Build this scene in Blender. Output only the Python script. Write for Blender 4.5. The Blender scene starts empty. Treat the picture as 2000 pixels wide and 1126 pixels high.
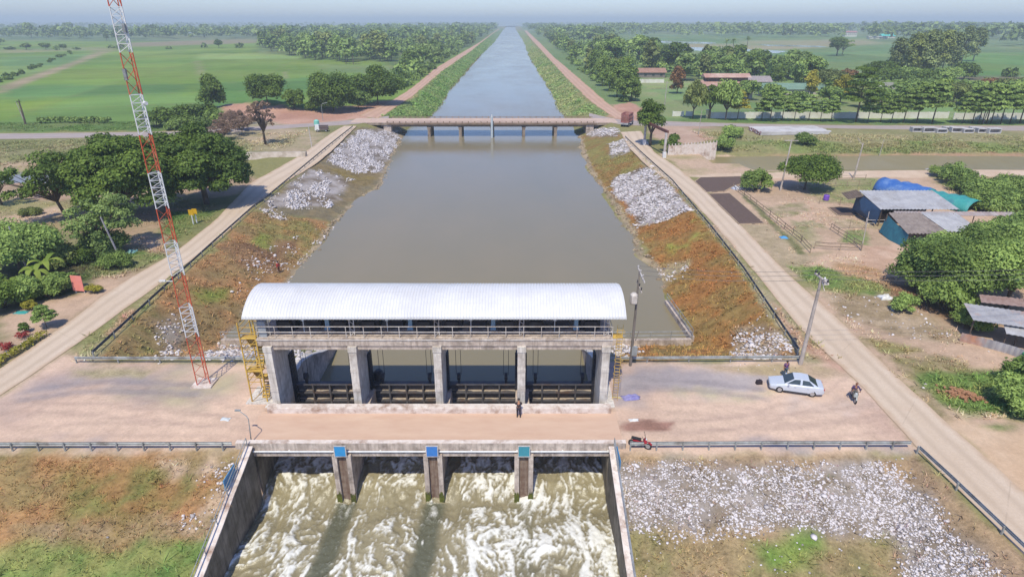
import bpy, bmesh, math, random
import numpy as np
from mathutils import Vector, Matrix

SC = bpy.context.scene
COL = SC.collection
R = math.radians
rnd = random.Random(7)
rng = np.random.default_rng(11)

# ------------------------------------------------------------------ camera
FPX, CX, CY, PITCH, CAMH = 1200.0, 1000.0, 563.0, R(23.55), 30.0
SP, CP = math.sin(PITCH), math.cos(PITCH)
cam = bpy.data.cameras.new('camera')
cam.sensor_width = 36.0
cam.lens = 36.0 * FPX / 2000.0
cam.clip_start, cam.clip_end = 0.5, 40000.0
camo = bpy.data.objects.new('camera', cam)
COL.objects.link(camo)
camo.location = (0, 0, CAMH)
camo.rotation_euler = (R(90) - PITCH, 0, 0)
SC.camera = camo

# ------------------------------------------------------------------ light
SUN_EL, SUN_AZ = R(58), R(12)          # the sun stands high behind the camera, a little to its left
to_sun = Vector((-math.cos(SUN_EL) * math.sin(SUN_AZ), -math.cos(SUN_EL) * math.cos(SUN_AZ), math.sin(SUN_EL)))
sl = bpy.data.lights.new('sun', 'SUN')
sl.energy, sl.angle, sl.color = 3.7, R(0.8), (1.0, 0.925, 0.72)
so = bpy.data.objects.new('sun', sl)
COL.objects.link(so)
so.location = to_sun * 200
so.rotation_euler = to_sun.to_track_quat('Z', 'Y').to_euler()
W = bpy.data.worlds.new('World')
SC.world = W
W.use_nodes = True
wn = W.node_tree
sky = wn.nodes.new('ShaderNodeTexSky')
sky.sky_type = 'NISHITA'
sky.sun_disc = False
sky.sun_elevation = SUN_EL
sky.sun_rotation = math.atan2(to_sun.x, to_sun.y)
sky.air_density, sky.dust_density, sky.ozone_density = 1.0, 0.6, 2.5
bg = wn.nodes['Background']
bg.inputs['Strength'].default_value = 0.120
tint = wn.nodes.new('ShaderNodeVectorMath'); tint.operation = 'MULTIPLY'
tint.inputs[1].default_value = (0.83, 0.935, 1.27)       # moist, slightly violet air
wn.links.new(sky.outputs[0], tint.inputs[0]); wn.links.new(tint.outputs[0], bg.inputs[0])
vs = SC.view_settings
vs.view_transform, vs.look, vs.gamma, vs.exposure, vs.use_curve_mapping = 'Standard', 'None', 1.0, 0.24, False
SC.cycles.use_denoising = True
SC.cycles.max_bounces = 5
SC.cycles.diffuse_bounces = 3
SC.cycles.glossy_bounces = 2
SC.cycles.transmission_bounces = 2
SC.cycles.volume_bounces = 0
SC.cycles.transparent_max_bounces = 6
SC.cycles.sample_clamp_indirect = 4.0

# ------------------------------------------------------------------ small tools
def lin(c):
    c = c / 255.0
    return c / 12.92 if c <= 0.04045 else ((c + 0.055) / 1.055) ** 2.4

KALB = 0.80
def C(r, g, b, k=1.0):
    return tuple(min(0.85, lin(x) * KALB * k) for x in (r, g, b))

def hash2(ix, iy, seed):
    h = (ix.astype(np.int64) * 374761393 + iy.astype(np.int64) * 668265263 + seed * 974634777) & 0xFFFFFFFF
    h = ((h ^ (h >> 13)) * 1274126177) & 0xFFFFFFFF
    h = (h ^ (h >> 16)) & 0xFFFFFFFF
    return h / 4294967295.0

def vnoise(x, y, seed=0):
    x = np.asarray(x, float); y = np.asarray(y, float)
    ix = np.floor(x); iy = np.floor(y)
    fx = x - ix; fy = y - iy
    fx = fx * fx * (3 - 2 * fx); fy = fy * fy * (3 - 2 * fy)
    a = hash2(ix, iy, seed); b = hash2(ix + 1, iy, seed)
    c = hash2(ix, iy + 1, seed); d = hash2(ix + 1, iy + 1, seed)
    return (a * (1 - fx) + b * fx) * (1 - fy) + (c * (1 - fx) + d * fx) * fy

def fbm(x, y, octv=4, seed=0, gain=0.5):
    s = 0.0; a = 1.0; t = 0.0
    for k in range(octv):
        s = s + a * vnoise(np.asarray(x) * 2 ** k + 17.3 * k, np.asarray(y) * 2 ** k - 9.1 * k, seed + k)
        t += a; a *= gain
    return s / t

def sstep(a, b, x):
    t = np.clip((x - a) / (b - a), 0, 1)
    return t * t * (3 - 2 * t)

# ------------------------------------------------------------------ mesh tools
def mesh_np(name, V, F, mats=(), mi=None, smooth=False):
    """V (n,3); F a list of index arrays, each (m,k)"""
    me = bpy.data.meshes.new(name)
    V = np.asarray(V, np.float32)
    me.vertices.add(len(V)); me.vertices.foreach_set('co', V.ravel())
    idx, start, s = [], [], 0
    for f in F:
        f = np.asarray(f, np.int32)
        if len(f) == 0: continue
        idx.append(f.ravel()); k = f.shape[1]
        start.append(s + np.arange(len(f)) * k); s += f.size
    idx = np.concatenate(idx); start = np.concatenate(start)
    me.loops.add(len(idx)); me.loops.foreach_set('vertex_index', idx)
    me.polygons.add(len(start)); me.polygons.foreach_set('loop_start', start.astype(np.int32))
    for m in mats: me.materials.append(m)
    if mi is not None: me.polygons.foreach_set('material_index', np.asarray(mi, np.int32))
    if smooth: me.polygons.foreach_set('use_smooth', np.ones(len(start), bool))
    me.update(calc_edges=True)
    return me

def set_props(o, label=None, cat=None, group=None, kind=None):
    if label: o['label'] = label
    if cat: o['category'] = cat
    if group: o['group'] = group
    if kind: o['kind'] = kind
    return o

def link(name, me, parent=None, **kw):
    o = bpy.data.objects.new(name, me)
    COL.objects.link(o)
    if parent is not None: o.parent = parent
    return set_props(o, **kw)

def thing(name, label, cat, loc=(0, 0, 0), rz=0.0, group=None):
    o = bpy.data.objects.new(name, None)
    COL.objects.link(o)
    o.empty_display_size = 0.3
    o.location = loc; o.rotation_euler = (0, 0, rz)
    return set_props(o, label, cat, group)

def world_loc(o):
    v = Vector((0, 0, 0))
    while o is not None:
        v += Vector(o.location); o = o.parent
    return v

class MB:
    def __init__(s): s.v = []; s.f = []; s.m = []
    def add(s, V, F, mi=0):
        n = len(s.v); s.v.extend([tuple(p) for p in V])
        for f in F: s.f.append(tuple(i + n for i in f)); s.m.append(mi)
        return s
    def hexa(s, P, mi=0):
        return s.add(P, [(0, 3, 2, 1), (4, 5, 6, 7), (0, 1, 5, 4), (1, 2, 6, 5), (2, 3, 7, 6), (3, 0, 4, 7)], mi)
    def box(s, c, d, rz=0.0, mi=0, top=1.0):
        cx, cy, cz = c; hx, hy, hz = d[0] / 2, d[1] / 2, d[2] / 2
        cr, sr = math.cos(rz), math.sin(rz); P = []
        for z, k in ((-hz, 1.0), (hz, top)):
            for x, y in ((-hx, -hy), (hx, -hy), (hx, hy), (-hx, hy)):
                x *= k; y *= k
                P.append((cx + x * cr - y * sr, cy + x * sr + y * cr, cz + z))
        return s.hexa(P, mi)
    def b2(s, x0, x1, y0, y1, z0, z1, mi=0):
        return s.box(((x0 + x1) / 2, (y0 + y1) / 2, (z0 + z1) / 2), (x1 - x0, y1 - y0, z1 - z0), 0, mi)
    def bar(s, p, q, w, h=None, mi=0, up=(0, 0, 1)):
        p = Vector(p); q = Vector(q); d = (q - p).normalized(); u = Vector(up)
        if abs(d.dot(u)) > 0.98: u = Vector((0, 1, 0))
        a = d.cross(u).normalized() * (w / 2); b = a.cross(d).normalized() * ((h or w) / 2)
        return s.hexa([p - a - b, p + a - b, p + a + b, p - a + b, q - a - b, q + a - b, q + a + b, q - a + b], mi)
    def tube(s, pts, r, n=8, mi=0):
        pts = [Vector(p) for p in pts]
        rr = list(r) if isinstance(r, (list, tuple)) else [r] * len(pts)
        V = []; F = []; prev = None
        for i, p in enumerate(pts):
            d = (pts[min(i + 1, len(pts) - 1)] - pts[max(i - 1, 0)]).normalized()
            if prev is None:
                ref = Vector((0, 0, 1)) if abs(d.z) < 0.9 else Vector((1, 0, 0))
                a = d.cross(ref).normalized()
            else:
                a = (prev - d * prev.dot(d)).normalized()
            prev = a; b = d.cross(a)
            for k in range(n):
                t = 2 * math.pi * k / n
                V.append(p + (a * math.cos(t) + b * math.sin(t)) * rr[i])
        for i in range(len(pts) - 1):
            for k in range(n):
                F.append((i * n + k, i * n + (k + 1) % n, (i + 1) * n + (k + 1) % n, (i + 1) * n + k))
        F.append(tuple(range(n - 1, -1, -1))); L = (len(pts) - 1) * n
        F.append(tuple(L + k for k in range(n)))
        return s.add(V, F, mi)
    def prism(s, poly, axis, a, b, mi=0):
        """polygon in the two other axes, extruded along axis from a to b"""
        def P(u, w, t): return {'x': (t, u, w), 'y': (u, t, w), 'z': (u, w, t)}[axis]
        n = len(poly)
        V = [P(u, w, a) for u, w in poly] + [P(u, w, b) for u, w in poly]
        F = [tuple(range(n)), tuple(range(2 * n - 1, n - 1, -1))] + [(i, i + n, (i + 1) % n + n, (i + 1) % n) for i in range(n)]
        return s.add(V, F, mi)
    def build(s, name, mats, parent=None, smooth=False, local=False, **kw):
        if not isinstance(mats, (list, tuple)): mats = [mats]
        me = bpy.data.meshes.new(name)
        off = Vector((0, 0, 0)) if (parent is None or local) else world_loc(parent)
        me.from_pydata([(p[0] - off.x, p[1] - off.y, p[2] - off.z) for p in s.v], [], s.f)
        for m in mats: me.materials.append(m)
        me.polygons.foreach_set('material_index', s.m)
        if smooth: me.polygons.foreach_set('use_smooth', [True] * len(s.f))
        bm = bmesh.new(); bm.from_mesh(me)
        bmesh.ops.recalc_face_normals(bm, faces=bm.faces); bm.to_mesh(me); bm.free()
        me.update()
        return link(name, me, parent, **kw)

# ------------------------------------------------------------------ materials
def newmat(name):
    m = bpy.data.materials.new(name); m.use_nodes = True
    nt = m.node_tree
    return m, nt, nt.nodes['Principled BSDF']

def nd(nt, t, **kw):
    n = nt.nodes.new(t)
    for k, v in kw.items():
        if k in n.inputs: n.inputs[k].default_value = v
        else: setattr(n, k, v)
    return n

def noise(nt, vec, scale, detail=4, rough=0.6):
    n = nd(nt, 'ShaderNodeTexNoise'); n.inputs['Scale'].default_value = scale
    n.inputs['Detail'].default_value = detail; n.inputs['Roughness'].default_value = rough
    if vec is not None: nt.links.new(vec, n.inputs['Vector'])
    return n.outputs['Fac']

def ramp(nt, fac, stops):
    r = nd(nt, 'ShaderNodeValToRGB'); e = r.color_ramp.elements
    while len(e) < len(stops): e.new(0.5)
    for el, (p, c) in zip(e, stops):
        el.position = p; el.color = (*c, 1) if len(c) == 3 else c
    nt.links.new(fac, r.inputs[0])
    return r.outputs[0]

def mixc(nt, fac, a, b, mode='MIX'):
    m = nd(nt, 'ShaderNodeMix', data_type='RGBA', blend_type=mode)
    for sock, v in ((m.inputs[0], fac), (m.inputs[6], a), (m.inputs[7], b)):
        if isinstance(v, (int, float)): sock.default_value = v
        elif isinstance(v, tuple): sock.default_value = (*v, 1) if len(v) == 3 else v
        else: nt.links.new(v, sock)
    return m.outputs[2]

def mathn(nt, op, a, b=0.0, clamp=False):
    m = nd(nt, 'ShaderNodeMath', operation=op, use_clamp=clamp)
    for sock, v in ((m.inputs[0], a), (m.inputs[1], b)):
        if isinstance(v, (int, float)): sock.default_value = v
        else: nt.links.new(v, sock)
    return m.outputs[0]

def stretch(nt, vec, sx, sy, sz):
    m = nd(nt, 'ShaderNodeMapping'); m.inputs['Scale'].default_value = (sx, sy, sz)
    nt.links.new(vec, m.inputs['Vector']); return m.outputs[0]

MATS = {}
def M(name, c1, c2=None, rough=0.75, scale=1.5, c3=None, streak=None, metal=0.0, bump=0.0, bscale=8.0, spec=0.4, sharp=(0.35, 0.65)):
    """weathered paint / concrete / metal: c1 to c2 by noise, stains c3, optional vertical streaks"""
    if name in MATS: return MATS[name]
    m, nt, p = newmat(name)
    geo = nd(nt, 'ShaderNodeNewGeometry').outputs['Position']
    c2 = c2 or tuple(x * 0.82 for x in c1)
    col = ramp(nt, noise(nt, geo, scale, 5), [(sharp[0], c1), (sharp[1], c2)])
    if c3:
        col = mixc(nt, ramp(nt, noise(nt, geo, scale * 0.35, 6, 0.7), [(0.5, (0, 0, 0)), (0.68, (1, 1, 1))]), col, c3)
    if streak:
        col = mixc(nt, ramp(nt, noise(nt, stretch(nt, geo, 2.2, 2.2, 0.22), 1.6, 5, 0.7), [(0.45, (0, 0, 0)), (0.7, (0.8, 0.8, 0.8))]), col, streak)
    nt.links.new(col, p.inputs['Base Color'])
    p.inputs['Roughness'].default_value = rough
    p.inputs['Metallic'].default_value = metal
    p.inputs['Specular IOR Level'].default_value = spec
    if bump:
        b = nd(nt, 'ShaderNodeBump'); b.inputs['Strength'].default_value = bump; b.inputs['Distance'].default_value = 0.05
        nt.links.new(noise(nt, geo, bscale, 4), b.inputs['Height']); nt.links.new(b.outputs[0], p.inputs['Normal'])
    MATS[name] = m
    return m

def leafmat(name, dark, light, trans=0.22):
    if name in MATS: return MATS[name]
    m, nt, p = newmat(name)
    at = nd(nt, 'ShaderNodeAttribute', attribute_name='tint').outputs['Fac']
    oi = nd(nt, 'ShaderNodeObjectInfo').outputs['Random']
    f = mathn(nt, 'ADD', mathn(nt, 'MULTIPLY', at, 0.8), mathn(nt, 'MULTIPLY', oi, 0.35), True)
    mid = tuple((a + b) / 2 for a, b in zip(dark, light))
    col = ramp(nt, f, [(0.0, dark), (0.5, mid), (1.0, light)])
    nt.links.new(col, p.inputs['Base Color'])
    p.inputs['Roughness'].default_value = 0.6
    p.inputs['Specular IOR Level'].default_value = 0.25
    tr = nd(nt, 'ShaderNodeBsdfTranslucent'); nt.links.new(col, tr.inputs[0])
    mx = nd(nt, 'ShaderNodeMixShader'); mx.inputs[0].default_value = trans
    nt.links.new(p.outputs[0], mx.inputs[1]); nt.links.new(tr.outputs[0], mx.inputs[2])
    nt.links.new(mx.outputs[0], nt.nodes['Material Output'].inputs[0])
    MATS[name] = m
    return m
# ------------------------------------------------------------------ terrain shape
WL = -4.5            # water upstream of the gates
WD = -5.0            # water below the gates
CHL, CHR = -20.3, 8.15
CHL2, CHR2 = -19.88, 7.52   # the same below the road slab
#  # faces of the channel through the structure

def ray(px, py):
    u = (px - CX) / FPX; v = (py - CY) / FPX
    return np.array([u, CP - v * SP, -SP - v * CP])      # per unit of depth

def G0(px, py, z=0.0):
    d = ray(px, py); t = (z - CAMH) / d[2]
    return (d[0] * t, d[1] * t, z)

def knots(pts, z):
    g = sorted([G0(x, y, z) for x, y in pts], key=lambda p: p[1])
    return np.array([p[1] for p in g]), np.array([p[0] for p in g])

kwl = knots([(438, 655), (470, 617), (553, 557), (610, 490), (650, 435), (685, 400), (739, 364), (765, 310), (775, 285), (795, 255),
             (856, 213), (877, 178), (940, 107), (966, 82), (982, 60)], WL)
kwr = knots([(1345, 655), (1293, 563), (1286, 528), (1247, 499), (1233, 453), (1190, 389), (1155, 350), (1135, 305), (1128, 266), (1118, 250),
             (1092, 213), (1076, 178), (1032, 107), (1023, 82), (1009, 60)], WL)
ktl = knots([(185, 697), (340, 545), (495, 405), (590, 330), (690, 245), (738, 230), (808, 192), (865, 138), (919, 100), (951, 74.5), (975, 58)], 0)
ktr = knots([(1557, 697), (1450, 527), (1385, 447), (1310, 355), (1215, 265), (1190, 227), (1130, 185), (1087, 131), (1051, 96), (1021, 59)], 0)
Y_HEAD, Y_SHORE = 51.6, 62.5

def DIT(X):     # centre line, half width of water, level of the side ditch
    left = X < 0
    return np.where(left, 133.6, 148.0), np.where(left, 5.5, 7.5), np.where(left, -2.0, -1.5)

def hgt(X, Y):
    X = np.asarray(X, float); Y = np.asarray(Y, float)
    wob = (vnoise(X * 0.11, Y * 0.11, 5) - 0.5) * 2.2 * (Y > 66)
    wl = np.interp(Y, *kwl) + wob; wr = np.interp(Y, *kwr) - wob
    tl = np.interp(Y, *ktl) + 0.9; tr = np.interp(Y, *ktr) - 0.9
    hl = (X - tl) / np.maximum(wl - tl, 0.5) * WL
    hr = (tr - X) / np.maximum(tr - wr, 0.5) * WL
    hy = (Y - Y_HEAD) / (Y_SHORE - Y_HEAD) * WL
    basin = np.maximum(np.maximum(hl, hr), hy)
    rough = (fbm(X * 0.5, Y * 0.5, 3, 9) - 0.5) * 0.35
    basin = np.where(basin < 0, np.maximum(basin + rough * np.clip(-basin, 0, 1), -7.0), 0.0)
    basin = np.where(Y > Y_HEAD, np.minimum(basin, 0.0), 0.0)
    low = np.maximum(-(38.0 - Y) * 0.305, np.where(X > 0, -(30.6 - X) * 0.42, -9.0))
    low = np.where(Y < 38.0, np.minimum(low, 0.0), 0.0)
    low = np.where(low < -0.05, low + (fbm(X * 0.6, Y * 0.6, 3, 3) - 0.5) * 0.3 * np.clip(-low, 0, 1), low)
    low = np.maximum(low, -9.0)
    z = np.minimum(basin, low)
    inch = (X > np.where(Y < 38.3, CHL2, CHL)) & (X < np.where(Y < 38.3, CHR2, CHR)) & (Y < Y_SHORE + 2)
    z = np.where(inch, -7.2, z)
    # side ditch
    c, hw, lv = DIT(X)
    c = c + (vnoise(X * 0.03, X * 0 + 3, 8) - 0.5) * 4
    dd = np.abs(Y - c) - hw
    dit = np.where(dd < 0, lv - 0.6, lv * (1 - np.clip(dd / 8.0, 0, 1)))
    ends = np.where(X < 0, np.clip((-58 - X) / 3.0, 0, 1), np.clip((X - np.where(Y < 141, 52, 46)) / 3.0, 0, 1))
    z = np.minimum(z, dit * ends)
    # spoil heap left of the road junction
    e = ((X + 88) / 22) ** 2 + ((Y - 236) / 10) ** 2
    z = z + 3.0 * np.exp(-e * 1.2) * (fbm(X * 0.2, Y * 0.2, 3, 4) * 0.8 + 0.5) * (X < -60)
    return z

_T = np.concatenate([np.linspace(25, 130, 1400), np.geomspace(130, 12000, 1600)[1:]])
def G(px, py):
    """where the line of sight through a photo position meets the ground"""
    d = ray(px, py)
    P = d[None, :] * _T[:, None]; zz = P[:, 2] + CAMH
    below = zz < hgt(P[:, 0], P[:, 1])
    if not below.any():
        return G0(px, py)
    i = int(np.argmax(below)); lo, hi = _T[max(i - 1, 0)], _T[i]
    for _ in range(14):
        m = (lo + hi) / 2; p = d * m
        if p[2] + CAMH < hgt(p[0], p[1]): hi = m
        else: lo = m
    p = d * hi
    return (p[0], p[1], float(hgt(p[0], p[1])))

def GP(poly): return np.array([G(x, y)[:2] for x, y in poly])

def sdist(X, Y, poly):
    """signed distance to a polygon, negative inside"""
    d = np.full(X.shape, 1e9); ins = np.zeros(X.shape, bool); n = len(poly)
    for i in range(n):
        ax, ay = poly[i]; bx, by = poly[(i + 1) % n]
        ex, ey = bx - ax, by - ay; L = ex * ex + ey * ey + 1e-12
        t = np.clip(((X - ax) * ex + (Y - ay) * ey) / L, 0, 1)
        d = np.minimum(d, (X - ax - t * ex) ** 2 + (Y - ay - t * ey) ** 2)
        c = ((ay > Y) != (by > Y)) & (X < (bx - ax) * (Y - ay) / (by - ay + 1e-12) + ax)
        ins ^= c
    d = np.sqrt(d)
    return np.where(ins, -d, d)

# ------------------------------------------------------------------ what grows or lies where (ground cover map)
RICE, RICE2 = C(112, 144, 46), C(126, 153, 58)
OLIVE, OLIVE2 = C(128, 130, 82), C(156, 148, 104)
WEED, WEED2 = C(92, 122, 52), C(122, 142, 70)
DIRT, DIRT2 = C(208, 180, 156), C(186, 152, 126)
RED, RED2 = C(206, 160, 138), C(190, 140, 118)
PINK, PINK2 = C(223, 193, 171), C(209, 174, 153)
GREY, GREY2 = C(168, 158, 161), C(146, 138, 142)
DRY, DRY2 = C(176, 130, 80), C(150, 120, 78)
SAGE, SAGE2 = C(150, 136, 84), C(118, 124, 56)
STONE, STONE2 = C(158, 146, 134), C(120, 106, 92)
SILT, SILT2 = C(182, 162, 134), C(150, 134, 108)

Z = []
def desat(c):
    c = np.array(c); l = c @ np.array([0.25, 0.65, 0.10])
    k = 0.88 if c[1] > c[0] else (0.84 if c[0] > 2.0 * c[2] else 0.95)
    return l + (c - l) * k
def zone(poly, c1, c2, soft=0.8, rag=1.5, ns=0.25, rough=0.5, wx=1.0, fade=1.0, world=False):
    P = np.array(poly, float) if world else GP(poly)
    Z.append((P, desat(c1), desat(c2), soft, rag, ns, rough, wx, fade))

# far plain, the two sides of the canal
zone([(-400, 249), (-400, 42.5), (985, 42.5), (960, 70), (738, 229), (640, 240), (300, 250)], RICE, RICE2, 3, 4, 0.02, 0.35)
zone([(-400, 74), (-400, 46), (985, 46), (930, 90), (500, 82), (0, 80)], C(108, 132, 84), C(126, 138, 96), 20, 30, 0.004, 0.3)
zone([(240, 84), (500, 76), (510, 84), (250, 92)], C(150, 138, 104), C(140, 142, 96), 8, 8, 0.01, 0.3)
zone([(0, 97), (200, 92), (215, 98), (0, 104)], C(160, 150, 100), C(130, 150, 90), 5, 6, 0.02, 0.3)
zone([(390, 105), (560, 104), (590, 116), (380, 116)], C(142, 168, 84), C(132, 160, 80), 2, 2, 0.03, 0.2)
zone([(0, 238), (300, 160), (460, 205), (430, 235), (0, 262)], C(118, 152, 70), C(108, 142, 64), 6, 8, 0.03, 0.3)
zone([(0, 165), (380, 165), (330, 182), (0, 200)], C(92, 130, 62), C(104, 142, 68), 8, 8, 0.02, 0.3)
zone([(0, 112), (190, 104), (90, 140), (0, 158)], C(112, 148, 76), C(120, 152, 82), 4, 5, 0.02, 0.3)
zone([(0, 168), (80, 142), (140, 122), (210, 94), (222, 96), (150, 126), (60, 160), (0, 184)], C(150, 138, 104), C(178, 158, 130), 1.5, 3, 0.05, 0.4)
zone([(382, 118), (387, 118), (402, 160), (396, 160)], C(170, 148, 122), C(150, 140, 110), 0.6, 1.0, 0.1, 0.3)
zone([(553, 140), (558, 140), (572, 180), (563, 180)], C(160, 150, 110), C(140, 140, 95), 0.6, 1.0, 0.1, 0.3)
zone([(395, 163), (640, 150), (560, 214), (400, 214)], C(92, 134, 58), C(104, 142, 62), 3, 4, 0.03, 0.3)
zone([(500, 104), (760, 122), (690, 205), (960, 70), (960, 60), (520, 60)], C(92, 118, 64), C(122, 140, 84), 8, 10, 0.02, 0.5)
zone([(560, 98), (610, 124), (690, 128), (770, 128), (760, 145), (640, 140)], C(122, 146, 78), C(132, 152, 84), 4, 5, 0.03, 0.3)
zone([(-400, 258), (-400, 240), (250, 237), (440, 222), (640, 236), (640, 244), (300, 256)], WEED, C(116, 132, 74), 1.5, 2.5, 0.12, 0.8)
zone([(-400, 345), (-400, 272), (330, 266), (560, 252), (690, 247), (600, 306), (420, 300), (300, 340), (0, 330)], OLIVE2, OLIVE, 2, 2.5, 0.12, 0.7)
zone([(430, 206), (500, 204), (620, 216), (800, 190), (720, 232), (560, 246), (440, 240)], RED, RED2, 2.0, 3.5, 0.08, 0.4)
zone([(395, 240), (520, 236), (560, 244), (520, 262), (470, 268), (400, 258)], C(190, 178, 156), C(160, 150, 122), 2, 3, 0.15, 0.6)
zone([(560, 248), (640, 262), (600, 300), (490, 292), (470, 262)], C(164, 152, 112), C(186, 164, 134), 2, 3, 0.15, 0.6)
zone([(0, 318), (130, 308), (160, 330), (0, 338)], C(184, 160, 136), C(150, 138, 96), 1.5, 2, 0.2, 0.6)
zone([(-400, 372), (-400, 358), (300, 352), (300, 366)], C(158, 146, 92), C(140, 136, 84), 1, 1.5, 0.2, 0.6)
# left yard
zone([(-400, 730), (-400, 368), (420, 356), (500, 352), (420, 430), (280, 528), (150, 622), (0, 722)], DIRT2, OLIVE, 2, 3, 0.12, 0.5)
zone([(-400, 396), (-400, 372), (120, 370), (250, 376), (250, 388), (0, 388)], DIRT, DIRT2, 1, 1.5, 0.15, 0.3)
zone([(0, 440), (0, 392), (90, 392), (150, 402), (60, 425)], C(140, 142, 84), C(160, 150, 100), 1.5, 2, 0.2, 0.6)
zone([(0, 450), (0, 425), (110, 402), (130, 410), (60, 436)], DIRT, DIRT2, 1, 1.5, 0.2, 0.3)
zone([(60, 432), (200, 415), (330, 440), (330, 468), (200, 470), (80, 450)], DIRT2, C(170, 150, 110), 1.5, 2.5, 0.3, 0.5)
zone([(170, 500), (330, 480), (330, 500), (240, 540), (150, 545)], WEED, C(140, 140, 86), 1.5, 2, 0.3, 0.9)
zone([(310, 415), (420, 408), (420, 425), (330, 480)], WEED, C(130, 134, 76), 1.5, 2, 0.3, 0.9)
zone([(250, 465), (300, 470), (334, 494), (320, 500), (280, 480)], DIRT, DIRT2, 0.8, 1.2, 0.3, 0.3)
zone([(0, 610), (60, 560), (190, 540), (285, 530), (100, 652), (0, 700)], C(204, 174, 150), C(190, 160, 132), 1.0, 1.5, 0.3, 0.4)
zone([(0, 560), (0, 480), (100, 470), (180, 520), (150, 575), (60, 590), (0, 610)], C(92, 84, 58), C(80, 96, 48), 1.5, 2, 0.4, 0.8)
# strip between left road and guard rail
zone([(140, 690), (240, 608), (350, 528), (420, 478), (505, 400), (495, 412), (340, 552), (185, 700), (230, 722), (140, 720)], C(140, 142, 88), C(172, 156, 112), 0.8, 1.5, 0.35, 0.9)
zone([(240, 640), (330, 560), (350, 548), (330, 570), (260, 632)], WEED, C(120, 132, 70), 0.8, 1.2, 0.4, 0.9)
zone([(200, 655), (255, 600), (262, 604), (225, 650)], C(190, 150, 122), C(176, 140, 112), 0.8, 0.8, 0.5, 0.4)
# forecourt
zone([(-400, 884), (-400, 960), (0, 776), (134, 686), (172, 712), (1640, 704), (1712, 783), (1795, 884)], PINK, PINK2, 0.7, 1.0, 0.12, 0.34)
zone([(-40, 800), (60, 745), (160, 712), (400, 712), (500, 735), (490, 760), (330, 775), (180, 742), (80, 790)], GREY, PINK2, 2.5, 3.5, 0.15, 0.12)
zone([(230, 750), (480, 722), (470, 770), (330, 776)], GREY2, C(196, 182, 150), 2.0, 3.0, 0.25, 0.15)
zone([(60, 852), (200, 850), (240, 874), (60, 876)], GREY, PINK, 1.0, 2.0, 0.3, 0.15)
zone([(150, 716), (250, 714), (300, 722), (280, 735), (230, 733), (150, 726)], C(150, 146, 92), C(180, 164, 126), 0.8, 1.2, 0.4, 0.8)
zone([(0, 865), (60, 862), (150, 872), (480, 874), (480, 884), (0, 884)], C(168, 150, 110), C(200, 172, 146), 0.4, 0.8, 0.5, 0.5)
zone([(1210, 712), (1420, 716), (1520, 735), (1500, 765), (1380, 770), (1240, 780), (1195, 800)], GREY, C(188, 176, 174), 1.5, 3.0, 0.2, 0.15)
zone([(1300, 770), (1500, 758), (1460, 778), (1320, 786)], C(206, 190, 150), PINK, 0.8, 1.5, 0.4, 0.2)
zone([(1380, 712), (1556, 708), (1640, 704), (1660, 730), (1560, 742), (1420, 730)], C(184, 162, 122), C(196, 168, 140), 0.8, 1.5, 0.5, 0.5)
zone([(1430, 860), (1700, 868), (1780, 880), (1430, 882)], GREY, PINK, 0.8, 1.2, 0.4, 0.2)
zone([(1560, 755), (1680, 775), (1640, 800), (1560, 790)], C(206, 190, 184), PINK, 2, 2, 0.3, 0.1)
# wheel tracks and a spill of brown sand on the forecourt
def track(pts, w, c, fade):
    P = np.array([G0(*p)[:2] for p in pts]); t = np.linspace(0, 1, 24); k = np.linspace(0, 1, len(P))
    q = np.stack([np.interp(t, k, P[:, i]) for i in (0, 1)], 1)
    for _ in range(4): q[1:-1] = (q[:-2] + q[1:-1] * 2 + q[2:]) / 4
    d = np.gradient(q, axis=0); n = np.stack([-d[:, 1], d[:, 0]], 1) / np.hypot(*d.T)[:, None]
    for o in (-.75, .75):
        zone(np.r_[q + n * (o - w / 2), (q + n * (o + w / 2))[::-1]], c, c, .22, .35, .5, .3, 1.0, fade, True)
TR = C(186, 160, 146)
for pts, f in (([(-60, 800), (120, 790), (300, 812), (480, 826), (700, 835), (1200, 838), (1500, 826), (1720, 800)], .5), ([(90, 730), (230, 760), (420, 800), (640, 826)], .45), ([(-60, 850), (200, 836), (480, 842)], .4), ([(1300, 842), (1500, 812), (1640, 770), (1680, 735)], .45), ([(1290, 850), (1540, 850), (1720, 830)], .4), ([(1240, 790), (1400, 800), (1620, 830)], .35), ([(160, 742), (60, 800), (-60, 840)], .45)):
    track(pts, .42, TR, f)
for pts, f in (([(40, 772), (200, 752), (400, 760)], .5), ([(1230, 745), (1380, 755), (1500, 770)], .5)): track(pts, .9, C(150, 142, 146), f)
zone([(1207, 832), (1225, 823), (1262, 819), (1305, 821), (1320, 829), (1306, 841), (1262, 845), (1218, 843)], C(174, 130, 114), C(156, 116, 100), .1, .4, .8, .5)
# lower left slope
zone([(-300, 1400), (-300, 886), (485, 886), (470, 960), (380, 1140), (300, 1400)], DRY, C(150, 128, 78), 0.4, 0.6, 0.35, 1.0)
zone([(100, 920), (360, 900), (400, 960), (300, 1010), (140, 1010)], C(128, 126, 62), C(156, 118, 66), 1.0, 1.5, 0.6, 1.0)
zone([(-300, 1400), (-300, 1080), (0, 1070), (160, 1055), (330, 1062), (405, 1030), (445, 1040), (380, 1150), (300, 1400)], C(104, 134, 62), C(146, 148, 80), 0.7, 1.2, 0.5, 1.0)
zone([(20, 1030), (80, 1018), (170, 1012), (350, 1020), (400, 1045), (330, 1060), (90, 1056)], C(166, 140, 106), C(150, 126, 80), 0.6, 1.0, 0.6, 1.0)
zone([(310, 890), (484, 890), (470, 960), (420, 1040), (370, 1040), (440, 930), (330, 945)], C(196, 170, 146), C(150, 128, 84), 0.6, 0.8, 0.8, 0.8)
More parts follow.
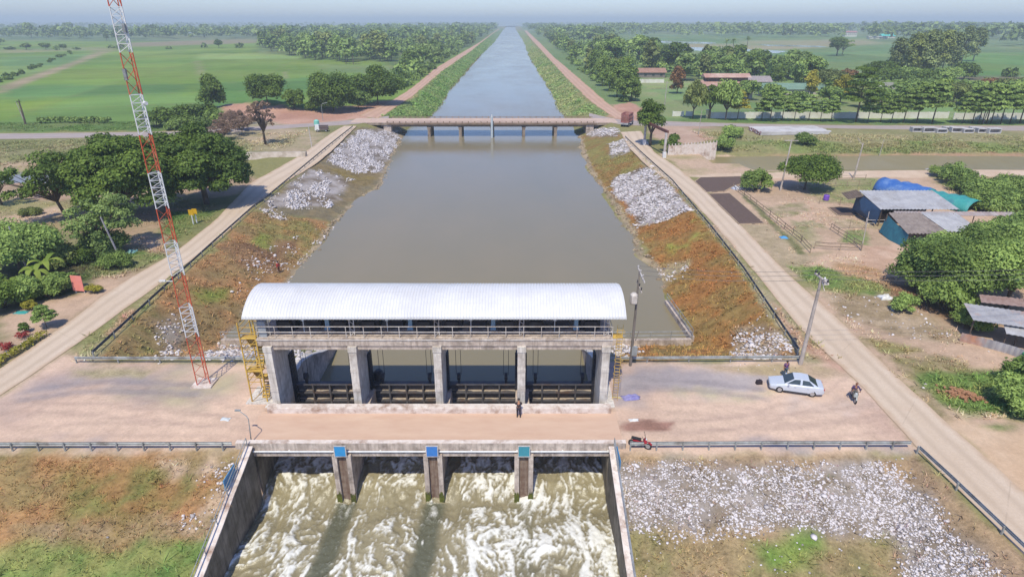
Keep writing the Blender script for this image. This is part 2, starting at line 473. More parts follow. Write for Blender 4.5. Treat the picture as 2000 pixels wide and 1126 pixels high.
# lower right slope
zone([(1200, 888), (1790, 888), (2010, 1098), (2200, 1400), (1240, 1400)], C(160, 134, 108), C(176, 146, 108), 0.4, 0.6, 0.5, 1.0)
zone([(1205, 905), (1480, 900), (1720, 905), (1800, 965), (1850, 1030), (1960, 1130), (1760, 1140), (1740, 1060), (1560, 1030), (1400, 1050), (1215, 1050)], C(168, 158, 152), C(140, 126, 110), 0.8, 1.2, 0.9, 0.6)
zone([(1215, 1052), (1420, 1045), (1740, 1050), (1770, 1140), (1240, 1140)], C(164, 140, 98), C(142, 134, 82), 0.7, 1.0, 0.5, 1.0)
zone([(1480, 1048), (1590, 1045), (1600, 1075), (1570, 1130), (1500, 1120)], C(112, 144, 54), C(136, 152, 70), 0.8, 1.0, 0.6, 1.0)
# left canal bank
zone([(190, 699), (340, 553), (497, 412), (560, 420), (650, 435), (553, 557), (470, 617), (500, 700)], DRY, C(146, 122, 76), 0.5, 1.2, 0.3, 1.0)
zone([(200, 700), (300, 610), (330, 640), (300, 700)], C(130, 128, 66), C(156, 130, 82), 1, 1.5, 0.5, 1.0)
zone([(470, 440), (520, 432), (600, 432), (640, 450), (590, 500), (540, 470)], C(142, 132, 72), C(160, 128, 72), 1, 2, 0.4, 1.0)
zone([(430, 480), (530, 470), (590, 470), (560, 520), (480, 530)], C(138, 104, 74), C(154, 118, 80), 1, 2, 0.4, 1.0)
zone([(370, 560), (440, 560), (440, 590), (380, 590)], C(128, 136, 54), C(150, 124, 66), 0.8, 1.2, 0.5, 1.0)
zone([(480, 470), (510, 450), (540, 470), (520, 490)], C(134, 140, 60), C(150, 126, 70), 0.8, 1.2, 0.5, 1.0)
zone([(300, 630), (345, 612), (360, 650), (340, 700), (400, 690), (430, 660), (500, 655), (500, 704), (310, 704)], STONE, C(150, 124, 90), 0.8, 1.5, 0.5, 0.8)
zone([(502, 408), (590, 335), (700, 250), (790, 248), (772, 300), (745, 362), (690, 402), (655, 432), (560, 418)], C(128, 118, 96), C(146, 126, 88), 1.0, 1.5, 0.3, 0.8)
zone([(515, 402), (585, 345), (610, 330), (690, 352), (640, 402)], C(184, 176, 176), C(126, 112, 98), 1.0, 1.5, 0.35, 0.4)
zone([(640, 312), (700, 255), (780, 250), (765, 300), (740, 335), (690, 340)], C(180, 172, 172), C(124, 112, 100), 1.0, 1.5, 0.35, 0.4)
zone([(640, 330), (720, 330), (745, 345), (700, 370)], C(132, 114, 82), C(146, 126, 70), 1.0, 1.5, 0.3, 0.9)
for e in (1,):   # silt line at the water's edge
    zone([(545, 560), (600, 500), (645, 437), (682, 400), (735, 364), (760, 310), (770, 285), (788, 255), (800, 255), (781, 288), (775, 314), (748, 368), (695, 406), (660, 442), (622, 492), (562, 562)], SILT, SILT2, 0.3, 0.8, 0.5, 0.4)
    zone([(545, 560), (500, 590), (440, 655), (470, 655), (560, 575)], SILT2, STONE, 0.5, 1, 0.5, 0.6)
# right canal bank
zone([(1130, 262), (1215, 266), (1250, 310), (1310, 355), (1385, 447), (1450, 527), (1556, 695), (1200, 706), (1200, 660), (1345, 660), (1290, 560), (1235, 450), (1150, 330)], C(166, 112, 50), C(150, 122, 62), 0.5, 1.2, 0.3, 1.0)
zone([(1130, 262), (1215, 268), (1260, 320), (1240, 345), (1190, 372), (1140, 310)], C(142, 132, 66), C(150, 116, 62), 1, 1.5, 0.3, 1.0)
zone([(1200, 345), (1262, 325), (1310, 362), (1352, 408), (1310, 425), (1250, 442), (1225, 400), (1195, 378)], C(188, 180, 180), C(120, 108, 96), 0.6, 1.0, 0.35, 0.4)
zone([(1142, 248), (1212, 256), (1205, 268), (1150, 268)], C(176, 166, 160), C(128, 112, 96), 0.8, 1, 0.3, 0.5)
zone([(1190, 280), (1225, 272), (1232, 296), (1195, 308)], C(190, 182, 184), C(140, 130, 100), 0.6, 0.8, 0.4, 0.4)
zone([(1355, 420), (1378, 440), (1372, 470), (1350, 470)], C(150, 152, 62), C(160, 116, 56), 0.8, 1.2, 0.5, 1.0)
zone([(1300, 478), (1345, 470), (1340, 492), (1300, 490)], C(142, 150, 58), C(160, 116, 56), 0.8, 1.2, 0.5, 1.0)
zone([(1440, 640), (1500, 622), (1530, 660), (1540, 700), (1440, 700)], C(176, 158, 138), C(150, 116, 70), 0.8, 1.5, 0.5, 0.8)
zone([(1125, 262), (1135, 305), (1151, 334), (1183, 377), (1225, 452), (1240, 499), (1278, 528), (1288, 563), (1300, 563), (1296, 524), (1258, 495), (1244, 450), (1200, 388), (1166, 345), (1145, 300), (1136, 262)], SILT, SILT2, 0.3, 0.6, 0.5, 0.4)
zone([(1290, 520), (1340, 510), (1345, 522), (1310, 545), (1300, 560)], C(176, 158, 120), C(160, 130, 80), 0.5, 1, 0.5, 0.6)
zone([(1195, 662), (1260, 662), (1240, 690), (1196, 700)], C(190, 172, 152), C(140, 116, 84), 0.5, 1, 0.7, 0.6)
# strip between right guard rail and road
zone([(1222, 276), (1262, 326), (1345, 386), (1410, 456), (1500, 564), (1572, 655), (1640, 706), (1560, 706), (1452, 527), (1387, 447), (1312, 355), (1218, 268)], C(176, 160, 126), C(152, 144, 100), 0.5, 1.0, 0.4, 0.8)
zone([(1500, 590), (1560, 650), (1650, 726), (1640, 732), (1560, 668)], C(206, 160, 140), C(196, 150, 126), 0.8, 1.0, 0.4, 0.3)
# banks beyond the bridge
zone([(738, 231), (808, 193), (865, 139), (919, 101), (951, 75), (978, 56), (985, 56), (968, 82), (942, 107), (879, 178), (857, 226), (830, 231)], C(104, 138, 64), C(128, 150, 82), 0.8, 1.5, 0.15, 1.0)
zone([(1190, 228), (1130, 186), (1087, 132), (1051, 97), (1021, 60), (1007, 60), (1022, 82), (1031, 107), (1075, 178), (1091, 213), (1096, 228)], C(122, 146, 76), C(152, 156, 98), 0.8, 1.5, 0.15, 1.0)
zone([(854, 226), (876, 178), (939, 107), (943, 107), (881, 178), (860, 226)], C(140, 116, 84), C(110, 110, 70), 0.5, 0.6, 0.3, 0.5)
# right side: fields and school land
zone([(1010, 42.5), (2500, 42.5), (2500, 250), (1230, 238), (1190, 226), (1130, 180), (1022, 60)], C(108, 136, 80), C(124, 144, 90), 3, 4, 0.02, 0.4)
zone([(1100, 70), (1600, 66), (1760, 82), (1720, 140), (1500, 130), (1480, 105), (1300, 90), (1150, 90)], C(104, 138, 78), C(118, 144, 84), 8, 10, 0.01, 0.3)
zone([(1450, 80), (1700, 76), (1730, 86), (1600, 92), (1450, 92)], C(160, 150, 112), C(150, 156, 104), 12, 12, 0.01, 0.3)
zone([(1290, 86), (1560, 84), (1640, 92), (1520, 98), (1300, 94)], C(166, 156, 124), C(140, 150, 100), 10, 10, 0.01, 0.3)
zone([(1870, 104), (2400, 98), (2400, 150), (1830, 146)], C(104, 146, 68), C(114, 150, 74), 4, 5, 0.02, 0.3)
zone([(1840, 150), (2400, 152), (2400, 158), (1840, 156)], C(112, 104, 84), C(128, 120, 90), 1.5, 2, 0.1, 0.5)
zone([(1830, 157), (2400, 158), (2400, 172), (1830, 168)], C(142, 158, 90), C(152, 162, 100), 2, 3, 0.1, 0.3)
zone([(1200, 150), (1560, 150), (2000, 170), (2000, 236), (1240, 232)], C(120, 152, 84), C(140, 150, 98), 3, 4, 0.08, 0.5)
zone([(1250, 150), (1370, 155), (1370, 190), (1300, 200), (1260, 180)], C(132, 160, 92), C(150, 156, 110), 3, 4, 0.1, 0.4)
zone([(1330, 232), (2500, 240), (2500, 246), (1330, 239)], C(96, 130, 60), C(116, 138, 74), 1.0, 1.5, 0.15, 0.6)
zone([(1195, 205), (1235, 200), (1290, 236), (1230, 246), (1190, 228)], RED, RED2, 1.0, 2, 0.1, 0.3)
zone([(1270, 244), (1330, 240), (1420, 252), (1400, 275), (1330, 282), (1270, 270)], C(200, 168, 146), C(186, 150, 128), 1.5, 3, 0.1, 0.4)
zone([(1345, 250), (1600, 252), (2500, 258), (2500, 285), (1400, 282), (1385, 270)], C(160, 150, 106), C(144, 142, 92), 1.5, 2.5, 0.12, 0.7)
zone([(1395, 275), (2500, 280), (2500, 296), (1500, 300), (1400, 300)], C(128, 140, 76), C(150, 142, 92), 1.5, 2.5, 0.12, 0.9)
zone([(1500, 300), (2500, 292), (2500, 304), (1560, 312)], C(176, 136, 108), C(160, 138, 96), 1.0, 1.5, 0.2, 0.5)
zone([(1560, 312), (2500, 304), (2500, 332), (1600, 334)], C(160, 146, 106), C(148, 138, 94), 1.0, 1.5, 0.2, 0.5)
zone([(1290, 300), (1400, 304), (1540, 306), (1620, 332), (1400, 345), (1340, 345)], C(202, 174, 150), C(170, 156, 110), 1.0, 2.0, 0.15, 0.5)
# right yard
zone([(1360, 352), (1440, 340), (2500, 338), (2500, 1100), (2000, 960), (1741, 726), (1545, 542)], C(206, 176, 152), C(190, 160, 132), 1.0, 1.5, 0.15, 0.4)
zone([(1340, 345), (1420, 338), (2500, 331), (2500, 343), (1440, 348)], C(220, 196, 174), C(210, 184, 160), 0.6, 1.0, 0.2, 0.2)
zone([(1560, 350), (1720, 348), (1740, 372), (1640, 395), (1580, 380)], C(140, 146, 90), C(170, 156, 116), 1.0, 1.5, 0.3, 0.8)
zone([(1820, 345), (2300, 345), (2300, 420), (1900, 400)], C(112, 136, 66), C(170, 146, 108), 1.0, 2.0, 0.3, 0.9)
zone([(1650, 450), (1690, 450), (1700, 480), (1640, 472)], C(124, 148, 78), C(150, 146, 98), 0.5, 0.8, 0.5, 0.9)
zone([(1520, 455), (1590, 440), (1600, 480), (1540, 490)], C(186, 166, 130), C(160, 150, 106), 0.8, 1.2, 0.5, 0.6)
zone([(1442, 436), (1500, 440), (1560, 490), (1620, 492), (1560, 520), (1540, 540)], C(186, 164, 132), C(168, 150, 116), 0.8, 1.2, 0.4, 0.6)
zone([(1540, 522), (1600, 520), (1700, 545), (1760, 570), (1680, 578), (1590, 568)], C(112, 136, 66), C(142, 144, 84), 0.8, 1.0, 0.4, 1.0)
zone([(1590, 570), (1740, 580), (1860, 640), (1950, 680), (1760, 660), (1640, 610)], C(190, 168, 142), C(160, 138, 104), 0.8, 1.2, 0.5, 0.7)
zone([(1680, 660), (1800, 680), (1810, 688), (1720, 686)], C(140, 136, 76), C(160, 144, 92), 0.5, 0.8, 0.6, 0.9)
zone([(1735, 700), (1850, 690), (1900, 720), (1820, 760), (1780, 745)], C(168, 146, 112), C(146, 136, 84), 0.6, 1.0, 0.6, 0.8)
zone([(1775, 735), (1850, 722), (1960, 720), (2300, 700), (2300, 830), (1960, 815), (1880, 810), (1820, 780)], C(104, 132, 60), C(132, 142, 72), 0.7, 1.2, 0.5, 1.0)
zone([(1780, 742), (1830, 790), (1870, 825), (1850, 830), (1790, 770)], C(172, 148, 116), C(140, 130, 84), 0.5, 0.8, 0.6, 0.8)
zone([(1895, 824), (1990, 828), (1970, 846), (1920, 842)], C(126, 138, 78), C(170, 156, 116), 0.5, 0.8, 0.8, 0.9)
zone([(1830, 820), (1880, 820), (2010, 850), (2300, 900), (2300, 1100), (2000, 958)], C(222, 190, 158), C(214, 178, 142), 0.8, 1.2, 0.3, 0.2)
zone([(1580, 372), (1690, 372), (1690, 398), (1600, 396)], C(136, 142, 88), C(176, 158, 120), .8, 1.6, .4, .9)
zone([(1620, 426), (1720, 430), (1730, 448), (1640, 446)], C(196, 174, 146), C(158, 146, 104), .6, 1.5, .5, .7)
zone([(1500, 400), (1570, 395), (1580, 415), (1520, 425)], C(186, 160, 134), C(150, 144, 98), .8, 2.0, .5, .7)
zone([(1545, 430), (1600, 428), (1610, 445), (1560, 452)], C(178, 160, 126), C(138, 142, 92), .8, 2.0, .5, .8)
zone([(1690, 480), (1760, 470), (1770, 540), (1700, 530), (1680, 505)], C(216, 182, 158), C(196, 158, 132), .8, 1.5, .3, .4)
zone([(1380, 438), (1443, 440), (1500, 505), (1470, 510)], C(190, 168, 146), C(176, 154, 130), .3, .5, .4, .4)
zone([(1620, 510), (1750, 530), (1740, 560), (1640, 535)], C(200, 160, 126), C(178, 142, 100), .8, 1.8, .6, .8)
zone([(1450, 376), (1470, 392), (1560, 480), (1575, 495), (1560, 496), (1450, 385)], C(140, 132, 96), C(120, 122, 76), .4, .6, .5, .9)
zone([(1720, 545), (1790, 560), (1960, 630), (1900, 650), (1820, 610), (1740, 580)], C(150, 112, 82), C(120, 96, 62), 1.0, 1.2, 0.4, 0.5)

def field_rows(X, Y, col):
    """plots of slightly different age, low bunds between them, drill lines"""
    a = 0.30; u = X * math.cos(a) + Y * math.sin(a); v = -X * math.sin(a) + Y * math.cos(a)
    pu, pv = np.floor(u / 74 + 0.35 * np.sin(v / 210)), np.floor(v / 46)
    k = hash2(pu, pv, 5) - 0.5; k2 = hash2(pu, pv, 9) - 0.5
    fu = np.abs((u / 74 + 0.35 * np.sin(v / 210)) % 1 - 0.5); fv = np.abs((v / 46) % 1 - 0.5)
    bund = np.maximum(sstep(0.487, 0.5, fu) * 0.8, sstep(0.478, 0.5, fv))
    rows = vnoise(u * 0.02, v * 0.55, 15) - 0.5
    far = ((Y > 215) & (np.abs(X + 4) > 70) & (Y < 2500)) * 1.0
    g = (col[..., 1] > col[..., 0] * 1.15) * far
    m = (1 + g * (k * 0.30 + rows * 0.22))[..., None]
    out = col * m * (1 + g[..., None] * (k2[..., None] * np.array([0.22, 0.05, -0.12])))
    w = (bund * g * 0.55)[..., None]
    return out * (1 - w) + np.array(C(138, 132, 92)) * w
CNTR = 0
def paint(X, Y):
    X = np.asarray(X, float); Y = np.asarray(Y, float)
    col = np.empty(X.shape + (3,)); col[:] = OLIVE
    t = fbm(X * 0.05, Y * 0.05, 4, 21)[..., None]
    col = np.array(OLIVE) * (1 - t) + np.array(OLIVE2) * t
    rough = np.full(X.shape, 0.6)
    big = X.size > 5000
    for k, (P, c1, c2, soft, rag, ns, rg, wx, fade) in enumerate(Z):
        lo = P.min(0) - soft - rag; hi = P.max(0) + soft + rag
        sel = (X > lo[0]) & (X < hi[0]) & (Y > lo[1]) & (Y < hi[1])
        if not sel.any(): continue
        x = X[sel]; y = Y[sel]
        dx = (fbm(x * 0.45 / rag ** 0.5, y * 0.45 / rag ** 0.5, 3, 31 + k) - 0.5) * 2 * rag
        dy = (fbm(x * 0.45 / rag ** 0.5, y * 0.45 / rag ** 0.5, 3, 77 + k) - 0.5) * 2 * rag
        w = 1 - sstep(-soft, soft, sdist(x + dx, y + dy, P))
        t = sstep(0.3, 0.7, fbm(x * ns * wx, y * ns, 5, 100 + k, 0.6))[:, None]
        c = c1 * (1 - t) + c2 * t
        wv = (w * fade)[:, None]
        col[sel] = col[sel] * (1 - wv) + c * wv
        rough[sel] = rough[sel] * (1 - w) + rg * w
    return field_rows(X, Y, col), rough

def axis(segs):
    out = []
    for a, b, s in segs:
        out.append(np.linspace(a, b, max(2, int(round((b - a) / s)) + 1))[:-1])
    out.append([segs[-1][1]])
    return np.unique(np.round(np.concatenate(out), 4))

xs = axis([(0, 62, 0.42), (62, 150, 0.9), (150, 420, 2.5), (420, 1200, 12), (1200, 9000, 150)])
xs = np.concatenate([-xs[::-1][:-1], xs])
xs = np.unique(np.concatenate([xs[(np.abs(xs - CHL) > 0.3) & (np.abs(xs - CHR) > 0.3) & (np.abs(xs - CHL2) > 0.2) & (np.abs(xs - CHR2) > 0.3)], [CHL - 0.12, CHL + 0.12, CHR - 0.12, CHR + 0.12, CHL2 - 0.1, CHL2 + 0.1, CHR2 - 0.1, CHR2 + 0.1]]))
yy = [-40.0, -20, -5, 5, 12, 18]
while yy[-1] < 14000:
    y = yy[-1]; yy.append(y + max(0.4 if y > 24 else 1.0, y * y / 18000 * 0.62))
ys = np.array(yy)
X, Y = np.meshgrid(xs, ys)
Zg = hgt(X, Y)
V = np.stack([X, Y, Zg], -1).reshape(-1, 3)
nx, ny = len(xs), len(ys)
ii = (np.arange(ny - 1)[:, None] * nx + np.arange(nx - 1)[None, :]).ravel()
Fq = np.stack([ii, ii + 1, ii + nx + 1, ii + nx], 1)

def ground_material():
    m, nt, p = newmat('ground_cover')
    col = nd(nt, 'ShaderNodeAttribute', attribute_name='cover').outputs['Color']
    rg = nd(nt, 'ShaderNodeAttribute', attribute_name='roughness_of_cover').outputs['Fac']
    geo = nd(nt, 'ShaderNodeNewGeometry').outputs['Position']
    n1 = noise(nt, geo, 0.9, 6, 0.7); n2 = noise(nt, geo, 4.5, 4, 0.7); n3 = noise(nt, geo, 0.06, 4, 0.6)
    a = mathn(nt, 'ADD', mathn(nt, 'MULTIPLY', mathn(nt, 'SUBTRACT', n1, 0.5), 1.5), mathn(nt, 'MULTIPLY', mathn(nt, 'SUBTRACT', n2, 0.5), 1.3))
    a = mathn(nt, 'MULTIPLY', a, mathn(nt, 'ADD', rg, 0.12))
    a = mathn(nt, 'ADD', a, mathn(nt, 'MULTIPLY', mathn(nt, 'SUBTRACT', n3, 0.5), 0.35))
    f = mathn(nt, 'ADD', a, 1.0)
    f = mathn(nt, 'MAXIMUM', f, 0.35)
    vm = nd(nt, 'ShaderNodeVectorMath', operation='SCALE')
    nt.links.new(col, vm.inputs[0]); nt.links.new(f, vm.inputs['Scale'])
    nt.links.new(vm.outputs[0], p.inputs['Base Color'])
    p.inputs['Roughness'].default_value = 0.95
    p.inputs['Specular IOR Level'].default_value = 0.1
    b = nd(nt, 'ShaderNodeBump'); b.inputs['Distance'].default_value = 0.25
    nt.links.new(mathn(nt, 'MULTIPLY', rg, 0.55), b.inputs['Strength'])
    nt.links.new(n1, b.inputs['Height']); nt.links.new(b.outputs[0], p.inputs['Normal'])
    return m

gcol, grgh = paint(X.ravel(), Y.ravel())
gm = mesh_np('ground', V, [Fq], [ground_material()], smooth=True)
ca = gm.color_attributes.new('cover', 'FLOAT_COLOR', 'POINT')
ca.data.foreach_set('color', np.concatenate([gcol, np.ones((len(gcol), 1))], 1).astype(np.float32).ravel())
ra = gm.attributes.new('roughness_of_cover', 'FLOAT', 'POINT')
ra.data.foreach_set('value', grgh.astype(np.float32))
link('ground', gm, label='open ground of fields, banks and dusty forecourt', kind='structure')
# ------------------------------------------------------------------ materials used below
CONC = M('weathered_concrete', C(238, 232, 226), C(212, 204, 198), 0.85, 1.6, c3=C(172, 160, 150), streak=C(168, 160, 152), bump=0.3)
CONC_D = M('stained_concrete', C(226, 210, 198), C(190, 174, 164), 0.9, 1.8, c3=C(128, 116, 108), streak=C(146, 130, 120), bump=0.3)
CONC_L = M('chalky_concrete', C(240, 230, 224), C(222, 206, 196), 0.85, 2.2, c3=C(168, 140, 124), bump=0.2)
CONC_W = M('wet_wall_concrete', C(150, 140, 128), C(112, 104, 92), 0.8, 0.8, c3=C(70, 64, 54), streak=C(64, 58, 48), bump=0.3)
RUSTC = M('rust_stained_concrete', C(158, 140, 126), C(128, 106, 92), 0.9, 2.5, streak=C(96, 58, 44))
MOSS = M('mossy_concrete', C(112, 116, 40), C(78, 84, 36), 0.9, 4.0, c3=C(60, 54, 36))
GALV = M('galvanised_steel', C(190, 194, 196), C(160, 164, 166), 0.45, 2.0, metal=0.3, c3=C(128, 124, 120))
GALV_D = M('dull_steel', C(112, 114, 118), C(90, 90, 94), 0.5, 2.0, metal=0.3, c3=C(96, 78, 66))
WHITE_P = M('white_paint', C(240, 240, 240), C(222, 222, 224), 0.5, 2.0)
WHITE_O = M('old_white_paint', C(222, 216, 214), C(196, 188, 184), 0.6, 2.0, c3=C(160, 140, 126))
STEEL = M('dark_gate_steel', C(104, 101, 106), C(84, 82, 88), 0.65, 2.0, c3=C(104, 82, 72))
DUST = M('dusty_ledge', C(202, 186, 168), C(164, 150, 142), 0.9, 3.0)
DARK = M('dark_machinery', C(62, 60, 70), C(44, 44, 54), 0.5, 2.0)
BLUEP = M('pale_blue_paint', C(168, 196, 214), C(150, 178, 198), 0.5, 2.0)
YEL = M('yellow_paint', C(226, 190, 92), C(206, 166, 80), 0.6, 2.0, c3=C(176, 132, 78))
RUBBER = M('black_rubber', (0.02, 0.02, 0.022), (0.03, 0.03, 0.03), 0.7, 5.0)
ROOFW = M('white_roof_sheet', (0.68, 0.68, 0.70), (0.63, 0.63, 0.66), 0.34, 0.5, c3=(0.57, 0.57, 0.60), streak=(0.59, 0.58, 0.59), spec=0.6)

# ------------------------------------------------------------------ roads
def ribbon(name, L, Rr, z, mat, label, step=2.0, jit=0.18, px=True, kind='structure'):
    def dens(P):
        P = GP(P) if px else np.array(P, float)
        d = np.r_[0, np.cumsum(np.hypot(*np.diff(P, axis=0).T))]
        return P, d / d[-1], d[-1]
    a, ta, la = dens(L); b, tb, lb = dens(Rr)
    n = int(max(la, lb) / step) + 2; t = np.linspace(0, 1, n) ** (1.0)
    A = np.stack([np.interp(t, ta, a[:, k]) for k in (0, 1)], 1); B = np.stack([np.interp(t, tb, b[:, k]) for k in (0, 1)], 1)
    # ease the corners
    for _ in range(3):
        A[1:-1] = (A[:-2] + 2 * A[1:-1] + A[2:]) / 4; B[1:-1] = (B[:-2] + 2 * B[1:-1] + B[2:]) / 4
    d = B - A; wdt = np.hypot(*d.T)[:, None]; d = d / wdt
    A = A + d * ((fbm(A[:, 0] * 0.35, A[:, 1] * 0.35, 3, 51) - 0.5) * 2 * jit)[:, None]
    B = B + d * ((fbm(B[:, 0] * 0.35, B[:, 1] * 0.35, 3, 52) - 0.5) * 2 * jit)[:, None]
    K = 5
    P = np.stack([A + (B - A) * k / K for k in range(K + 1)], 1).reshape(-1, 2)
    zz = np.full(len(P), z)
    V = np.c_[P, zz]; F = []
    for i in range(n - 1):
        for k in range(K):
            q = i * (K + 1) + k; F.append((q, q + 1, q + K + 2, q + K + 1))
    me = mesh_np(name, V, [F], [mat], smooth=True)
    at = me.attributes.new('across', 'FLOAT', 'POINT'); at.data.foreach_set('value', np.tile(np.arange(K + 1) / K, n).astype(np.float32))
    at = me.attributes.new('along', 'FLOAT', 'POINT'); at.data.foreach_set('value', np.repeat(t * max(la, lb), K + 1).astype(np.float32))
    return link(name, me, label=label, kind=kind)

def roadmat(name, c1, c2, cs, joints=0.0, dirt=None):
    m, nt, p = newmat(name)
    geo = nd(nt, 'ShaderNodeNewGeometry').outputs['Position']
    col = ramp(nt, noise(nt, stretch(nt, geo, 0.35, 0.12, 1), 1.0, 5, 0.65), [(0.35, c1), (0.65, c2)])
    col = mixc(nt, ramp(nt, noise(nt, geo, 0.25, 6, 0.7), [(0.52, (0, 0, 0)), (0.75, (0.7, 0.7, 0.7))]), col, cs)
    col = mixc(nt, 0.35, col, ramp(nt, noise(nt, geo, 5, 5, 0.7), [(0.3, tuple(x * 0.75 for x in c2)), (0.7, c1)]))
    ac = nd(nt, 'ShaderNodeAttribute', attribute_name='across').outputs['Fac']; al = nd(nt, 'ShaderNodeAttribute', attribute_name='along').outputs['Fac']
    nw = noise(nt, geo, 0.45, 5, 0.7)
    e = mathn(nt, 'ABSOLUTE', mathn(nt, 'SUBTRACT', ac, 0.5))
    trk = mathn(nt, 'ABSOLUTE', mathn(nt, 'SUBTRACT', e, 0.19))
    tw = ramp(nt, mathn(nt, 'ADD', trk, mathn(nt, 'MULTIPLY', mathn(nt, 'SUBTRACT', nw, 0.5), 0.12)), [(0.02, (0.55, 0.55, 0.55)), (0.11, (0, 0, 0))])
    col = mixc(nt, tw, col, tuple(x * 0.80 for x in c2))
    ed = ramp(nt, mathn(nt, 'ADD', e, mathn(nt, 'MULTIPLY', mathn(nt, 'SUBTRACT', nw, 0.5), 0.34)), [(0.37, (0, 0, 0)), (0.52, (0.85, 0.85, 0.85))])
    col = mixc(nt, ed, col, dirt)
    if joints:
        fr = mathn(nt, 'FRACT', mathn(nt, 'DIVIDE', al, joints))
        j = mathn(nt, 'MULTIPLY', mathn(nt, 'LESS_THAN', fr, 0.012), mathn(nt, 'GREATER_THAN', nw, 0.5))
        col = mixc(nt, mathn(nt, 'MULTIPLY', j, 0.22), col, tuple(x * 0.5 for x in c2))
    nt.links.new(col, p.inputs['Base Color']); p.inputs['Roughness'].default_value = 0.9
    p.inputs['Specular IOR Level'].default_value = 0.2
    return m

RC = roadmat('dusty_concrete_road', C(226, 207, 188), C(214, 192, 170), C(206, 180, 154), 11.0, C(196, 168, 142))
RA = roadmat('grey_asphalt_road', C(190, 178, 176), C(176, 162, 160), C(200, 178, 164), dirt=C(176, 158, 132))
RD = roadmat('red_laterite_road', C(218, 184, 164), C(204, 166, 146), C(192, 154, 130), dirt=C(178, 148, 112))
ribbon('left_road', [(-300, 925), (0, 720), (99, 653), (148, 619), (210, 570), (284, 525), (335, 498), (420, 431), (490, 357), (583, 306), (650, 258), (672, 246)],
       [(-300, 1000), (0, 774), (85, 715), (134, 684), (241, 605), (307, 559), (350, 525), (420, 474), (501, 400), (554, 357), (610, 328), (650, 296), (697, 247)], 0.035, RC, 'pale concrete road along the left bank')
ribbon('right_road', [(1212, 258), (1228, 290), (1261, 325), (1340, 380), (1408, 452), (1498, 560), (1570, 652), (1659, 728), (1712, 783), (1795, 882), (2000, 1080), (2120, 1200)],
       [(1252, 256), (1277, 297), (1310, 318), (1357, 354), (1442, 435), (1545, 542), (1620, 606), (1741, 726), (1854, 829), (2000, 962), (2110, 1060)], 0.035, RC, 'pale concrete road along the right bank')
ribbon('cross_road', [(-600, 263), (0, 261), (334, 257.5), (533, 245), (618, 240), (700, 233.5), (760, 231)],
       [(-600, 274), (0, 272), (334, 266.5), (533, 253), (618, 247), (700, 243.5), (760, 242)], 0.027, RA, 'grey asphalt road crossing the plain to the bridge', 4, 0.3)
ribbon('cross_road', [(1150, 232), (1215, 236), (1290, 236.5), (1460, 242), (1655, 245), (2000, 245.5), (2600, 247)],
       [(1150, 243), (1215, 246), (1290, 246.5), (1460, 247.5), (1655, 251.5), (2000, 256), (2600, 259)], 0.027, RA, 'grey asphalt road past the white wall', 4, 0.3)
ribbon('dirt_road', [(700, 226), (765, 197), (803, 173), (851, 133), (897, 106), (938, 82), (960, 66), (973, 57)],
       [(740, 233), (800, 192), (845, 155), (865, 138), (919, 101), (948, 77), (966, 63), (977, 56)], 0.031, RD, 'red dirt track on the left canal bank', 6, 0.6)
ribbon('dirt_road', [(1200, 231), (1150, 196), (1112, 158), (1085, 130), (1056, 97), (1040, 80), (1024, 60)],
       [(1228, 231), (1185, 200), (1150, 170), (1110, 135), (1082, 112), (1055, 84), (1029, 60)], 0.031, RD, 'red dirt track on the right canal bank', 6, 0.6)

# ------------------------------------------------------------------ water
def watermat(name, c1, c2, bumpstr=0.25, rough=0.14, sc=0.5):
    m, nt, p = newmat(name)
    geo = nd(nt, 'ShaderNodeNewGeometry').outputs['Position']
    nt.links.new(ramp(nt, noise(nt, stretch(nt, geo, 0.05, 0.02, 1), 1.0, 4), [(0.3, c1), (0.7, c2)]), p.inputs['Base Color'])
    nt.links.new(ramp(nt, noise(nt, stretch(nt, geo, 0.03, 0.012, 1), 1.0, 5, 0.65), [(0.4, (rough * 0.75,) * 3), (0.62, (rough * 1.4,) * 3)]), p.inputs['Roughness'])
    p.inputs['IOR'].default_value = 1.33
    b = nd(nt, 'ShaderNodeBump'); b.inputs['Strength'].default_value = bumpstr; b.inputs['Distance'].default_value = 0.12
    h = mathn(nt, 'ADD', noise(nt, stretch(nt, geo, sc, sc * 0.8, 1), 1.0, 5, 0.65), mathn(nt, 'MULTIPLY', noise(nt, stretch(nt, geo, sc * 0.08, sc * 0.05, 1), 1.0, 4), 1.5))
    nt.links.new(h, b.inputs['Height']); nt.links.new(b.outputs[0], p.inputs['Normal'])
    return m
WM = watermat('silty_canal_water', C(150, 138, 112), C(140, 132, 108))
P = MB()
wy = [46.2] + [62.5 + 0.2] + list(np.geomspace(70, 9000, 60))
for a, b in zip(wy[:-1], wy[1:]):
    x0, x1 = (-20.4, 8.2) if b < 63 else (-58, 46)
    P.add([(x0, a, WL), (x1, a, WL), (x1, b, WL), (x0, b, WL)], [(0, 1, 2, 3)])
P.build('canal_water', WM, kind='structure', label='wide calm brown canal above the gates')
WM2 = watermat('ditch_water', C(164, 148, 104), C(146, 134, 94), 0.3, 0.34)
MB().add([(-400, 126, -2.0), (-57, 126, -2.0), (-57, 141, -2.0), (-400, 141, -2.0)], [(0, 1, 2, 3)]).build('ditch_water', watermat('ditch_water_grey', C(150, 142, 134), C(140, 134, 124), 0.1, 0.12), kind='structure', label='still grey water in the left side ditch')
MB().add([(46, 138, -1.5), (420, 138, -1.5), (420, 158, -1.5), (46, 158, -1.5)], [(0, 1, 2, 3)]).build('ditch_water', WM2, kind='structure', label='shallow brown water in the right side ditch')
PM = watermat('flooded_field_water', C(150, 150, 140), C(140, 142, 130), 0.04, 0.08)
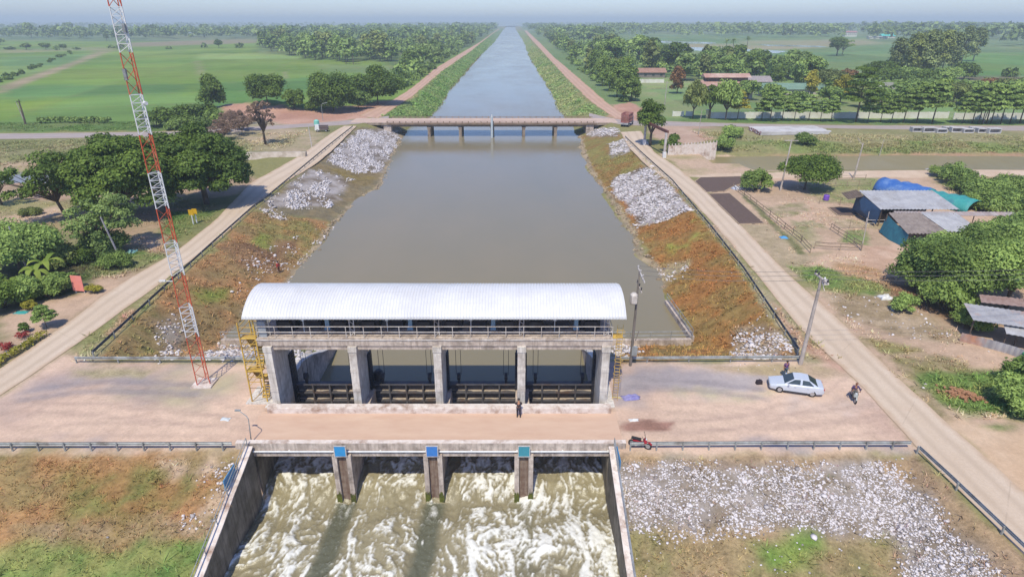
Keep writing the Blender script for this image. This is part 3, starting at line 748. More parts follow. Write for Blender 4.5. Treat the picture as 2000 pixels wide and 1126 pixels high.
def pond(poly, label):
    P = GP(poly); n = 6; pts = []
    for i in range(len(P)):
        for k in range(n):
            a = P[i] + (P[(i + 1) % len(P)] - P[i]) * k / n
            j = np.hypot(*(P[(i + 1) % len(P)] - P[i])) * 0.03
            pts.append((a[0] + rnd.uniform(-j, j), a[1] + rnd.uniform(-j, j) * 0.5, 0.06))
    MB().add(pts, [tuple(range(len(pts)))]).build('pond_water', PM, kind='structure', label=label)
pond([(1300, 92), (1390, 93), (1470, 97), (1540, 100), (1520, 104), (1440, 105), (1390, 101), (1310, 96)], 'flooded field shining beyond the school trees')
pond([(1150, 79), (1280, 80), (1400, 83), (1400, 86), (1280, 84), (1150, 81)], 'narrow band of standing water in the far field')
pond([(1320, 103), (1336, 104), (1334, 109), (1318, 108)], 'small pond showing between trees')
pond([(1480, 87), (1600, 90), (1620, 93), (1500, 90)], 'thin strip of water in the far field')
pond([(410, 54), (530, 53), (530, 63), (420, 63)], 'far flooded field on the left plain')
pond([(270, 61), (380, 62), (380, 65), (270, 64)], 'far narrow water on the left plain')
pond([(975, 46), (1015, 46), (1020, 51), (970, 51)], 'far reservoir at the end of the canal')

# white water below the gates: streaks of foam drawn out along a swirling current
RES = 0.085
fx = np.arange(-20.0, 7.65, RES); fy = np.arange(8, 46.5, RES)
X2, Y2 = np.meshgrid(fx, fy)
PXS = [7.75 - 6.96 * k for k in range(4, -1, -1)]
def psi(x, y):
    p = 9.0 * fbm(x * 0.20, y * 0.17, 3, 301) + 2.6 * fbm(x * 0.55, y * 0.5, 3, 302) + 0.55 * fbm(x * 1.6, y * 1.4, 2, 303)
    for cx, cy, r, s in ((-2.2, 34.4, 2.4, 2.6), (4.4, 33.8, 2.7, -3.0), (-9.9, 33.0, 2.0, 1.6), (-16.8, 32.6, 2.0, -1.4), (1.0, 30.0, 2.4, 1.8), (-13.8, 30.4, 1.8, 1.2)):
        p = p + s * np.exp(-((x - cx) ** 2 + (y - cy) ** 2) / r ** 2)
    return p
pf = psi(X2, Y2)
gy, gx = np.gradient(pf, RES)
u, v = gy - 0.0, -gx - 1.7
sp = np.hypot(u, v) + 1e-6; u, v = u / sp, v / sp
def bil(A, i, j):
    i = np.clip(i, 0, A.shape[0] - 1.001); j = np.clip(j, 0, A.shape[1] - 1.001)
    i0 = i.astype(int); j0 = j.astype(int); a, b_ = i - i0, j - j0
    return (A[i0, j0] * (1 - b_) + A[i0, j0 + 1] * b_) * (1 - a) + (A[i0 + 1, j0] * (1 - b_) + A[i0 + 1, j0 + 1] * b_) * a
JJ, II = np.meshgrid(np.arange(len(fx), dtype=float), np.arange(len(fy), dtype=float))
def lic(A, n):
    acc = A.copy(); w = 1.0
    for sgn in (1, -1):
        i, j = II.copy(), JJ.copy()
        for k in range(n):
            du, dv_ = bil(u, i, j), bil(v, i, j); i = i + sgn * dv_; j = j + sgn * du
            acc += bil(A, i, j) * (1 - k / n) if k % 2 == 0 else 0.0
            w += (1 - k / n) * (0.5 if k % 2 == 0 else 0.5) / 2 if sgn == 1 else 0
    acc = acc - acc.mean(); return acc / acc.std()
L1 = lic(fbm(X2 * 3.6, Y2 * 3.6, 2, 311), 16)
L2 = lic(fbm(X2 * 1.3, Y2 * 1.3, 2, 312), 30)
L3 = lic(hash2(np.floor(X2 / 0.17), np.floor(Y2 / 0.17), 7), 8)
cov = 0.36 + 1.5 * (fbm(X2 * 0.22, Y2 * 0.18, 3, 313) - 0.5)
for cx, cy, r, s in ((-2.6, 34.6, 2.6, .55), (4.6, 34.2, 3.0, .60), (-0.6, 32.2, 2.2, .45), (5.4, 30.6, 2.4, .35), (-9.0, 33.6, 1.7, .30), (-16.0, 33.4, 1.5, .30), (-14.4, 30.8, 1.3, .40), (-8.4, 30.2, 1.2, .35), (-18.0, 30.6, 1.6, .25)):
    cov = cov + 0.55 * s * np.exp(-((X2 - cx) ** 2 + (Y2 - cy) ** 2) / r ** 2)
wake = 0
for px_ in PXS[1:4]:
    ctr = px_ + 0.12 - (37 - Y2) * 0.07 * (px_ < -5) + (fbm(Y2 * 0.4, Y2 * 0, 2, 8) - 0.5) * 0.6
    ww = np.exp(-((X2 - ctr) / 0.85) ** 4) * (Y2 < 37.6) * sstep(24, 29, Y2)
    wake = np.maximum(wake, ww * np.where(px_ > 0, 0.35, 1.0))
cov = cov * (1 - wake) - 0.45 * wake + 0.10 * sstep(38, 36, Y2) * (1 - wake)
rg1 = 1 - np.abs(2 * fbm(X2 * 0.42 + 0.10 * pf, Y2 * 0.36 + 0.08 * pf, 4, 321, 0.55) - 1)
rg2 = 1 - np.abs(2 * fbm(X2 * 1.15 + 0.16 * pf, Y2 * 0.95 - 0.12 * pf, 3, 322, 0.55) - 1)
rg3 = 1 - np.abs(2 * fbm(X2 * 2.6 + 0.12 * pf, Y2 * 2.2, 3, 323, 0.6) - 1)
foam = 0.22 * L2 + 0.46 * L1 + 0.62 * L3 + (rg1 - 0.74) * 3.2 + (rg2 - 0.74) * 2.2 + (rg3 - 0.72) * 2.4 + (cov - 0.36) * 2.1 - 0.62 + 0.8 * sstep(38, 40.5, Y2)  # foam under the road slab, with extra white added to brighten its shade
foam = sstep(-0.75, 2.0, foam) ** 1.15
for px_ in PXS[1:4]:
    foam = np.maximum(foam, 0.9 * np.exp(-((X2 - px_ - 0.12) / (0.32 + 0.03 * (37.5 - Y2))) ** 2) * sstep(35.2, 37.3, Y2) * (Y2 < 37.7) * np.clip(0.6 + 0.4 * L1, 0, 1))
hh = WD + 0.55 * (fbm(X2 * 0.35, Y2 * 0.3, 3, 207) - 0.5) * (1 - 0.7 * wake) + 0.07 * np.clip(L2, -2, 2.5) * (1 - 0.7 * wake) + 0.022 * np.clip(L1, -2, 2.5) + 0.10 * foam
for cx, cy, r, s in ((-2.4, 34.8, 2.4, .5), (4.6, 34.3, 2.8, .55), (-9.3, 33.8, 1.9, .3), (-16.3, 33.6, 1.8, .25)):
    hh = hh + s * np.exp(-((X2 - cx) ** 2 + (Y2 - cy) ** 2) / r ** 2)
hh += sstep(37, 40, Y2) * 0.95 + 0.16 * (rg2 - 0.7) + 0.07 * (rg3 - 0.7)
Vw = np.stack([X2, Y2, hh], -1).reshape(-1, 3); nxw = len(fx)
jj = (np.arange(len(fy) - 1)[:, None] * nxw + np.arange(nxw - 1)[None, :]).ravel()
m, nt, p = newmat('rushing_water')
fa = nd(nt, 'ShaderNodeAttribute', attribute_name='foam').outputs['Fac']
geo = nd(nt, 'ShaderNodeNewGeometry').outputs['Position']
n1 = noise(nt, geo, 6.5, 5, 0.75)
ff = mathn(nt, 'ADD', fa, mathn(nt, 'MULTIPLY', mathn(nt, 'SUBTRACT', n1, 0.5), 1.35))
fo = ramp(nt, ff, [(0.10, (0, 0, 0)), (0.40, (0.26, 0.26, 0.26)), (0.92, (1, 1, 1))])
body = ramp(nt, noise(nt, geo, 0.3, 4), [(0.3, C(140, 131, 104)), (0.7, C(166, 156, 126))])
calm = nd(nt, 'ShaderNodeAttribute', attribute_name='calm').outputs['Fac']
body = mixc(nt, mathn(nt, 'MULTIPLY', calm, 0.85), body, C(94, 97, 80))
nt.links.new(mixc(nt, fo, body, C(238, 237, 231)), p.inputs['Base Color'])
nt.links.new(mathn(nt, 'ADD', mathn(nt, 'MULTIPLY', fo, 0.5), 0.25), p.inputs['Roughness'])
b = nd(nt, 'ShaderNodeBump'); b.inputs['Strength'].default_value = 0.5; b.inputs['Distance'].default_value = 0.06
nt.links.new(n1, b.inputs['Height']); nt.links.new(b.outputs[0], p.inputs['Normal'])
wm = mesh_np('outlet_water', Vw, [np.stack([jj, jj + 1, jj + nxw + 1, jj + nxw], 1)], [m], smooth=True)
wa = wm.attributes.new('foam', 'FLOAT', 'POINT'); wa.data.foreach_set('value', np.clip(foam, 0, 1.2).astype(np.float32).ravel())
wa = wm.attributes.new('calm', 'FLOAT', 'POINT'); wa.data.foreach_set('value', np.clip(wake * 1.1, 0, 1).astype(np.float32).ravel())
link('outlet_water', wm, kind='structure', label='churning white water below the gates')

# ------------------------------------------------------------------ gate house
GH = thing('gate_house', 'long concrete gate house with white barrel roof spanning the canal', 'sluice gate house', (-6.2, 46.5, 0))
for x in PXS:
    b = MB().b2(x - 0.32, x + 0.32, 44.2, 47.9, -7.5, 5.0).b2(x - 0.36, x + 0.36, 44.15, 48.4, 5.0, 5.5)
    b.b2(x - 0.32, x + 0.32, 48.0, 48.9, -7.5, -0.2)
    for z in (1.2, 3.1): b.b2(x - 0.335, x + 0.335, 44.17, 44.6, z, z + 0.35)
    pr = b.build('pier', CONC, GH)
    for s in (-1, 1):
        if (x < -20 and s < 0) or (x > 7 and s > 0): continue
        x_ = sorted((x + s * 0.325, x + s * 0.46)); g = MB().b2(x_[0], x_[1], 47.3, 48.45, -7.0, 3.0)
        for k in range(16): x_ = sorted((x + s * 0.33, x + s * 0.52)); g.b2(x_[0], x_[1], 47.26, 48.0, -1.6 + k * 0.29, -1.48 + k * 0.29)
        g.build('gate_guide', DARK, pr)
dk = MB().b2(-20.9, 8.25, 44.4, 49.6, 5.5, 6.2)
for k in range(4): dk.b2(PXS[k] + 0.34, PXS[k + 1] - 0.34, 44.5, 45.0, 5.1, 5.495)
dk.build('deck', CONC_D, GH)
MB().b2(-20.92, 8.27, 44.33, 44.44, 6.02, 6.1).build('drip_edge', WHITE_O, GH)
rl = MB()
for z in (6.72, 7.22): rl.tube([(-20.8, 44.5, z), (8.15, 44.5, z)], 0.035, 6)
xx = -20.8
while xx <= 8.2: rl.tube([(xx, 44.5, 6.2), (xx, 44.5, 7.22)], 0.03, 6); xx += 1.45
for z in (6.72, 7.22):
    rl.tube([(-20.8, 49.5, z), (8.15, 49.5, z)], 0.03, 6); rl.tube([(8.15, 44.5, z), (8.15, 49.5, z)], 0.03, 6)
rl.build('railing', WHITE_O, GH)
MB().b2(-20.35, 8.25, 42.75, 43.35, 0, 0.5).b2(-20.35, 8.25, 42.85, 43.4, 0.5, 0.56).build('front_kerb', CONC_L, GH)
# roof
XR0, XR1 = -21.6, 9.15
yc, zc, Rr_ = 47.2, 4.91, 4.59
a0 = math.asin(3.25 / Rr_)
nxr = 742; na = 20
Xr = np.linspace(XR0, XR1, nxr); An = np.linspace(-a0, a0, na)
rad = Rr_ + 0.036 * np.cos(2 * math.pi * (Xr - XR0) / 0.2486)
Vr = np.stack([np.repeat(Xr[None], na, 0), yc + np.sin(An)[:, None] * rad[None], zc + np.cos(An)[:, None] * rad[None]], -1).reshape(-1, 3)
j2 = (np.arange(na - 1)[:, None] * nxr + np.arange(nxr - 1)[None]).ravel()
rm = mesh_np('roof', Vr - np.array(GH.location), [np.stack([j2, j2 + 1, j2 + nxr + 1, j2 + nxr], 1)], [ROOFW], smooth=True)
ro = link('roof', rm, GH)
sm_ = ro.modifiers.new('thickness', 'SOLIDIFY'); sm_.thickness = 0.03
tr = MB()
for x in PXS + [PXS[0] - 0.9]:
    for y0 in (44.9, 49.3):
        for dx in (-0.18, 0.18): tr.bar((x + dx, y0, 6.2), (x + dx, y0, 8.25), 0.07)
        for k in range(6): tr.bar((x + (0.18 if k % 2 else -0.18), y0, 6.2 + k * 0.34), (x - (0.18 if k % 2 else -0.18), y0, 6.54 + k * 0.34), 0.045)
    pts = [(x, yc + math.sin(a) * (Rr_ - 0.1), zc + math.cos(a) * (Rr_ - 0.1)) for a in np.linspace(-a0, a0, 9)]
    tr.tube(pts, 0.05, 5)
    tr.bar(pts[0], pts[-1], 0.07)
for a in np.linspace(-a0 + 0.03, a0 - 0.03, 6):
    tr.bar((XR0 + 0.1, yc + math.sin(a) * (Rr_ - 0.06), zc + math.cos(a) * (Rr_ - 0.06)), (XR1 - 0.1, yc + math.sin(a) * (Rr_ - 0.06), zc + math.cos(a) * (Rr_ - 0.06)), 0.06)
tr.build('roof_truss', WHITE_O, GH)
for k in range(4):
    c = (PXS[k] + PXS[k + 1]) / 2
    MB().b2(c + 0.95, c + 1.28, 46.0, 46.4, 6.2, 8.3).b2(c + 0.88, c + 1.35, 45.9, 46.5, 6.2, 6.4).build('column', BLUEP, GH)
    h = MB()
    for s in (-1, 1):
        h.b2(c + s * 2.3 - 0.8, c + s * 2.3 + 0.8, 45.9, 47.3, 6.2, 7.5).tube([(c + s * 2.3 - 0.9, 47.9, 6.95), (c + s * 2.3 + 0.9, 47.9, 6.95)], 0.6, 14)
        h.b2(c + s * 2.3 - 0.5, c + s * 2.3 + 0.5, 45.6, 45.95, 6.2, 7.1)
    h.tube([(c - 2.2, 46.6, 7.0), (c + 2.2, 46.6, 7.0)], 0.09, 8).b2(c - 0.7, c + 0.5, 46.2, 47.6, 6.2, 7.7)
    h.tube([(c - 0.6, 46.0, 7.15), (c + 0.5, 46.0, 7.15)], 0.28, 10)
    hw = h.build('hoist', DARK, GH)
    MB().b2(c - 0.85, c - 0.6, 45.5, 45.7, 7.25, 7.5).bar((c - 0.72, 45.6, 6.2), (c - 0.72, 45.6, 7.26), 0.06).build('control_box', WHITE_P, hw)
MB().b2(-20.75, -20.1, 44.62, 45.1, 6.2, 7.6).build('cabinet', M('grey_cabinet', C(176, 182, 190), C(158, 162, 170), 0.5), GH)
lad = MB()
for dx in (-0.22, 0.22): lad.bar((8.85 + dx, 44.7, 0), (8.85 + dx, 44.7, 7.3), 0.035)
for k in range(24): lad.bar((8.65, 44.7, 0.3 + k * 0.29), (9.05, 44.7, 0.3 + k * 0.29), 0.025)
for k in range(8):
    lad.tube([(8.85 + 0.36 * math.sin(t), 44.7 - 0.62 * math.sin(t / 2 + 0.0) * abs(math.sin(t / 2)) - 0.0, 2.2 + k * 0.66) for t in np.linspace(0, 2 * math.pi, 9)], 0.018, 4)
lad.b2(8.2, 9.1, 44.5, 45.3, 6.15, 6.2).build('ladder', YEL, GH)

# steel gates
for k in range(4):
    x0, x1 = PXS[k] + 0.34, PXS[k + 1] - 0.34; c = (x0 + x1) / 2
    lab = ['dark steel sluice gate in the bay beside the yellow stairs', 'dark steel sluice gate with a black float drum above it',
           'dark steel sluice gate left of the standing man', 'dark steel sluice gate in the bay nearest the yellow ladder'][k]
    T = thing('steel_gate', lab, 'sluice gate', (c, 48.2, -0.3), group='steel gates between the piers')
    MB().b2(x0, x1, 48.2, 48.3, -5.2, -0.3).build('skin_plate', STEEL, T)
    for z in (-0.3, -1.18, -2.06, -2.94): MB().b2(x0, x1, 47.75, 48.2, z - 0.14, z).build('girder', STEEL, T)
    for z in (-1.18, -2.06, -2.94):
        n_ = 26; xsl = np.linspace(x0 + 0.1, x1 - 0.1, n_); edge = 48.17 - 0.30 * np.clip(fbm(xsl * 1.4 + z * 7 + k * 31, xsl * 0, 3, 12) * 1.9 - 0.35, 0.12, 1)
        MB().prism([(x_, 48.19) for x_ in xsl] + [(x_, e_) for x_, e_ in zip(xsl[::-1], edge[::-1])], 'z', z + 0.002, z + 0.03).build('silt', DUST, T)
    for q in range(5):
        xq = x0 + 0.08 + q * (x1 - x0 - 0.16) / 4
        MB().b2(xq - 0.07, xq + 0.07, 47.7, 48.18, -4.0, -0.31).build('rib', STEEL, T)
    for s in (-1, 1):
        cb = MB()
        for d_ in (-0.22, 0.22): cb.tube([(c + s * 2.15 + d_, 48.1, 0.5), (c + s * 2.15 + d_, 48.1, 5.45)], 0.022, 5)
        cb.build('cable', DARK, T)
        MB().tube([(c + s * 2.15 - 0.14, 48.1, 0.35), (c + s * 2.15 + 0.14, 48.1, 0.35)], 0.34, 12).b2(c + s * 2.15 - 0.1, c + s * 2.15 + 0.1, 47.95, 48.25, -0.3, 0.35).build('pulley', DARK, T)
    if k == 1:
        MB().tube([(x0 + 0.55, 48.6, -0.9), (x0 + 0.55, 48.6, -0.5), (x0 + 0.55, 48.6, 0.5), (x0 + 0.55, 48.6, 0.7)], [0.3, 0.45, 0.45, 0.25], 14).build('float_drum', DARK, T)

# yellow stair tower
ST = thing('stair_tower', 'yellow steel stair tower beside the left end pier', 'stairs', (-21.6, 45.3, 0))
sx0, sx1, sy0, sy1 = -22.25, -20.95, 44.4, 46.6
for x in (sx0, sx1):
    for y in (sy0, sy1): MB().bar((x, y, 0), (x, y, 8.0 if x > -22 else 7.6), 0.09).build('post', YEL, ST)
for i, z in enumerate((1.55, 3.1, 4.65, 6.2)):
    MB().b2(sx0, sx1, (sy0 if i % 2 else sy1 - 0.7), (sy0 + 0.7 if i % 2 else sy1), z - 0.08, z).build('landing', YEL, ST)
    ya, yb = (sy0 + 0.6, sy1 - 0.6) if i % 2 == 0 else (sy1 - 0.6, sy0 + 0.6)
    f = MB(); xa = sx0 + (0.08 if i % 2 else 0.66)
    for dx in (0, 0.55): f.bar((xa + dx, ya, z - 1.55), (xa + dx, yb, z - 0.04), 0.04, 0.16)
    for q in range(7): t = (q + 0.5) / 7; f.b2(xa, xa + 0.55, ya + (yb - ya) * t - 0.1, ya + (yb - ya) * t + 0.1, z - 1.55 + 1.5 * t, z - 1.52 + 1.5 * t)
    f.build('stair_flight', YEL, ST)
    h = MB()
    for zz in (0.5, 1.0):
        for (p, q) in (((sx0, sy0), (sx1, sy0)), ((sx0, sy0), (sx0, sy1)), ((sx0, sy1), (sx1, sy1))): h.bar((*p, z + zz), (*q, z + zz), 0.045)
    h.bar((sx0, sy0, z - 1.5), (sx1, sy0, z - 0.1), 0.04).bar((sx0, sy0, z - 0.1), (sx0, sy1, z - 1.5), 0.04)
    h.build('handrail', YEL, ST)
MB().b2(-22.7, -20.8, 44.1, 46.8, 0.0, 0.1).build('footing', CONC, ST)

# ------------------------------------------------------------------ road slab over the outlet, piers and walls
OB = thing('outlet_bridge', 'low concrete road slab over the outlet with stained parapet', 'bridge', (-6, 41, 0))
sb = MB(); sb.b2(-20.9, 8.6, 38.35, 43.0, -0.6, 0.02)
m, nt, p = newmat('dusty_deck')
geo = nd(nt, 'ShaderNodeNewGeometry').outputs['Position']
nt.links.new(ramp(nt, noise(nt, stretch(nt, geo, 0.25, 0.8, 1), 1.2, 6, 0.65), [(0.3, PINK), (0.7, PINK2)]), p.inputs['Base Color']); p.inputs['Roughness'].default_value = 0.95
sb.build('slab', m, OB)
for xa in (-20.9, 7.41): MB().b2(xa, xa + 1.14, 38.36, 43.6, -7.5, -0.61).build('abutment', CONC_W, OB)
MB().b2(-21.1, 8.7, 38.15, 38.55, -0.02, 0.5).b2(-20.95, 8.6, 38.12, 38.34, -0.65, -0.03).build('parapet', CONC_D, OB)
MB().b2(-21.1, 8.7, 38.2, 38.6, 0.5, 0.53).build('coping', CONC_L, OB)
pp = MB().tube([(-21.6, 38.0, -0.12), (9.6, 38.0, -0.12)], 0.07, 8)
for x in np.arange(-20.5, 9, 3.48): pp.b2(x - 0.05, x + 0.05, 38.0, 38.15, -0.2, -0.05)
pp.build('pipe_rail', WHITE_P, OB)
for k in (1, 2, 3):
    x = PXS[k] + 0.12
    pr = MB().b2(x - 0.6, x + 0.6, 38.1, 47.5, -7.5, -0.61)
    for s in (-1, 1): pr.b2(x + s * 0.36, x + s * 0.72, 37.75, 38.09, -7.5, -0.35) if s > 0 else pr.b2(x - 0.72, x - 0.36, 37.75, 38.09, -7.5, -0.35)
    pq = pr.build('pier', CONC_D, OB)
    MB().b2(x - 0.34, x + 0.34, 38.02, 38.085, -7.4, -0.66).build('slot_face', RUSTC, pq)
    for s in (-1, 1):
        c_ = x + s * 0.54; n_ = 14; tops = [(c_ - 0.2 + 0.4 * i / n_, -4.05 + 0.5 * (rnd.random() - 0.3)) for i in range(n_ + 1)]
        MB().prism([(c_ - 0.2, -5.9)] + tops + [(c_ + 0.2, -5.9)], 'y', 37.71, 37.745).build('moss', MOSS, pq)
for k in (1, 2, 3):
    x = PXS[k] + 0.12
    lab, c1 = [('bright blue board on the pier nearest the left wall', C(60, 160, 226)), ('deep blue board on the middle outlet pier', C(72, 138, 220)), ('faded teal board on the pier nearest the right wall', C(72, 158, 178))][k - 1]
    T = thing('gauge_board', lab, 'sign', (x, 37.72, -0.3), group='boards on the outlet piers')
    MB().b2(x - 0.43, x + 0.43, 37.66, 37.7, -0.3, 0.62).build('panel', M('board_' + str(k), c1, tuple(v * 0.9 for v in c1), 0.5, 3.0, c3=tuple(v * 0.8 for v in c1)), T)
    fr = MB()
    for dx in (-0.44, 0.44): fr.b2(x + dx - 0.03, x + dx + 0.03, 37.64, 37.73, -0.35, 0.66)
    for z in (-0.33, 0.64): fr.b2(x - 0.41, x + 0.41, 37.645, 37.725, z - 0.025, z + 0.025)
    fr.build('frame', WHITE_O, T)

def gz(x, y): return float(hgt(np.array([x]), np.array([y]))[0])
def wall(x0, x1, xg, label, ys, lift=0.3, name='wing_wall', mat=CONC_W):
    T = thing(name, label, 'retaining wall', ((x0 + x1) / 2, ys[0], 0))
    top = [(y, gz(xg, y) + lift) for y in ys]
    MB().prism([(ys[-1], -8)] + [(ys[0], -8)] + top, 'x', x0, x1).build('wall', mat, T)
    cp = MB()
    for (ya, za), (yb, zb) in zip(top[:-1], top[1:]):
        cp.hexa([(x0 - .06, ya, za + .005), (x1 + .06, ya, za + .005), (x1 + .06, yb, zb + .005), (x0 - .06, yb, zb + .005), (x0 - .06, ya, za + .09), (x1 + .06, ya, za + .09), (x1 + .06, yb, zb + .09), (x0 - .06, yb, zb + .09)])
    cp.build('coping', CONC_L if lift > 0.2 else CONC, T)
    return T, top
def siderail(T, x, top):
    for y, z in top[::1]: MB().tube([(x, y, z), (x, y, z + 0.85)], 0.03, 6).build('rail_post', GALV, T)
    r = MB()
    for h in (0.45, 0.85): r.tube([(x, y, z + h) for y, z in top], 0.028, 6)
    r.build('handrail', GALV, T)
ysd = list(np.arange(38.0, 8, -2.0))
T, top = wall(-20.2, -19.75, -21.2, 'sloping concrete wing wall on the left of the white water', ysd); siderail(T, -20.1, top)
MB().b2(-20.28, -20.22, 34.1, 35.9, top[1][1] - 0.1, top[1][1] + 0.75).build('notice_board', M('board_side', C(96, 160, 206), C(84, 146, 190), 0.5), T)
T, top = wall(7.4, 7.85, 9.0, 'sloping concrete wing wall on the right of the white water', ysd); siderail(T, 7.75, top)
MB().b2(7.88, 7.94, 36.0, 37.7, top[1][1] + 0.1, top[1][1] + 0.95).build('notice_board', M('board_side2', C(60, 140, 196), C(56, 130, 180), 0.5), T)
yu = [43.6, 46, 48, 51.4, 54, 57, 60, 63]
wall(-20.8, -20.1, -21.6, 'stone faced channel wall upstream of the left pier', yu, 0.0, 'channel_wall', CONC_D)
wall(7.95, 8.65, 9.5, 'stone faced channel wall upstream of the right pier', yu, 0.0, 'channel_wall', CONC_D)

# low walls and rails at the head of the basin
def lowrail(pts, label, h=0.95, step=2.2, wallz=None):
    T = thing('waterside_railing', label, 'railing', pts[0])
    L = [Vector(p) for p in pts]; r = MB(); ps = []
    for a, b in zip(L[:-1], L[1:]):
        n = max(1, int((b - a).length / step))
        for i in range(n + 1): ps.append(a + (b - a) * i / n)
        for hh_ in (h * 0.5, h): r.tube([a + Vector((0, 0, hh_)), b + Vector((0, 0, hh_))], 0.04, 6)
    r.build('rail', GALV, T)
    for q in ps: MB().tube([q - Vector((0, 0, 0.3)), q + Vector((0, 0, h))], 0.035, 6).build('post', GALV, T)
    if wallz:
        w = MB()
        for a, b in zip(L[:-1], L[1:]): w.bar(a + Vector((0, 0, -0.9)), b + Vector((0, 0, -0.9)), 0.5, 1.8)
        w.build('plinth', CONC_D, T)
xr = G0(1348, 657, -3.7); xd = G0(1302, 585, -3.9)
lowrail([(8.9, 62.6, -3.75), (xr[0], 62.9, -3.75)], 'grey pipe railing along the water right of the gate house', wallz=True)
lowrail([(xr[0] + 0.3, 63.4, -3.75), (xd[0], xd[1], -3.95)], 'grey pipe railing slanting up the right shore', wallz=True)
xl = G0(436, 657, -3.7)
lowrail([(-21.0, 62.6, -3.75), (xl[0], 62.8, -3.75)], 'grey pipe railing along the water left of the gate house', wallz=True)

# ------------------------------------------------------------------ guard rails
WPROF = [(0.0, 0.44), (0.07, 0.48), (0.07, 0.53), (0.015, 0.57), (0.015, 0.61), (0.07, 0.65), (0.07, 0.70), (0.0, 0.74)]
def guardrail(pts, label, step=4.0, mat=GALV, flip=1):
    P = [Vector((x, y, 0)) for x, y in pts]
    T = thing('guard_rail', label, 'guard rail', P[0], group='steel guard rails')
    V = []; F = []
    nor = []
    for i in range(len(P)):
        d = (P[min(i + 1, len(P) - 1)] - P[max(i - 1, 0)]).normalized(); nor.append(Vector((-d.y, d.x, 0)) * flip)
    for p, n in zip(P, nor):
        for o, z in WPROF: V.append(p + n * (o + 0.06) + Vector((0, 0, z)))
        for o, z in WPROF: V.append(p + n * (o + 0.045) + Vector((0, 0, z)))
    K = len(WPROF); W2 = 2 * K
    for i in range(len(P) - 1):
        for k in range(K - 1):
            a = i * W2 + k; F.append((a, a + 1, a + W2 + 1, a + W2)); a += K; F.append((a, a + W2, a + W2 + 1, a + 1))
        for k in (0, K - 1): a = i * W2 + k; F.append((a, a + K, a + K + W2, a + W2))
    MB().add(V, F).build('beam', mat, T)
    pm = MB().b2(-0.05, 0.05, -0.05, 0.05, -0.5, 0.68).build('post', GALV, T, local=True)
    d = 0.0; first = True
    for a, b in zip(P[:-1], P[1:]):
        L = (b - a).length; u = (b - a) / L
        while d < L:
            o = pm
            if not first: o = pm.copy(); COL.objects.link(o); o.parent = T
            first = False
            o.location = a + u * d - P[0]
            d += step
        d -= L
    return T
def GX(pts): return [G0(x, y)[:2] for x, y in pts]
guardrail(GX([(184, 698), (340, 552), (420, 478), (495, 410), (520, 392), (580, 341), (640, 290), (690, 250)]), 'long guard rail along the left bank road beside the dry slope', 4.0, GALV_D, 1)
guardrail([(-41.6, 51.0), (-22.9, 51.0)], 'straight guard rail behind the red and white mast', 4.0, GALV, -1)
guardrail([(8.9, 51.0), (27.6, 51.2)], 'straight guard rail behind the silver car', 4.0, GALV, -1)
guardrail(GX([(1557, 692), (1450, 530), (1388, 449), (1312, 357), (1250, 300), (1220, 270)]), 'long guard rail along the right bank road above the orange slope', 4.0, GALV_D, -1)
guardrail([(-60, 38.0), (-39, 37.95), (-21.3, 38.0)], 'guard rail above the dry grass slope in front', 2.0, GALV, 1)
guardrail([(9.0, 38.0), (20, 38.1), (30.4, 38.1)], 'guard rail above the white stone slope', 2.0, GALV, 1)
guardrail(GX([(1790, 885), (1850, 941), (2000, 1086), (2110, 1195)]), 'guard rail beside the road at the lower right corner', 4.0, GALV, 1)
# ------------------------------------------------------------------ red and white mast
RED_P = M('mast_red', C(214, 96, 66), C(192, 82, 60), 0.55, 2.0, c3=C(214, 130, 104))
WHT_P = M('mast_white', C(238, 238, 240), C(220, 220, 224), 0.5, 2.0)
bx_, by_, _ = G0(400, 749)
MT = thing('radio_mast', 'tall slim red and white lattice mast on a concrete pad', 'mast', (bx_, by_, 0))
MB().b2(bx_ - 0.9, bx_ + 0.9, by_ - 0.8, by_ + 0.8, -0.2, 0.14).build('pad', CONC_L, MT)
zb = [0.14, 4.9, 7.8, 10.65, 13.5, 16.35, 19.2, 22.1, 25.0, 27.9, 30.9, 33.8, 36.7, 39.6, 42.0]
def leg(z, k):
    r = 0.62 - 0.22 * z / 42.0; a = R(90 + 120 * k + 12)
    return (bx_ + r * math.cos(a), by_ + r * math.sin(a), z)
for i, (z0, z1) in enumerate(zip(zb[:-1], zb[1:])):
    s = MB()
    for k in range(3):
        s.bar(leg(z0, k), leg(z1 - 0.02, k), 0.062)
        n = max(3, int((z1 - z0) / (0.55 if i % 2 else 1.0)))
        for q in range(n):
            za = z0 + (z1 - z0) * q / n; zc_ = z0 + (z1 - z0) * (q + 1) / n - 0.02
            s.bar(leg(za, (k + q) % 3), leg(zc_, (k + q + 1) % 3), 0.035)
            if i % 2: s.bar(leg(zc_, k), leg(zc_, (k + 1) % 3), 0.035)
    s.build('mast_section', WHT_P if i % 2 else RED_P, MT)
a = leg(10.2, 1)
MB().bar(a, (a[0] - 1.0, a[1] - 0.2, 10.25), 0.06).box((a[0] - 0.75, a[1] - 0.2, 10.3), (0.5, 0.14, 0.12)).build('antenna_arm', WHITE_P, MT)
MB().tube([leg(24.4, 2), (leg(24.4, 2)[0] + 0.25, leg(24.4, 2)[1] - 0.2, 24.4)], 0.14, 8).build('beacon', WHITE_P, MT)
MB().box((bx_ - 0.35, by_ - 0.3, 26.4), (0.2, 0.2, 0.8)).box((bx_ + 0.35, by_ - 0.3, 29.5), (0.18, 0.18, 0.6)).build('antenna_box', GALV, MT)

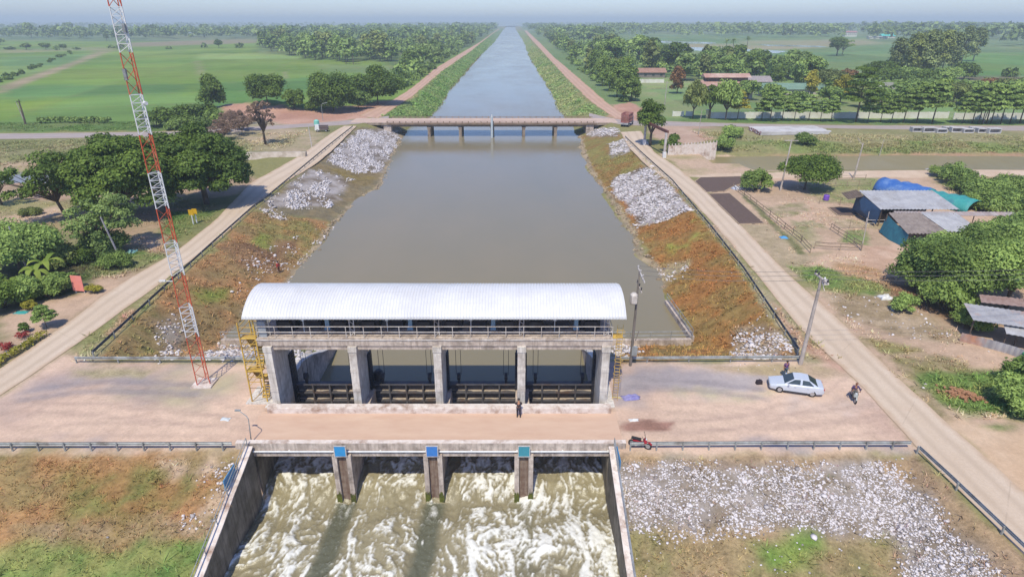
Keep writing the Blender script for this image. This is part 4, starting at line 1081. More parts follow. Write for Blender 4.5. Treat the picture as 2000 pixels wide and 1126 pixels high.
# ------------------------------------------------------------------ road bridge
BX0, BX1, BY0, BY1 = -52.0, 34.0, 201.0, 211.5
BR = thing('road_bridge', 'long low concrete road bridge crossing the canal on five piers', 'bridge', (-6.5, 206, 0))
BCON = M('bridge_concrete', C(176, 160, 146), C(154, 138, 124), 0.85, 0.8, c3=C(120, 104, 92), streak=C(112, 96, 84))
b = MB().b2(BX0, BX1, BY0 + 0.2, BY1 - 0.2, -0.75, 0.02)
for y in (BY0 + 1, BY0 + 3.5, BY0 + 6, BY0 + 8.8): b.b2(BX0 + 10, BX1 - 6, y, y + 0.6, -1.35, -0.76)
b.build('deck', BCON, BR)
for y in (BY0, BY1):
    r = MB().b2(-40, 27, y, y + 0.2, -0.55, 0.06).b2(-40, 27, y + 0.02, y + 0.18, 0.42, 0.55)
    for x in np.arange(-39.9, 27, 2.0): r.b2(x - 0.14, x + 0.14, y + 0.01, y + 0.19, 0.06, 0.42)
    r.build('railing', M('bridge_rail', C(156, 134, 116), C(128, 108, 94), .85, .8), BR)
MB().b2(BX0, BX1, BY0 + 0.25, BY1 - 0.25, 0.022, 0.034).build('road_surface', M('bridge_road', C(216, 190, 174), C(200, 174, 160), .9, .4), BR)
for px_ in (838, 899, 961, 1023, 1085):
    x = (px_ - 1000) / 1200 * 198
    b = MB().b2(x - 0.6, x + 0.6, BY0 + 0.6, BY1 - 0.6, -1.9, -1.36)
    for y in (BY0 + 1.0, BY0 + 3.9, BY0 + 6.9, BY0 + 9.6): b.b2(x - 0.45, x + 0.45, y - 0.35, y + 0.35, -7, -1.9)
    b.build('pier', BCON, BR)
for s, x in ((-1, BX0 + 12), (1, BX1 - 9)):
    MB().b2(x - 1.2, x + 1.2, BY0 + 0.5, BY1 - 0.5, -4, -0.76).build('abutment', CONC_D, BR)
T = thing('gauge_pole', 'tall pale blue gauge pole standing in front of the middle bridge pier', 'pole', ((961 - 1000) / 1200 * 197, BY0 - 0.7, -6))
MB().tube([(T.location.x, T.location.y, -7), (T.location.x, T.location.y, 2.0)], 0.38, 10).build('pole', M('gauge_paint', C(206, 216, 222), C(186, 200, 210), 0.6), T)
MB().tube([(T.location.x, T.location.y, 2.0), (T.location.x, T.location.y, 2.6)], 0.14, 8).build('cap', WHITE_P, T)

# height portal on the right road
pa, pb = G0(1258, 283), G0(1297, 308)
T = thing('height_portal', 'white post portal with a dark red bar over the road', 'portal', (pa[0], pa[1], 0))
for q in (pa, pb):
    MB().tube([(q[0], q[1], 0), (q[0], q[1], 5.8)], 0.3, 10).build('post', WHITE_O, T)
    MB().box((q[0], q[1], 0.7), (0.75, 0.75, 1.4)).build('plinth', WHITE_P, T)
MB().bar((pa[0] - 0.3, pa[1], 6.0), (pb[0] + 0.3, pb[1], 6.0), 0.45, 0.6).build('bar', M('portal_red', C(120, 70, 62), C(98, 60, 54), 0.6), T)

# ------------------------------------------------------------------ vehicles
GLASS = M('vehicle_glass', (0.035, 0.05, 0.06), (0.05, 0.065, 0.075), 0.12, 3.0, spec=0.6)
SILV = M('silver_car_paint', C(216, 223, 236), C(210, 217, 231), 0.25, 1.0, metal=0.12, spec=0.7)
CHROME = M('wheel_alloy', C(200, 200, 204), C(180, 180, 186), 0.35, 4.0, metal=0.5)
LAMP_R = M('red_lens', C(190, 60, 60), C(170, 50, 50), 0.3, 4.0)
LAMP_W = M('clear_lens', C(220, 226, 230), C(206, 214, 220), 0.2, 4.0)
TRIM = M('dark_trim', (0.04, 0.04, 0.045), (0.05, 0.05, 0.055), 0.5, 4.0)
def loft(rings):
    n = len(rings[0]); V = [p for r in rings for p in r]; F = []
    for i in range(len(rings) - 1):
        for k in range(n): F.append((i * n + k, i * n + (k + 1) % n, (i + 1) * n + (k + 1) % n, (i + 1) * n + k))
    F.append(tuple(range(n - 1, -1, -1))); F.append(tuple((len(rings) - 1) * n + k for k in range(n)))
    return V, F
def wheel(T, x, y, r, w, nm='wheel'):
    wl = MB().tube([(x, y - w / 2, r), (x, y - w / 2 + 0.03, r), (x, y + w / 2 - 0.03, r), (x, y + w / 2, r)], [r * 0.9, r, r, r * 0.9], 18).build(nm, RUBBER, T, local=True)
    s = 1 if y > 0 else -1
    MB().tube([(x, y + s * (w / 2 - 0.02), r), (x, y + s * (w / 2 + 0.012), r)], [r * 0.64, r * 0.6], 14).build('rim', CHROME, wl, local=True)
    return wl
fw, rw = G0(1525, 766), G0(1583, 774)
hd = math.atan2(fw[1] - rw[1], fw[0] - rw[0])
cx_, cy_ = (fw[0] + rw[0]) / 2, (fw[1] + rw[1]) / 2
cx_ += -math.sin(hd) * -0.78; cy_ += math.cos(hd) * -0.78
CAR = thing('sedan_car', 'silver four door car parked on the forecourt', 'car', (cx_, cy_, 0.01), hd)
st = [(2.22, .58, .30, .58), (2.12, .74, .22, .68), (1.7, .82, .20, .76), (1.3, .85, .20, .84), (0.95, .86, .20, .92), (0.0, .87, .20, .95), (-1.2, .87, .20, .98), (-1.75, .84, .22, .99), (-2.1, .78, .25, .95), (-2.24, .68, .32, .70)]
rings = []
for x, w, zb_, zt in st:
    h = [(w * .9, zb_), (w, zb_ + .1), (w, zb_ + (zt - zb_) * .6), (w * .96, zt - .07), (w * .84, zt), (w * .4, zt + .025)]
    rings.append([(x, y, z) for y, z in h] + [(x, -y, z) for y, z in h[::-1]])
V_, F_ = loft(rings)
bd = MB().add(V_, F_).build('body', SILV, CAR, smooth=False, local=True)
bv = bd.modifiers.new('round', 'BEVEL'); bv.width, bv.segments, bv.limit_method, bv.angle_limit = .07, 3, 'ANGLE', R(18)
gh = [(1.05, .74, .90), (.28, .60, 1.42), (-.30, .61, 1.47), (-.90, .59, 1.42), (-1.68, .72, .96)]
Vg = []; 
for x, w, z in gh: Vg += [(x, w, z), (x, -w, z)]
Vb = [(.28, .77, .92), (.28, -.77, .92), (-.9, .77, .96), (-.9, -.77, .96)]
MB().add(Vg + Vb, [(0, 2, 3, 1), (2, 4, 5, 3), (4, 6, 7, 5), (6, 8, 9, 7), (0, 10, 2), (1, 3, 11), (10, 12, 6, 4, 2), (11, 3, 5, 7, 13), (12, 8, 6), (13, 7, 9)]).build('roof', SILV, CAR, local=True)
bv = CAR.children[-1].modifiers.new('round', 'BEVEL') if CAR.children[-1].name.startswith('roof') else None
if bv: bv.width, bv.segments = .04, 2
def lerp3(a, b, t): return tuple(p + (q - p) * t for p, q in zip(a, b))
def pane(P, off, nm, mat=GLASS, k=0.86):
    c = tuple(sum(p[i] for p in P) / len(P) for i in range(3))
    MB().add([tuple(c[i] + (p[i] - c[i]) * k + off[i] for i in range(3)) for p in P], [tuple(range(len(P)))]).build(nm, mat, CAR, local=True)
pane([(1.05, .74, .92), (1.05, -.74, .92), (.28, -.60, 1.42), (.28, .60, 1.42)], (.012, 0, .016), 'windscreen', k=.93)
pane([(-1.68, .72, .97), (-1.68, -.72, .97), (-.9, -.59, 1.42), (-.9, .59, 1.42)], (-.012, 0, .016), 'rear_window', k=.9)
for s in (1, -1):
    pane([(.92, s * .77, .95), (-.27, s * .77, .97), (-.27, s * .615, 1.43), (.26, s * .61, 1.40)], (0, s * .014, .01), 'side_window')
    pane([(-.33, s * .77, .97), (-1.42, s * .765, .98), (-.92, s * .605, 1.40), (-.33, s * .615, 1.43)], (0, s * .014, .01), 'side_window')
    for x in (1.36, -1.28): wheel(CAR, x, s * .76, .31, .2)
    MB().box((2.12, s * .56, .58), (.14, .3, .13)).build('headlight', LAMP_W, CAR, local=True)
    MB().box((-2.17, s * .58, .74), (.1, .26, .13)).build('tail_light', LAMP_R, CAR, local=True)
    MB().box((.72, s * .93, .98), (.14, .18, .12)).build('mirror', SILV, CAR, local=True)
    for x in (.42, -.62): MB().box((x - .25, s * .876, .74), (.16, .02, .03)).build('door_handle', CHROME, CAR, local=True)
    MB().box((0.04, s * .868, .27), (1.9, .02, .08)).build('sill_trim', TRIM, CAR, local=True)
MB().box((2.2, 0, .40), (.06, 1.0, .16)).build('grille', TRIM, CAR, local=True)

def motorbike(label, loc, rz, c1, seatc=None):
    T = thing('motorcycle', label, 'motorcycle', loc, rz)
    for x in (.62, -.60): wheel(T, x, 0.0, .29, .1)
    MB().tube([(-.55, 0, .55), (-.2, 0, .60), (.1, 0, .48), (.32, 0, .52)], [.10, .15, .14, .08], 8).build('body', c1, T, local=True)
    MB().tube([(.25, 0, .35), (.40, 0, .62), (.34, 0, .92)], [.10, .19, .10], 8).build('leg_shield', c1, T, local=True)
    MB().tube([(.62, .0, .29), (.38, 0, .95)], .045, 6).build('fork', GALV_D, T, local=True)
    MB().box((-.3, 0, .76), (.75, .26, .09)).build('seat', seatc or RUBBER, T, local=True)
    MB().tube([(.25, -.34, 1.02), (.36, -.12, .98), (.36, .12, .98), (.25, .34, 1.02)], .02, 6).build('handlebar', TRIM, T, local=True)
    MB().tube([(.42, 0, .86), (.50, 0, .86)], [.1, .08], 8).build('headlight', LAMP_W, T, local=True)
    MB().box((0, 0, .33), (.42, .22, .24)).tube([(0, -.14, .28), (-.75, -.16, .32)], .05, 6).build('engine', GALV_D, T, local=True)
    for s in (-1, 1): MB().bar((.3, s * .3, 1.0), (.22, s * .36, 1.2), .02).box((.2, s * .36, 1.22), (.02, .12, .08)).build('mirror', TRIM, T, local=True)
    MB().tube([(.88, 0, .45), (.75, 0, .60), (.58, 0, .62), (.4, 0, .5)], .06, 5).build('mudguard', c1, T, local=True)
    return T
g1 = G0(1249, 873); g2 = G0(1666, 780)
motorbike('red and silver motorcycle parked beside the sand patch', (g1[0], g1[1], 0.01), R(-22), M('bike_red', C(190, 40, 56), C(150, 36, 50), 0.35))
mb2 = motorbike('grey scooter ridden across the forecourt towards the camera', (g2[0], g2[1], 0.01), R(-104), M('bike_grey', C(190, 194, 190), C(160, 166, 162), 0.4))

# lorry with red stake bed, and a small farm truck
tk = G0(1226, 247)
T = thing('stake_lorry', 'lorry with a tall red slatted cargo bed by the bridge', 'lorry', (tk[0], tk[1] + 1.5, 0), R(66))
RB = M('stake_red', C(176, 108, 104), C(150, 92, 90), 0.7, 1.5, c3=C(190, 150, 146))
b = MB()
for s in (-1, 1):
    for k in range(12): b.box((-3.0 + k * 0.46, s * 1.2, 2.75), (0.22, 0.06, 2.5))
    for z in (1.6, 2.6, 3.7): b.box((-0.5, s * 1.25, z), (5.4, 0.05, 0.16))
for e in (-3.15, 2.25):
    for k in range(6): b.box((e, -1.0 + k * 0.4, 2.75), (0.06, 0.2, 2.5))
    b.box((e - .04, 0, 1.6), (0.05, 2.4, 0.16)).box((e - .04, 0, 3.7), (0.05, 2.4, 0.16))
b.box((-0.45, 0, 1.4), (5.6, 2.4, 0.2)).build('stake_bed', RB, T, local=True)
MB().box((-0.5, 0, 2.2), (5.0, 2.1, 1.4)).build('load', M('cane_load', C(140, 104, 92), C(110, 84, 78), 0.9, 3.0), T, local=True)
MB().box((3.15, 0, 1.75), (1.5, 2.2, 1.9), top=0.92).build('cab', M('cab_paint', C(190, 186, 190), C(170, 166, 172), 0.45), T, local=True)
MB().box((3.87, 0, 2.1), (0.06, 1.8, 0.7)).build('windscreen', GLASS, T, local=True)
MB().box((-3.2, 0, 1.0), (0.12, 2.3, 0.5)).build('bumper', M('lorry_bumper', C(190, 190, 196), C(150, 150, 158), 0.6), T, local=True)
MB().box((0.3, 0, 0.9), (6.6, 0.9, 0.3)).build('chassis', TRIM, T, local=True)
for x in (2.9, -1.4, -2.4):
    for s in (-1, 1): wheel(T, x, s * 1.05, .48, .32)
fk = G0(628, 257)
T = thing('farm_truck', 'small farm truck with white cab near the left road junction', 'truck', (fk[0], fk[1], 0), R(8))
MB().box((0.8, 0, 0.95), (2.4, 1.6, 0.8)).box((0.8, 0.82, 1.5), (2.4, 0.06, 0.5)).box((0.8, -0.82, 1.5), (2.4, 0.06, 0.5)).build('cargo_bed', M('farm_bed', C(120, 104, 104), C(100, 88, 90), 0.7), T, local=True)
MB().box((-1.1, 0, 1.25), (1.3, 1.6, 1.5), top=0.85).build('cab', WHITE_P, T, local=True)
MB().box((-1.78, 0, 1.55), (0.1, 1.3, 0.6)).build('windscreen', GLASS, T, local=True)
for x in (1.4, -1.0):
    for s in (-1, 1): wheel(T, x, s * .75, .36, .24)
cl = MB()
for i in range(26): cl.box((rnd.gauss(0, .5), rnd.gauss(0, .4), 0.3 + rnd.random() * 1.2), (.5, .4, .4), rnd.random() * 3)
q = G0(619, 246)
T = thing('water_tank', 'small turquoise tank behind the farm truck', 'tank', (q[0], q[1], 0))
MB().tube([(0, 0, 0.1), (0, 0, 0.2), (0, 0, 1.6), (0, 0, 1.9)], [.7, .8, .8, .3], 14).build('tank', M('turquoise', C(150, 226, 210), C(130, 206, 196), 0.5), T, local=True)

# ------------------------------------------------------------------ people
def skin_obj(name, V, E, rad, mat, parent, sub=1):
    me = bpy.data.meshes.new(name); me.from_pydata([tuple(v) for v in V], E, []); me.materials.append(mat); me.update()
    o = link(name, me, parent)
    md = o.modifiers.new('skin', 'SKIN'); md.use_smooth_shade = True
    for i, r in enumerate(rad):
        d = me.skin_vertices[0].data[i]; d.radius = (r, r); d.use_root = (i == 0)
    sb_ = o.modifiers.new('round', 'SUBSURF'); sb_.levels = sub; sb_.render_levels = sub
    return o
SKIN = M('skin_tone', C(186, 134, 104), C(176, 124, 96), 0.6, 6.0)
HAIR = M('black_hair', (0.02, 0.018, 0.016), (0.03, 0.027, 0.024), 0.5, 8.0)
def person(label, loc, rz, shirt, trousers, J, hat=None, sleeve=True, group=None):
    """J: joints of the pose in the person's own frame, x forward, y to the left"""
    T = thing('person', label, 'person', loc, rz)
    V = []; E = []; Rd = []; ix = {}
    def ad(k, p, r, prev=None):
        ix[k] = len(V); V.append(Vector(p)); Rd.append(r)
        if prev is not None: E.append((ix[prev], ix[k]))
    ad('pel', J['pel'], .125)
    pe, ch = Vector(J['pel']), Vector(J['chest'])
    ad('waist', pe.lerp(ch, .45), .115, 'pel'); ad('chest', ch, .135, 'waist')
    nk, hd_ = Vector(J['neck']), Vector(J['head'])
    ad('neck', nk, .055, 'chest'); ad('jaw', nk.lerp(hd_, .55), .075, 'neck'); ad('head', hd_, .095, 'jaw'); ad('crown', hd_ + (hd_ - nk).normalized() * .09, .06, 'head')
    fwd = Vector(J.get('face', (1, 0, 0))).normalized()
    ad('nose', nk.lerp(hd_, .8) + fwd * .105, .014, 'head')
    for s, sg in (('l', 1), ('r', -1)):
        sh = Vector(J['sh' + s]); el = Vector(J['el' + s]); wr = Vector(J['wr' + s])
        ad('sh' + s, sh, .068, 'chest'); ad('el' + s, el, .045, 'sh' + s); ad('wr' + s, wr, .030, 'el' + s)
        d = (wr - el).normalized(); sd = d.cross(Vector((0, sg, 0.3))).normalized(); pm_ = wr + d * .06
        ad('palm' + s, pm_, .034, 'wr' + s)
        bend = Vector((0, -sg, 0)) * .012
        for f in range(4):
            b0 = pm_ + d * .035 + sd * (f - 1.5) * .02; L = (.07, .08, .075, .058)[f]
            ad('f%d%s' % (f, s), b0, .0095, 'palm' + s); ad('g%d%s' % (f, s), b0 + d * L * .55 + bend, .009, 'f%d%s' % (f, s)); ad('h%d%s' % (f, s), b0 + d * L + bend * 3, .008, 'g%d%s' % (f, s))
        ad('th' + s, wr + d * .035 - sd * .04, .010, 'wr' + s); ad('ti' + s, wr + d * .08 - sd * .055 + bend, .009, 'th' + s)
        hp = Vector(J['hip' + s]); kn = Vector(J['kn' + s]); an = Vector(J['an' + s])
        ad('hip' + s, hp, .088, 'pel'); ad('kn' + s, kn, .058, 'hip' + s); ad('an' + s, an, .040, 'kn' + s)
        ad('toe' + s, an + Vector(J.get('toe', (.17, 0, -.045))), .036, 'an' + s)
    skin_obj('body', V, E, Rd, SKIN, T, 1)
    g = lambda *k: [V[ix[q]] for q in k]
    keys = ['pel', 'waist', 'chest', 'shl', 'ell', 'shr', 'elr']
    P = g(*keys); P[4] = P[3].lerp(P[4], .85); P[6] = P[5].lerp(P[6], .85)
    if sleeve: P += g('wrl', 'wrr')
    Es = [(0, 1), (1, 2), (2, 3), (3, 4), (2, 5), (5, 6)] + ([(4, 7), (6, 8)] if sleeve else [])
    skin_obj('shirt', P, Es, [.145, .14, .158, .086, .064, .086, .064] + ([.046, .046] if sleeve else []), shirt, T, 1)
    P = g('pel', 'hipl', 'knl', 'anl', 'hipr', 'knr', 'anr')
    skin_obj('trousers', P, [(0, 1), (1, 2), (2, 3), (0, 4), (4, 5), (5, 6)], [.142, .105, .076, .06, .105, .076, .06], trousers, T, 1)
    up = (hd_ - nk).normalized()
    h = MB().tube([hd_ + up * -.02 - fwd * .045, hd_ + up * .05 - fwd * .02, hd_ + up * .115 - fwd * .005, hd_ + up * .15], [.088, .108, .09, .03], 12)
    h.build('hair' if hat is None else 'cap', hat or HAIR, T, smooth=True, local=True)
    for s in ('l', 'r'):
        a_ = Vector(J['an' + s]); t_ = Vector(J.get('toe', (.17, 0, -.045)))
        MB().tube([a_ - t_ * .35 + Vector((0, 0, -.03)), a_ + t_ * .3 + Vector((0, 0, -.03)), a_ + t_ * 1.15], [.05, .055, .04], 8).build('shoe', TRIM, T, smooth=True, local=True)
    return T
STAND = dict(pel=(0, 0, .93), chest=(0, 0, 1.27), neck=(.01, 0, 1.45), head=(.03, 0, 1.59), shl=(0, .19, 1.37), shr=(0, -.19, 1.37), ell=(-.02, .25, 1.1), elr=(-.02, -.25, 1.1), wrl=(.06, .27, .88), wrr=(.06, -.27, .88),
             hipl=(0, .1, .88), hipr=(0, -.1, .88), knl=(.03, .11, .49), knr=(.0, -.11, .49), anl=(0, .12, .09), anr=(-.03, -.13, .09))
LEAN = dict(STAND, chest=(.1, 0, 1.24), neck=(.17, 0, 1.41), head=(.23, 0, 1.54), shl=(.12, .19, 1.33), shr=(.12, -.19, 1.33), ell=(.25, .26, 1.1), elr=(.25, -.26, 1.1), wrl=(.42, .18, .98), wrr=(.42, -.18, .98))
RIDE = dict(pel=(-.18, 0, .87), chest=(-.1, 0, 1.2), neck=(-.07, 0, 1.38), head=(-.03, 0, 1.52), shl=(-.09, .19, 1.3), shr=(-.09, -.19, 1.3), ell=(.08, .33, 1.1), elr=(.08, -.33, 1.1), wrl=(.22, .33, 1.04), wrr=(.22, -.33, 1.04),
            hipl=(-.12, .12, .84), hipr=(-.12, -.12, .84), knl=(.27, .17, .72), knr=(.27, -.17, .72), anl=(.2, .15, .34), anr=(.2, -.15, .34))
cloth = lambda n, r, g, b: M(n, C(r, g, b), C(r * .85, g * .85, b * .85), 0.85, 6.0)
def on(px, py): q = G(px, py); return (q[0], q[1], q[2])
q = G0(1013, 815)
person('person in dark clothes leaning on the kerb before the gates', (q[0], 42.25, 0.02), R(90), cloth('shirt_dark', 66, 56, 62), cloth('trousers_dark', 60, 52, 66), LEAN)
q = G0(1532, 735)
person('person in purple shirt standing behind the silver car', (q[0], q[1], 0), R(-75), cloth('shirt_purple', 112, 74, 150), cloth('jeans', 92, 112, 134), STAND, sleeve=False)
person('person in purple shirt riding the grey scooter', (g2[0], g2[1], 0.01), R(-104), cloth('shirt_violet', 84, 66, 118), cloth('trousers_grey', 110, 108, 104), RIDE, hat=cloth('cap_brown', 150, 100, 80))
q = on(545, 532)
person('person in bright red top standing on the left shore', (q[0], q[1], q[2] + .03), R(-20), cloth('shirt_red', 214, 50, 66), cloth('trousers_brown', 120, 84, 70), STAND)

# ------------------------------------------------------------------ poles, wires, lamps
PCON = M('pole_concrete', C(204, 192, 186), C(182, 172, 166), 0.8, 1.2, c3=C(150, 140, 134))
PSTL = M('pole_dark', C(140, 130, 124), C(112, 104, 100), 0.7, 1.2)
def pole(label, base, h, lean=(0, 0), mat=None, r=0.16, name='power_pole'):
    T = thing(name, label, 'pole', base)
    top = (base[0] + lean[0], base[1] + lean[1], base[2] + h)
    MB().tube([(base[0], base[1], base[2] - .2), top], [r, r * .62], 10).build('shaft', mat or PCON, T)
    return T, Vector(top)
pB = G0(1563, 711)
T1, tB = pole('tall concrete power pole behind the silver car', pB, 8.9, (.3, .1), r=.2)
MB().bar((tB.x, tB.y - 1.3, tB.z - .1), (tB.x, tB.y + 1.3, tB.z - .1), .12, .14).bar((tB.x, tB.y - .9, tB.z - .9), (tB.x, tB.y, tB.z - .1), .05).build('crossarm', CONC_L, T1)
for k, dy in enumerate((-1.15, -.55, .6, 1.15)):
    MB().tube([(tB.x, tB.y + dy, tB.z), (tB.x, tB.y + dy, tB.z + .12), (tB.x, tB.y + dy, tB.z + .26)], [.06, .11, .05], 8).build('insulator', TRIM if k != 1 else WHITE_P, T1)
MB().box((tB.x + .3, tB.y - .2, tB.z - .35), (.3, .3, .5)).build('switch_box', WHITE_O, T1)
pA = (G0(1230, 711)[0], 50.55, 0)
T2, tA = pole('power pole with a transformer right of the gate house', pA, 7.6, (.12, .2), PSTL, r=.15)
MB().tube([tA, (tA.x + .1, tA.y + .4, 9.4)], [.09, .07], 8).build('mast_top', PSTL, T2)
for z, dx in ((9.3, .1), (8.95, .28), (8.0, .1)):
    MB().bar((tA.x + dx, tA.y - 1.2, z), (tA.x + dx + .08, tA.y + 1.4, z), .1).build('crossarm', WHITE_O, T2)
for dy in (-1.0, 0.1, 1.2):
    MB().tube([(tA.x + .14, tA.y + dy, 9.35), (tA.x + .14, tA.y + dy, 9.62)], [.05, .09], 8).build('insulator', WHITE_O, T2)
    MB().tube([(tA.x + .14, tA.y + dy * .8, 8.05), (tA.x + .14, tA.y + dy * .8, 8.3)], [.05, .08], 8).build('insulator', TRIM, T2)
MB().tube([(tA.x - .35, tA.y - .25, 6.5), (tA.x - .35, tA.y - .25, 6.6), (tA.x - .35, tA.y - .25, 7.4), (tA.x - .35, tA.y - .25, 7.55)], [.28, .34, .34, .2], 14).box((tA.x - .35, tA.y - .6, 7.0), (.5, .12, .7)).build('transformer', WHITE_O, T2)
MB().box((pA[0] + .25, pA[1] - .05, 1.6), (.5, .3, .9)).build('meter_box', GALV, T2)
MB().bar((pA[0] + .3, pA[1] + .1, 2.6), (pA[0] + .55, pA[1] + .1, 3.6), .06).build('bracket', PSTL, T2)
WIRE = M('wire', C(120, 116, 118), C(100, 98, 100), 0.6)
def wire(a, b, sag, label, r=0.018):
    P = [Vector(a).lerp(Vector(b), t) + Vector((0, 0, -4 * sag * t * (1 - t))) for t in np.linspace(0, 1, 14)]
    T = MB().tube(P, r, 5).build('power_line', WIRE, None, label=label, cat='wire', group='wires on the power poles')
for k, (dy, nm) in enumerate(((-1.1, 'nearest'), (.1, 'middle'), (1.2, 'farthest'))):
    wire((tA.x + .14, tA.y + dy, 9.6), (tB.x, tB.y + dy * .9, tB.z + .25), .35, nm + ' of three wires between the two power poles')
    wire((tB.x, tB.y + dy * .9, tB.z + .25), (tB.x + 42, tB.y + 3 + dy, tB.z + .6), .7, nm + ' of three wires running right from the concrete pole')
fp, _ = pole('concrete pole with crossarm between the two round trees', G(1524, 372), 9.5, (.9, 1.0), r=.17)
MB().bar((_.x - 1.3, _.y, _.z - .2), (_.x + 1.3, _.y, _.z - .2), .14).build('crossarm', PCON, fp)
fp, _ = pole('pale forked pole beside the right dirt path', G(1667, 349), 7.2, (.8, .8), r=.16)
MB().bar(_ - Vector((0, 0, .5)), _ + Vector((-1.2, .2, .9)), .1).build('arm', PCON, fp)
pole('leaning grey pole among shrubs left of the mast', G(237, 508), 6.2, (-1.0, -.3), r=.15, mat=M('grey_pole', C(176, 172, 176), C(150, 146, 152), .8))
pole('grey pole rising from the banana plants', G(58, 535), 6.4, (-.6, 0), r=.14, mat=MATS['grey_pole'])
pole('white marker pole beside the left embankment road', G(609, 287), 5.6, (-.2, 0), r=.12, mat=WHITE_O)
pole('thin pole on the verge behind the retaining fence', G(1364, 263), 7.0, (.2, 0), r=.1)
pole('thin post on the bank of the right ditch', G(1717, 306), 4.0, (.2, 0), r=.1)
pole('grey lamp post near the school entrance track', G(1298, 206), 9.0, (.1, 0), r=.16)
pole('dead palm trunk standing in the green rice field', G(50, 243), 7.0, (-.8, 0), r=.16, name='palm_stump')
pole('pole rising behind the thick roadside trees', G(1920, 241), 9.0, (1.0, 0), r=.16)
pole('thin post standing in the pen by the shed', G(1682, 490), 5.5, (.4, 1.0), r=.07)
q = (G0(486, 872)[0], 38.9, 0)
T, t_ = pole('thin grey lamp post by the left end of the parapet', q, 2.0, (0, .3), r=.05, mat=GALV, name='lamp_post')
MB().tube([t_, t_ + Vector((-.15, .1, .2)), t_ + Vector((-.75, .35, .5))], .035, 6).build('arm', GALV, T)
MB().box(t_ + Vector((-.9, .4, .52)), (.42, .14, .1)).build('lamp_head', GALV, T)
q = G(631, 236)
T, t_ = pole('lamp post with curved arm at the left road junction', q, 5.0, (0, 0), r=.09, mat=GALV, name='lamp_post')
MB().tube([t_, t_ + Vector((.5, 0, .4)), t_ + Vector((2.0, 0, .7))], .06, 6).build('arm', GALV, T)

# ------------------------------------------------------------------ signs
q = G(157, 572)
T = thing('notice_board', 'pink board on short legs at the edge of the garden', 'sign', q)
for dx in (-.5, .5): MB().b2(q[0] + dx - .04, q[0] + dx + .04, q[1], q[1] + .08, 0, .5).build('leg', WHITE_O, T)
MB().hexa([(q[0] - .72, q[1] - .06, .35), (q[0] + .6, q[1] - .06, .25), (q[0] + .6, q[1] + .0, .25), (q[0] - .72, q[1] + .0, .35), (q[0] - .72, q[1] + .1, 2.25), (q[0] + .55, q[1] + .1, 2.15), (q[0] + .55, q[1] + .16, 2.15), (q[0] - .72, q[1] + .16, 2.25)]).build('panel', M('pink_board', C(240, 150, 138), C(234, 140, 128), .6), T)
for (px, py), lab in (((378, 438), 'yellow sign on a white post, the left of the pair'), ((385, 436), 'yellow sign on a white post, the right of the pair')):
    q = G(px, py); T = thing('road_sign', lab, 'sign', q, group='yellow signs beside the left road')
    MB().tube([(q[0], q[1], 0), (q[0], q[1], 2.1)], .09, 8).build('post', WHITE_P, T)
    MB().b2(q[0] - .38, q[0] + .38, q[1] - .09, q[1] - .05, 1.55, 2.45).build('panel', M('yellow_sign', C(226, 182, 40), C(214, 168, 36), .5), T)

# ------------------------------------------------------------------ sheds and yard things
def corr(name, P, mat, parent, nx_=60, amp=.03, th=.03):
    """corrugated sheet over the corners front-left, front-right, back-right, back-left"""
    a, b, c, d = [np.array(p, float) for p in P]; V = []; F = []
    for j in range(3):
        t = j / 2
        for i in range(nx_ + 1):
            s = i / nx_; p = (a * (1 - s) + b * s) * (1 - t) + (d * (1 - s) + c * s) * t
            V.append((p[0], p[1], p[2] + (amp if i % 2 else -amp)))
    w = nx_ + 1
    for j in range(2):
        for i in range(nx_): F.append((j * w + i, j * w + i + 1, (j + 1) * w + i + 1, (j + 1) * w + i))
    o = MB().add(V, F).build(name, mat, parent)
    sm = o.modifiers.new('thickness', 'SOLIDIFY'); sm.thickness = th
    return o
TIN = M('grey_tin', C(196, 196, 200), C(176, 176, 182), .5, .8, c3=C(160, 156, 156))
ASB = M('old_fibre_sheet', C(164, 152, 146), C(142, 130, 126), .85, 1.5, c3=C(118, 106, 102))
TARPB = M('blue_tarp', C(56, 104, 184), C(76, 122, 194), .55, 1.6, c3=C(120, 152, 204))
TARPT = M('teal_tarp', C(56, 156, 156), C(76, 170, 166), .6, 1.6, c3=C(70, 130, 150))
NET = M('blue_net', C(52, 80, 116), C(42, 64, 94), .7, 1.5)
WOODD = M('dark_wood', C(120, 104, 94), C(96, 84, 76), .85, 2.0)
WOODP = M('pale_wood', C(186, 166, 142), C(160, 142, 122), .85, 2.0)
S1 = thing('cattle_shed', 'long open shed with grey tin roof and blue netting', 'shed', (64, 97, 0))
corr('roof', [(57.8, 93.2, 2.9), (70.2, 93.2, 2.9), (70.6, 101, 3.9), (58.2, 101, 3.9)], TIN, S1, 44, .06)
for x in (58.2, 62.2, 66.2, 70.0):
    for y, z in ((93.6, 2.9), (100.6, 3.8)): MB().bar((x, y, 0), (x, y, z), .14).build('post', WOODD, S1)
MB().b2(58.3, 70, 95.5, 95.62, 0, 1.3).b2(58.3, 70, 100.6, 100.7, 0, 3.2).build('wall', WOODD, S1)
MB().add([(57.6, 93.2, .4), (57.6, 100.8, .6), (58.0, 100.8, 3.7), (57.9, 93.2, 2.8), (57.0, 97, 1.6)], [(0, 1, 4), (1, 2, 4), (2, 3, 4), (3, 0, 4)]).build('netting', NET, S1)
corr('lean_to', [(55.6, 99.0, 2.9), (58.0, 98.8, 3.5), (58.1, 101.5, 3.9), (55.9, 102, 3.2)], WOODD, S1, 14)
S2 = thing('tiled_shed', 'low shed with brown fibre sheet roof and teal side cloth', 'shed', (61, 87, 0))
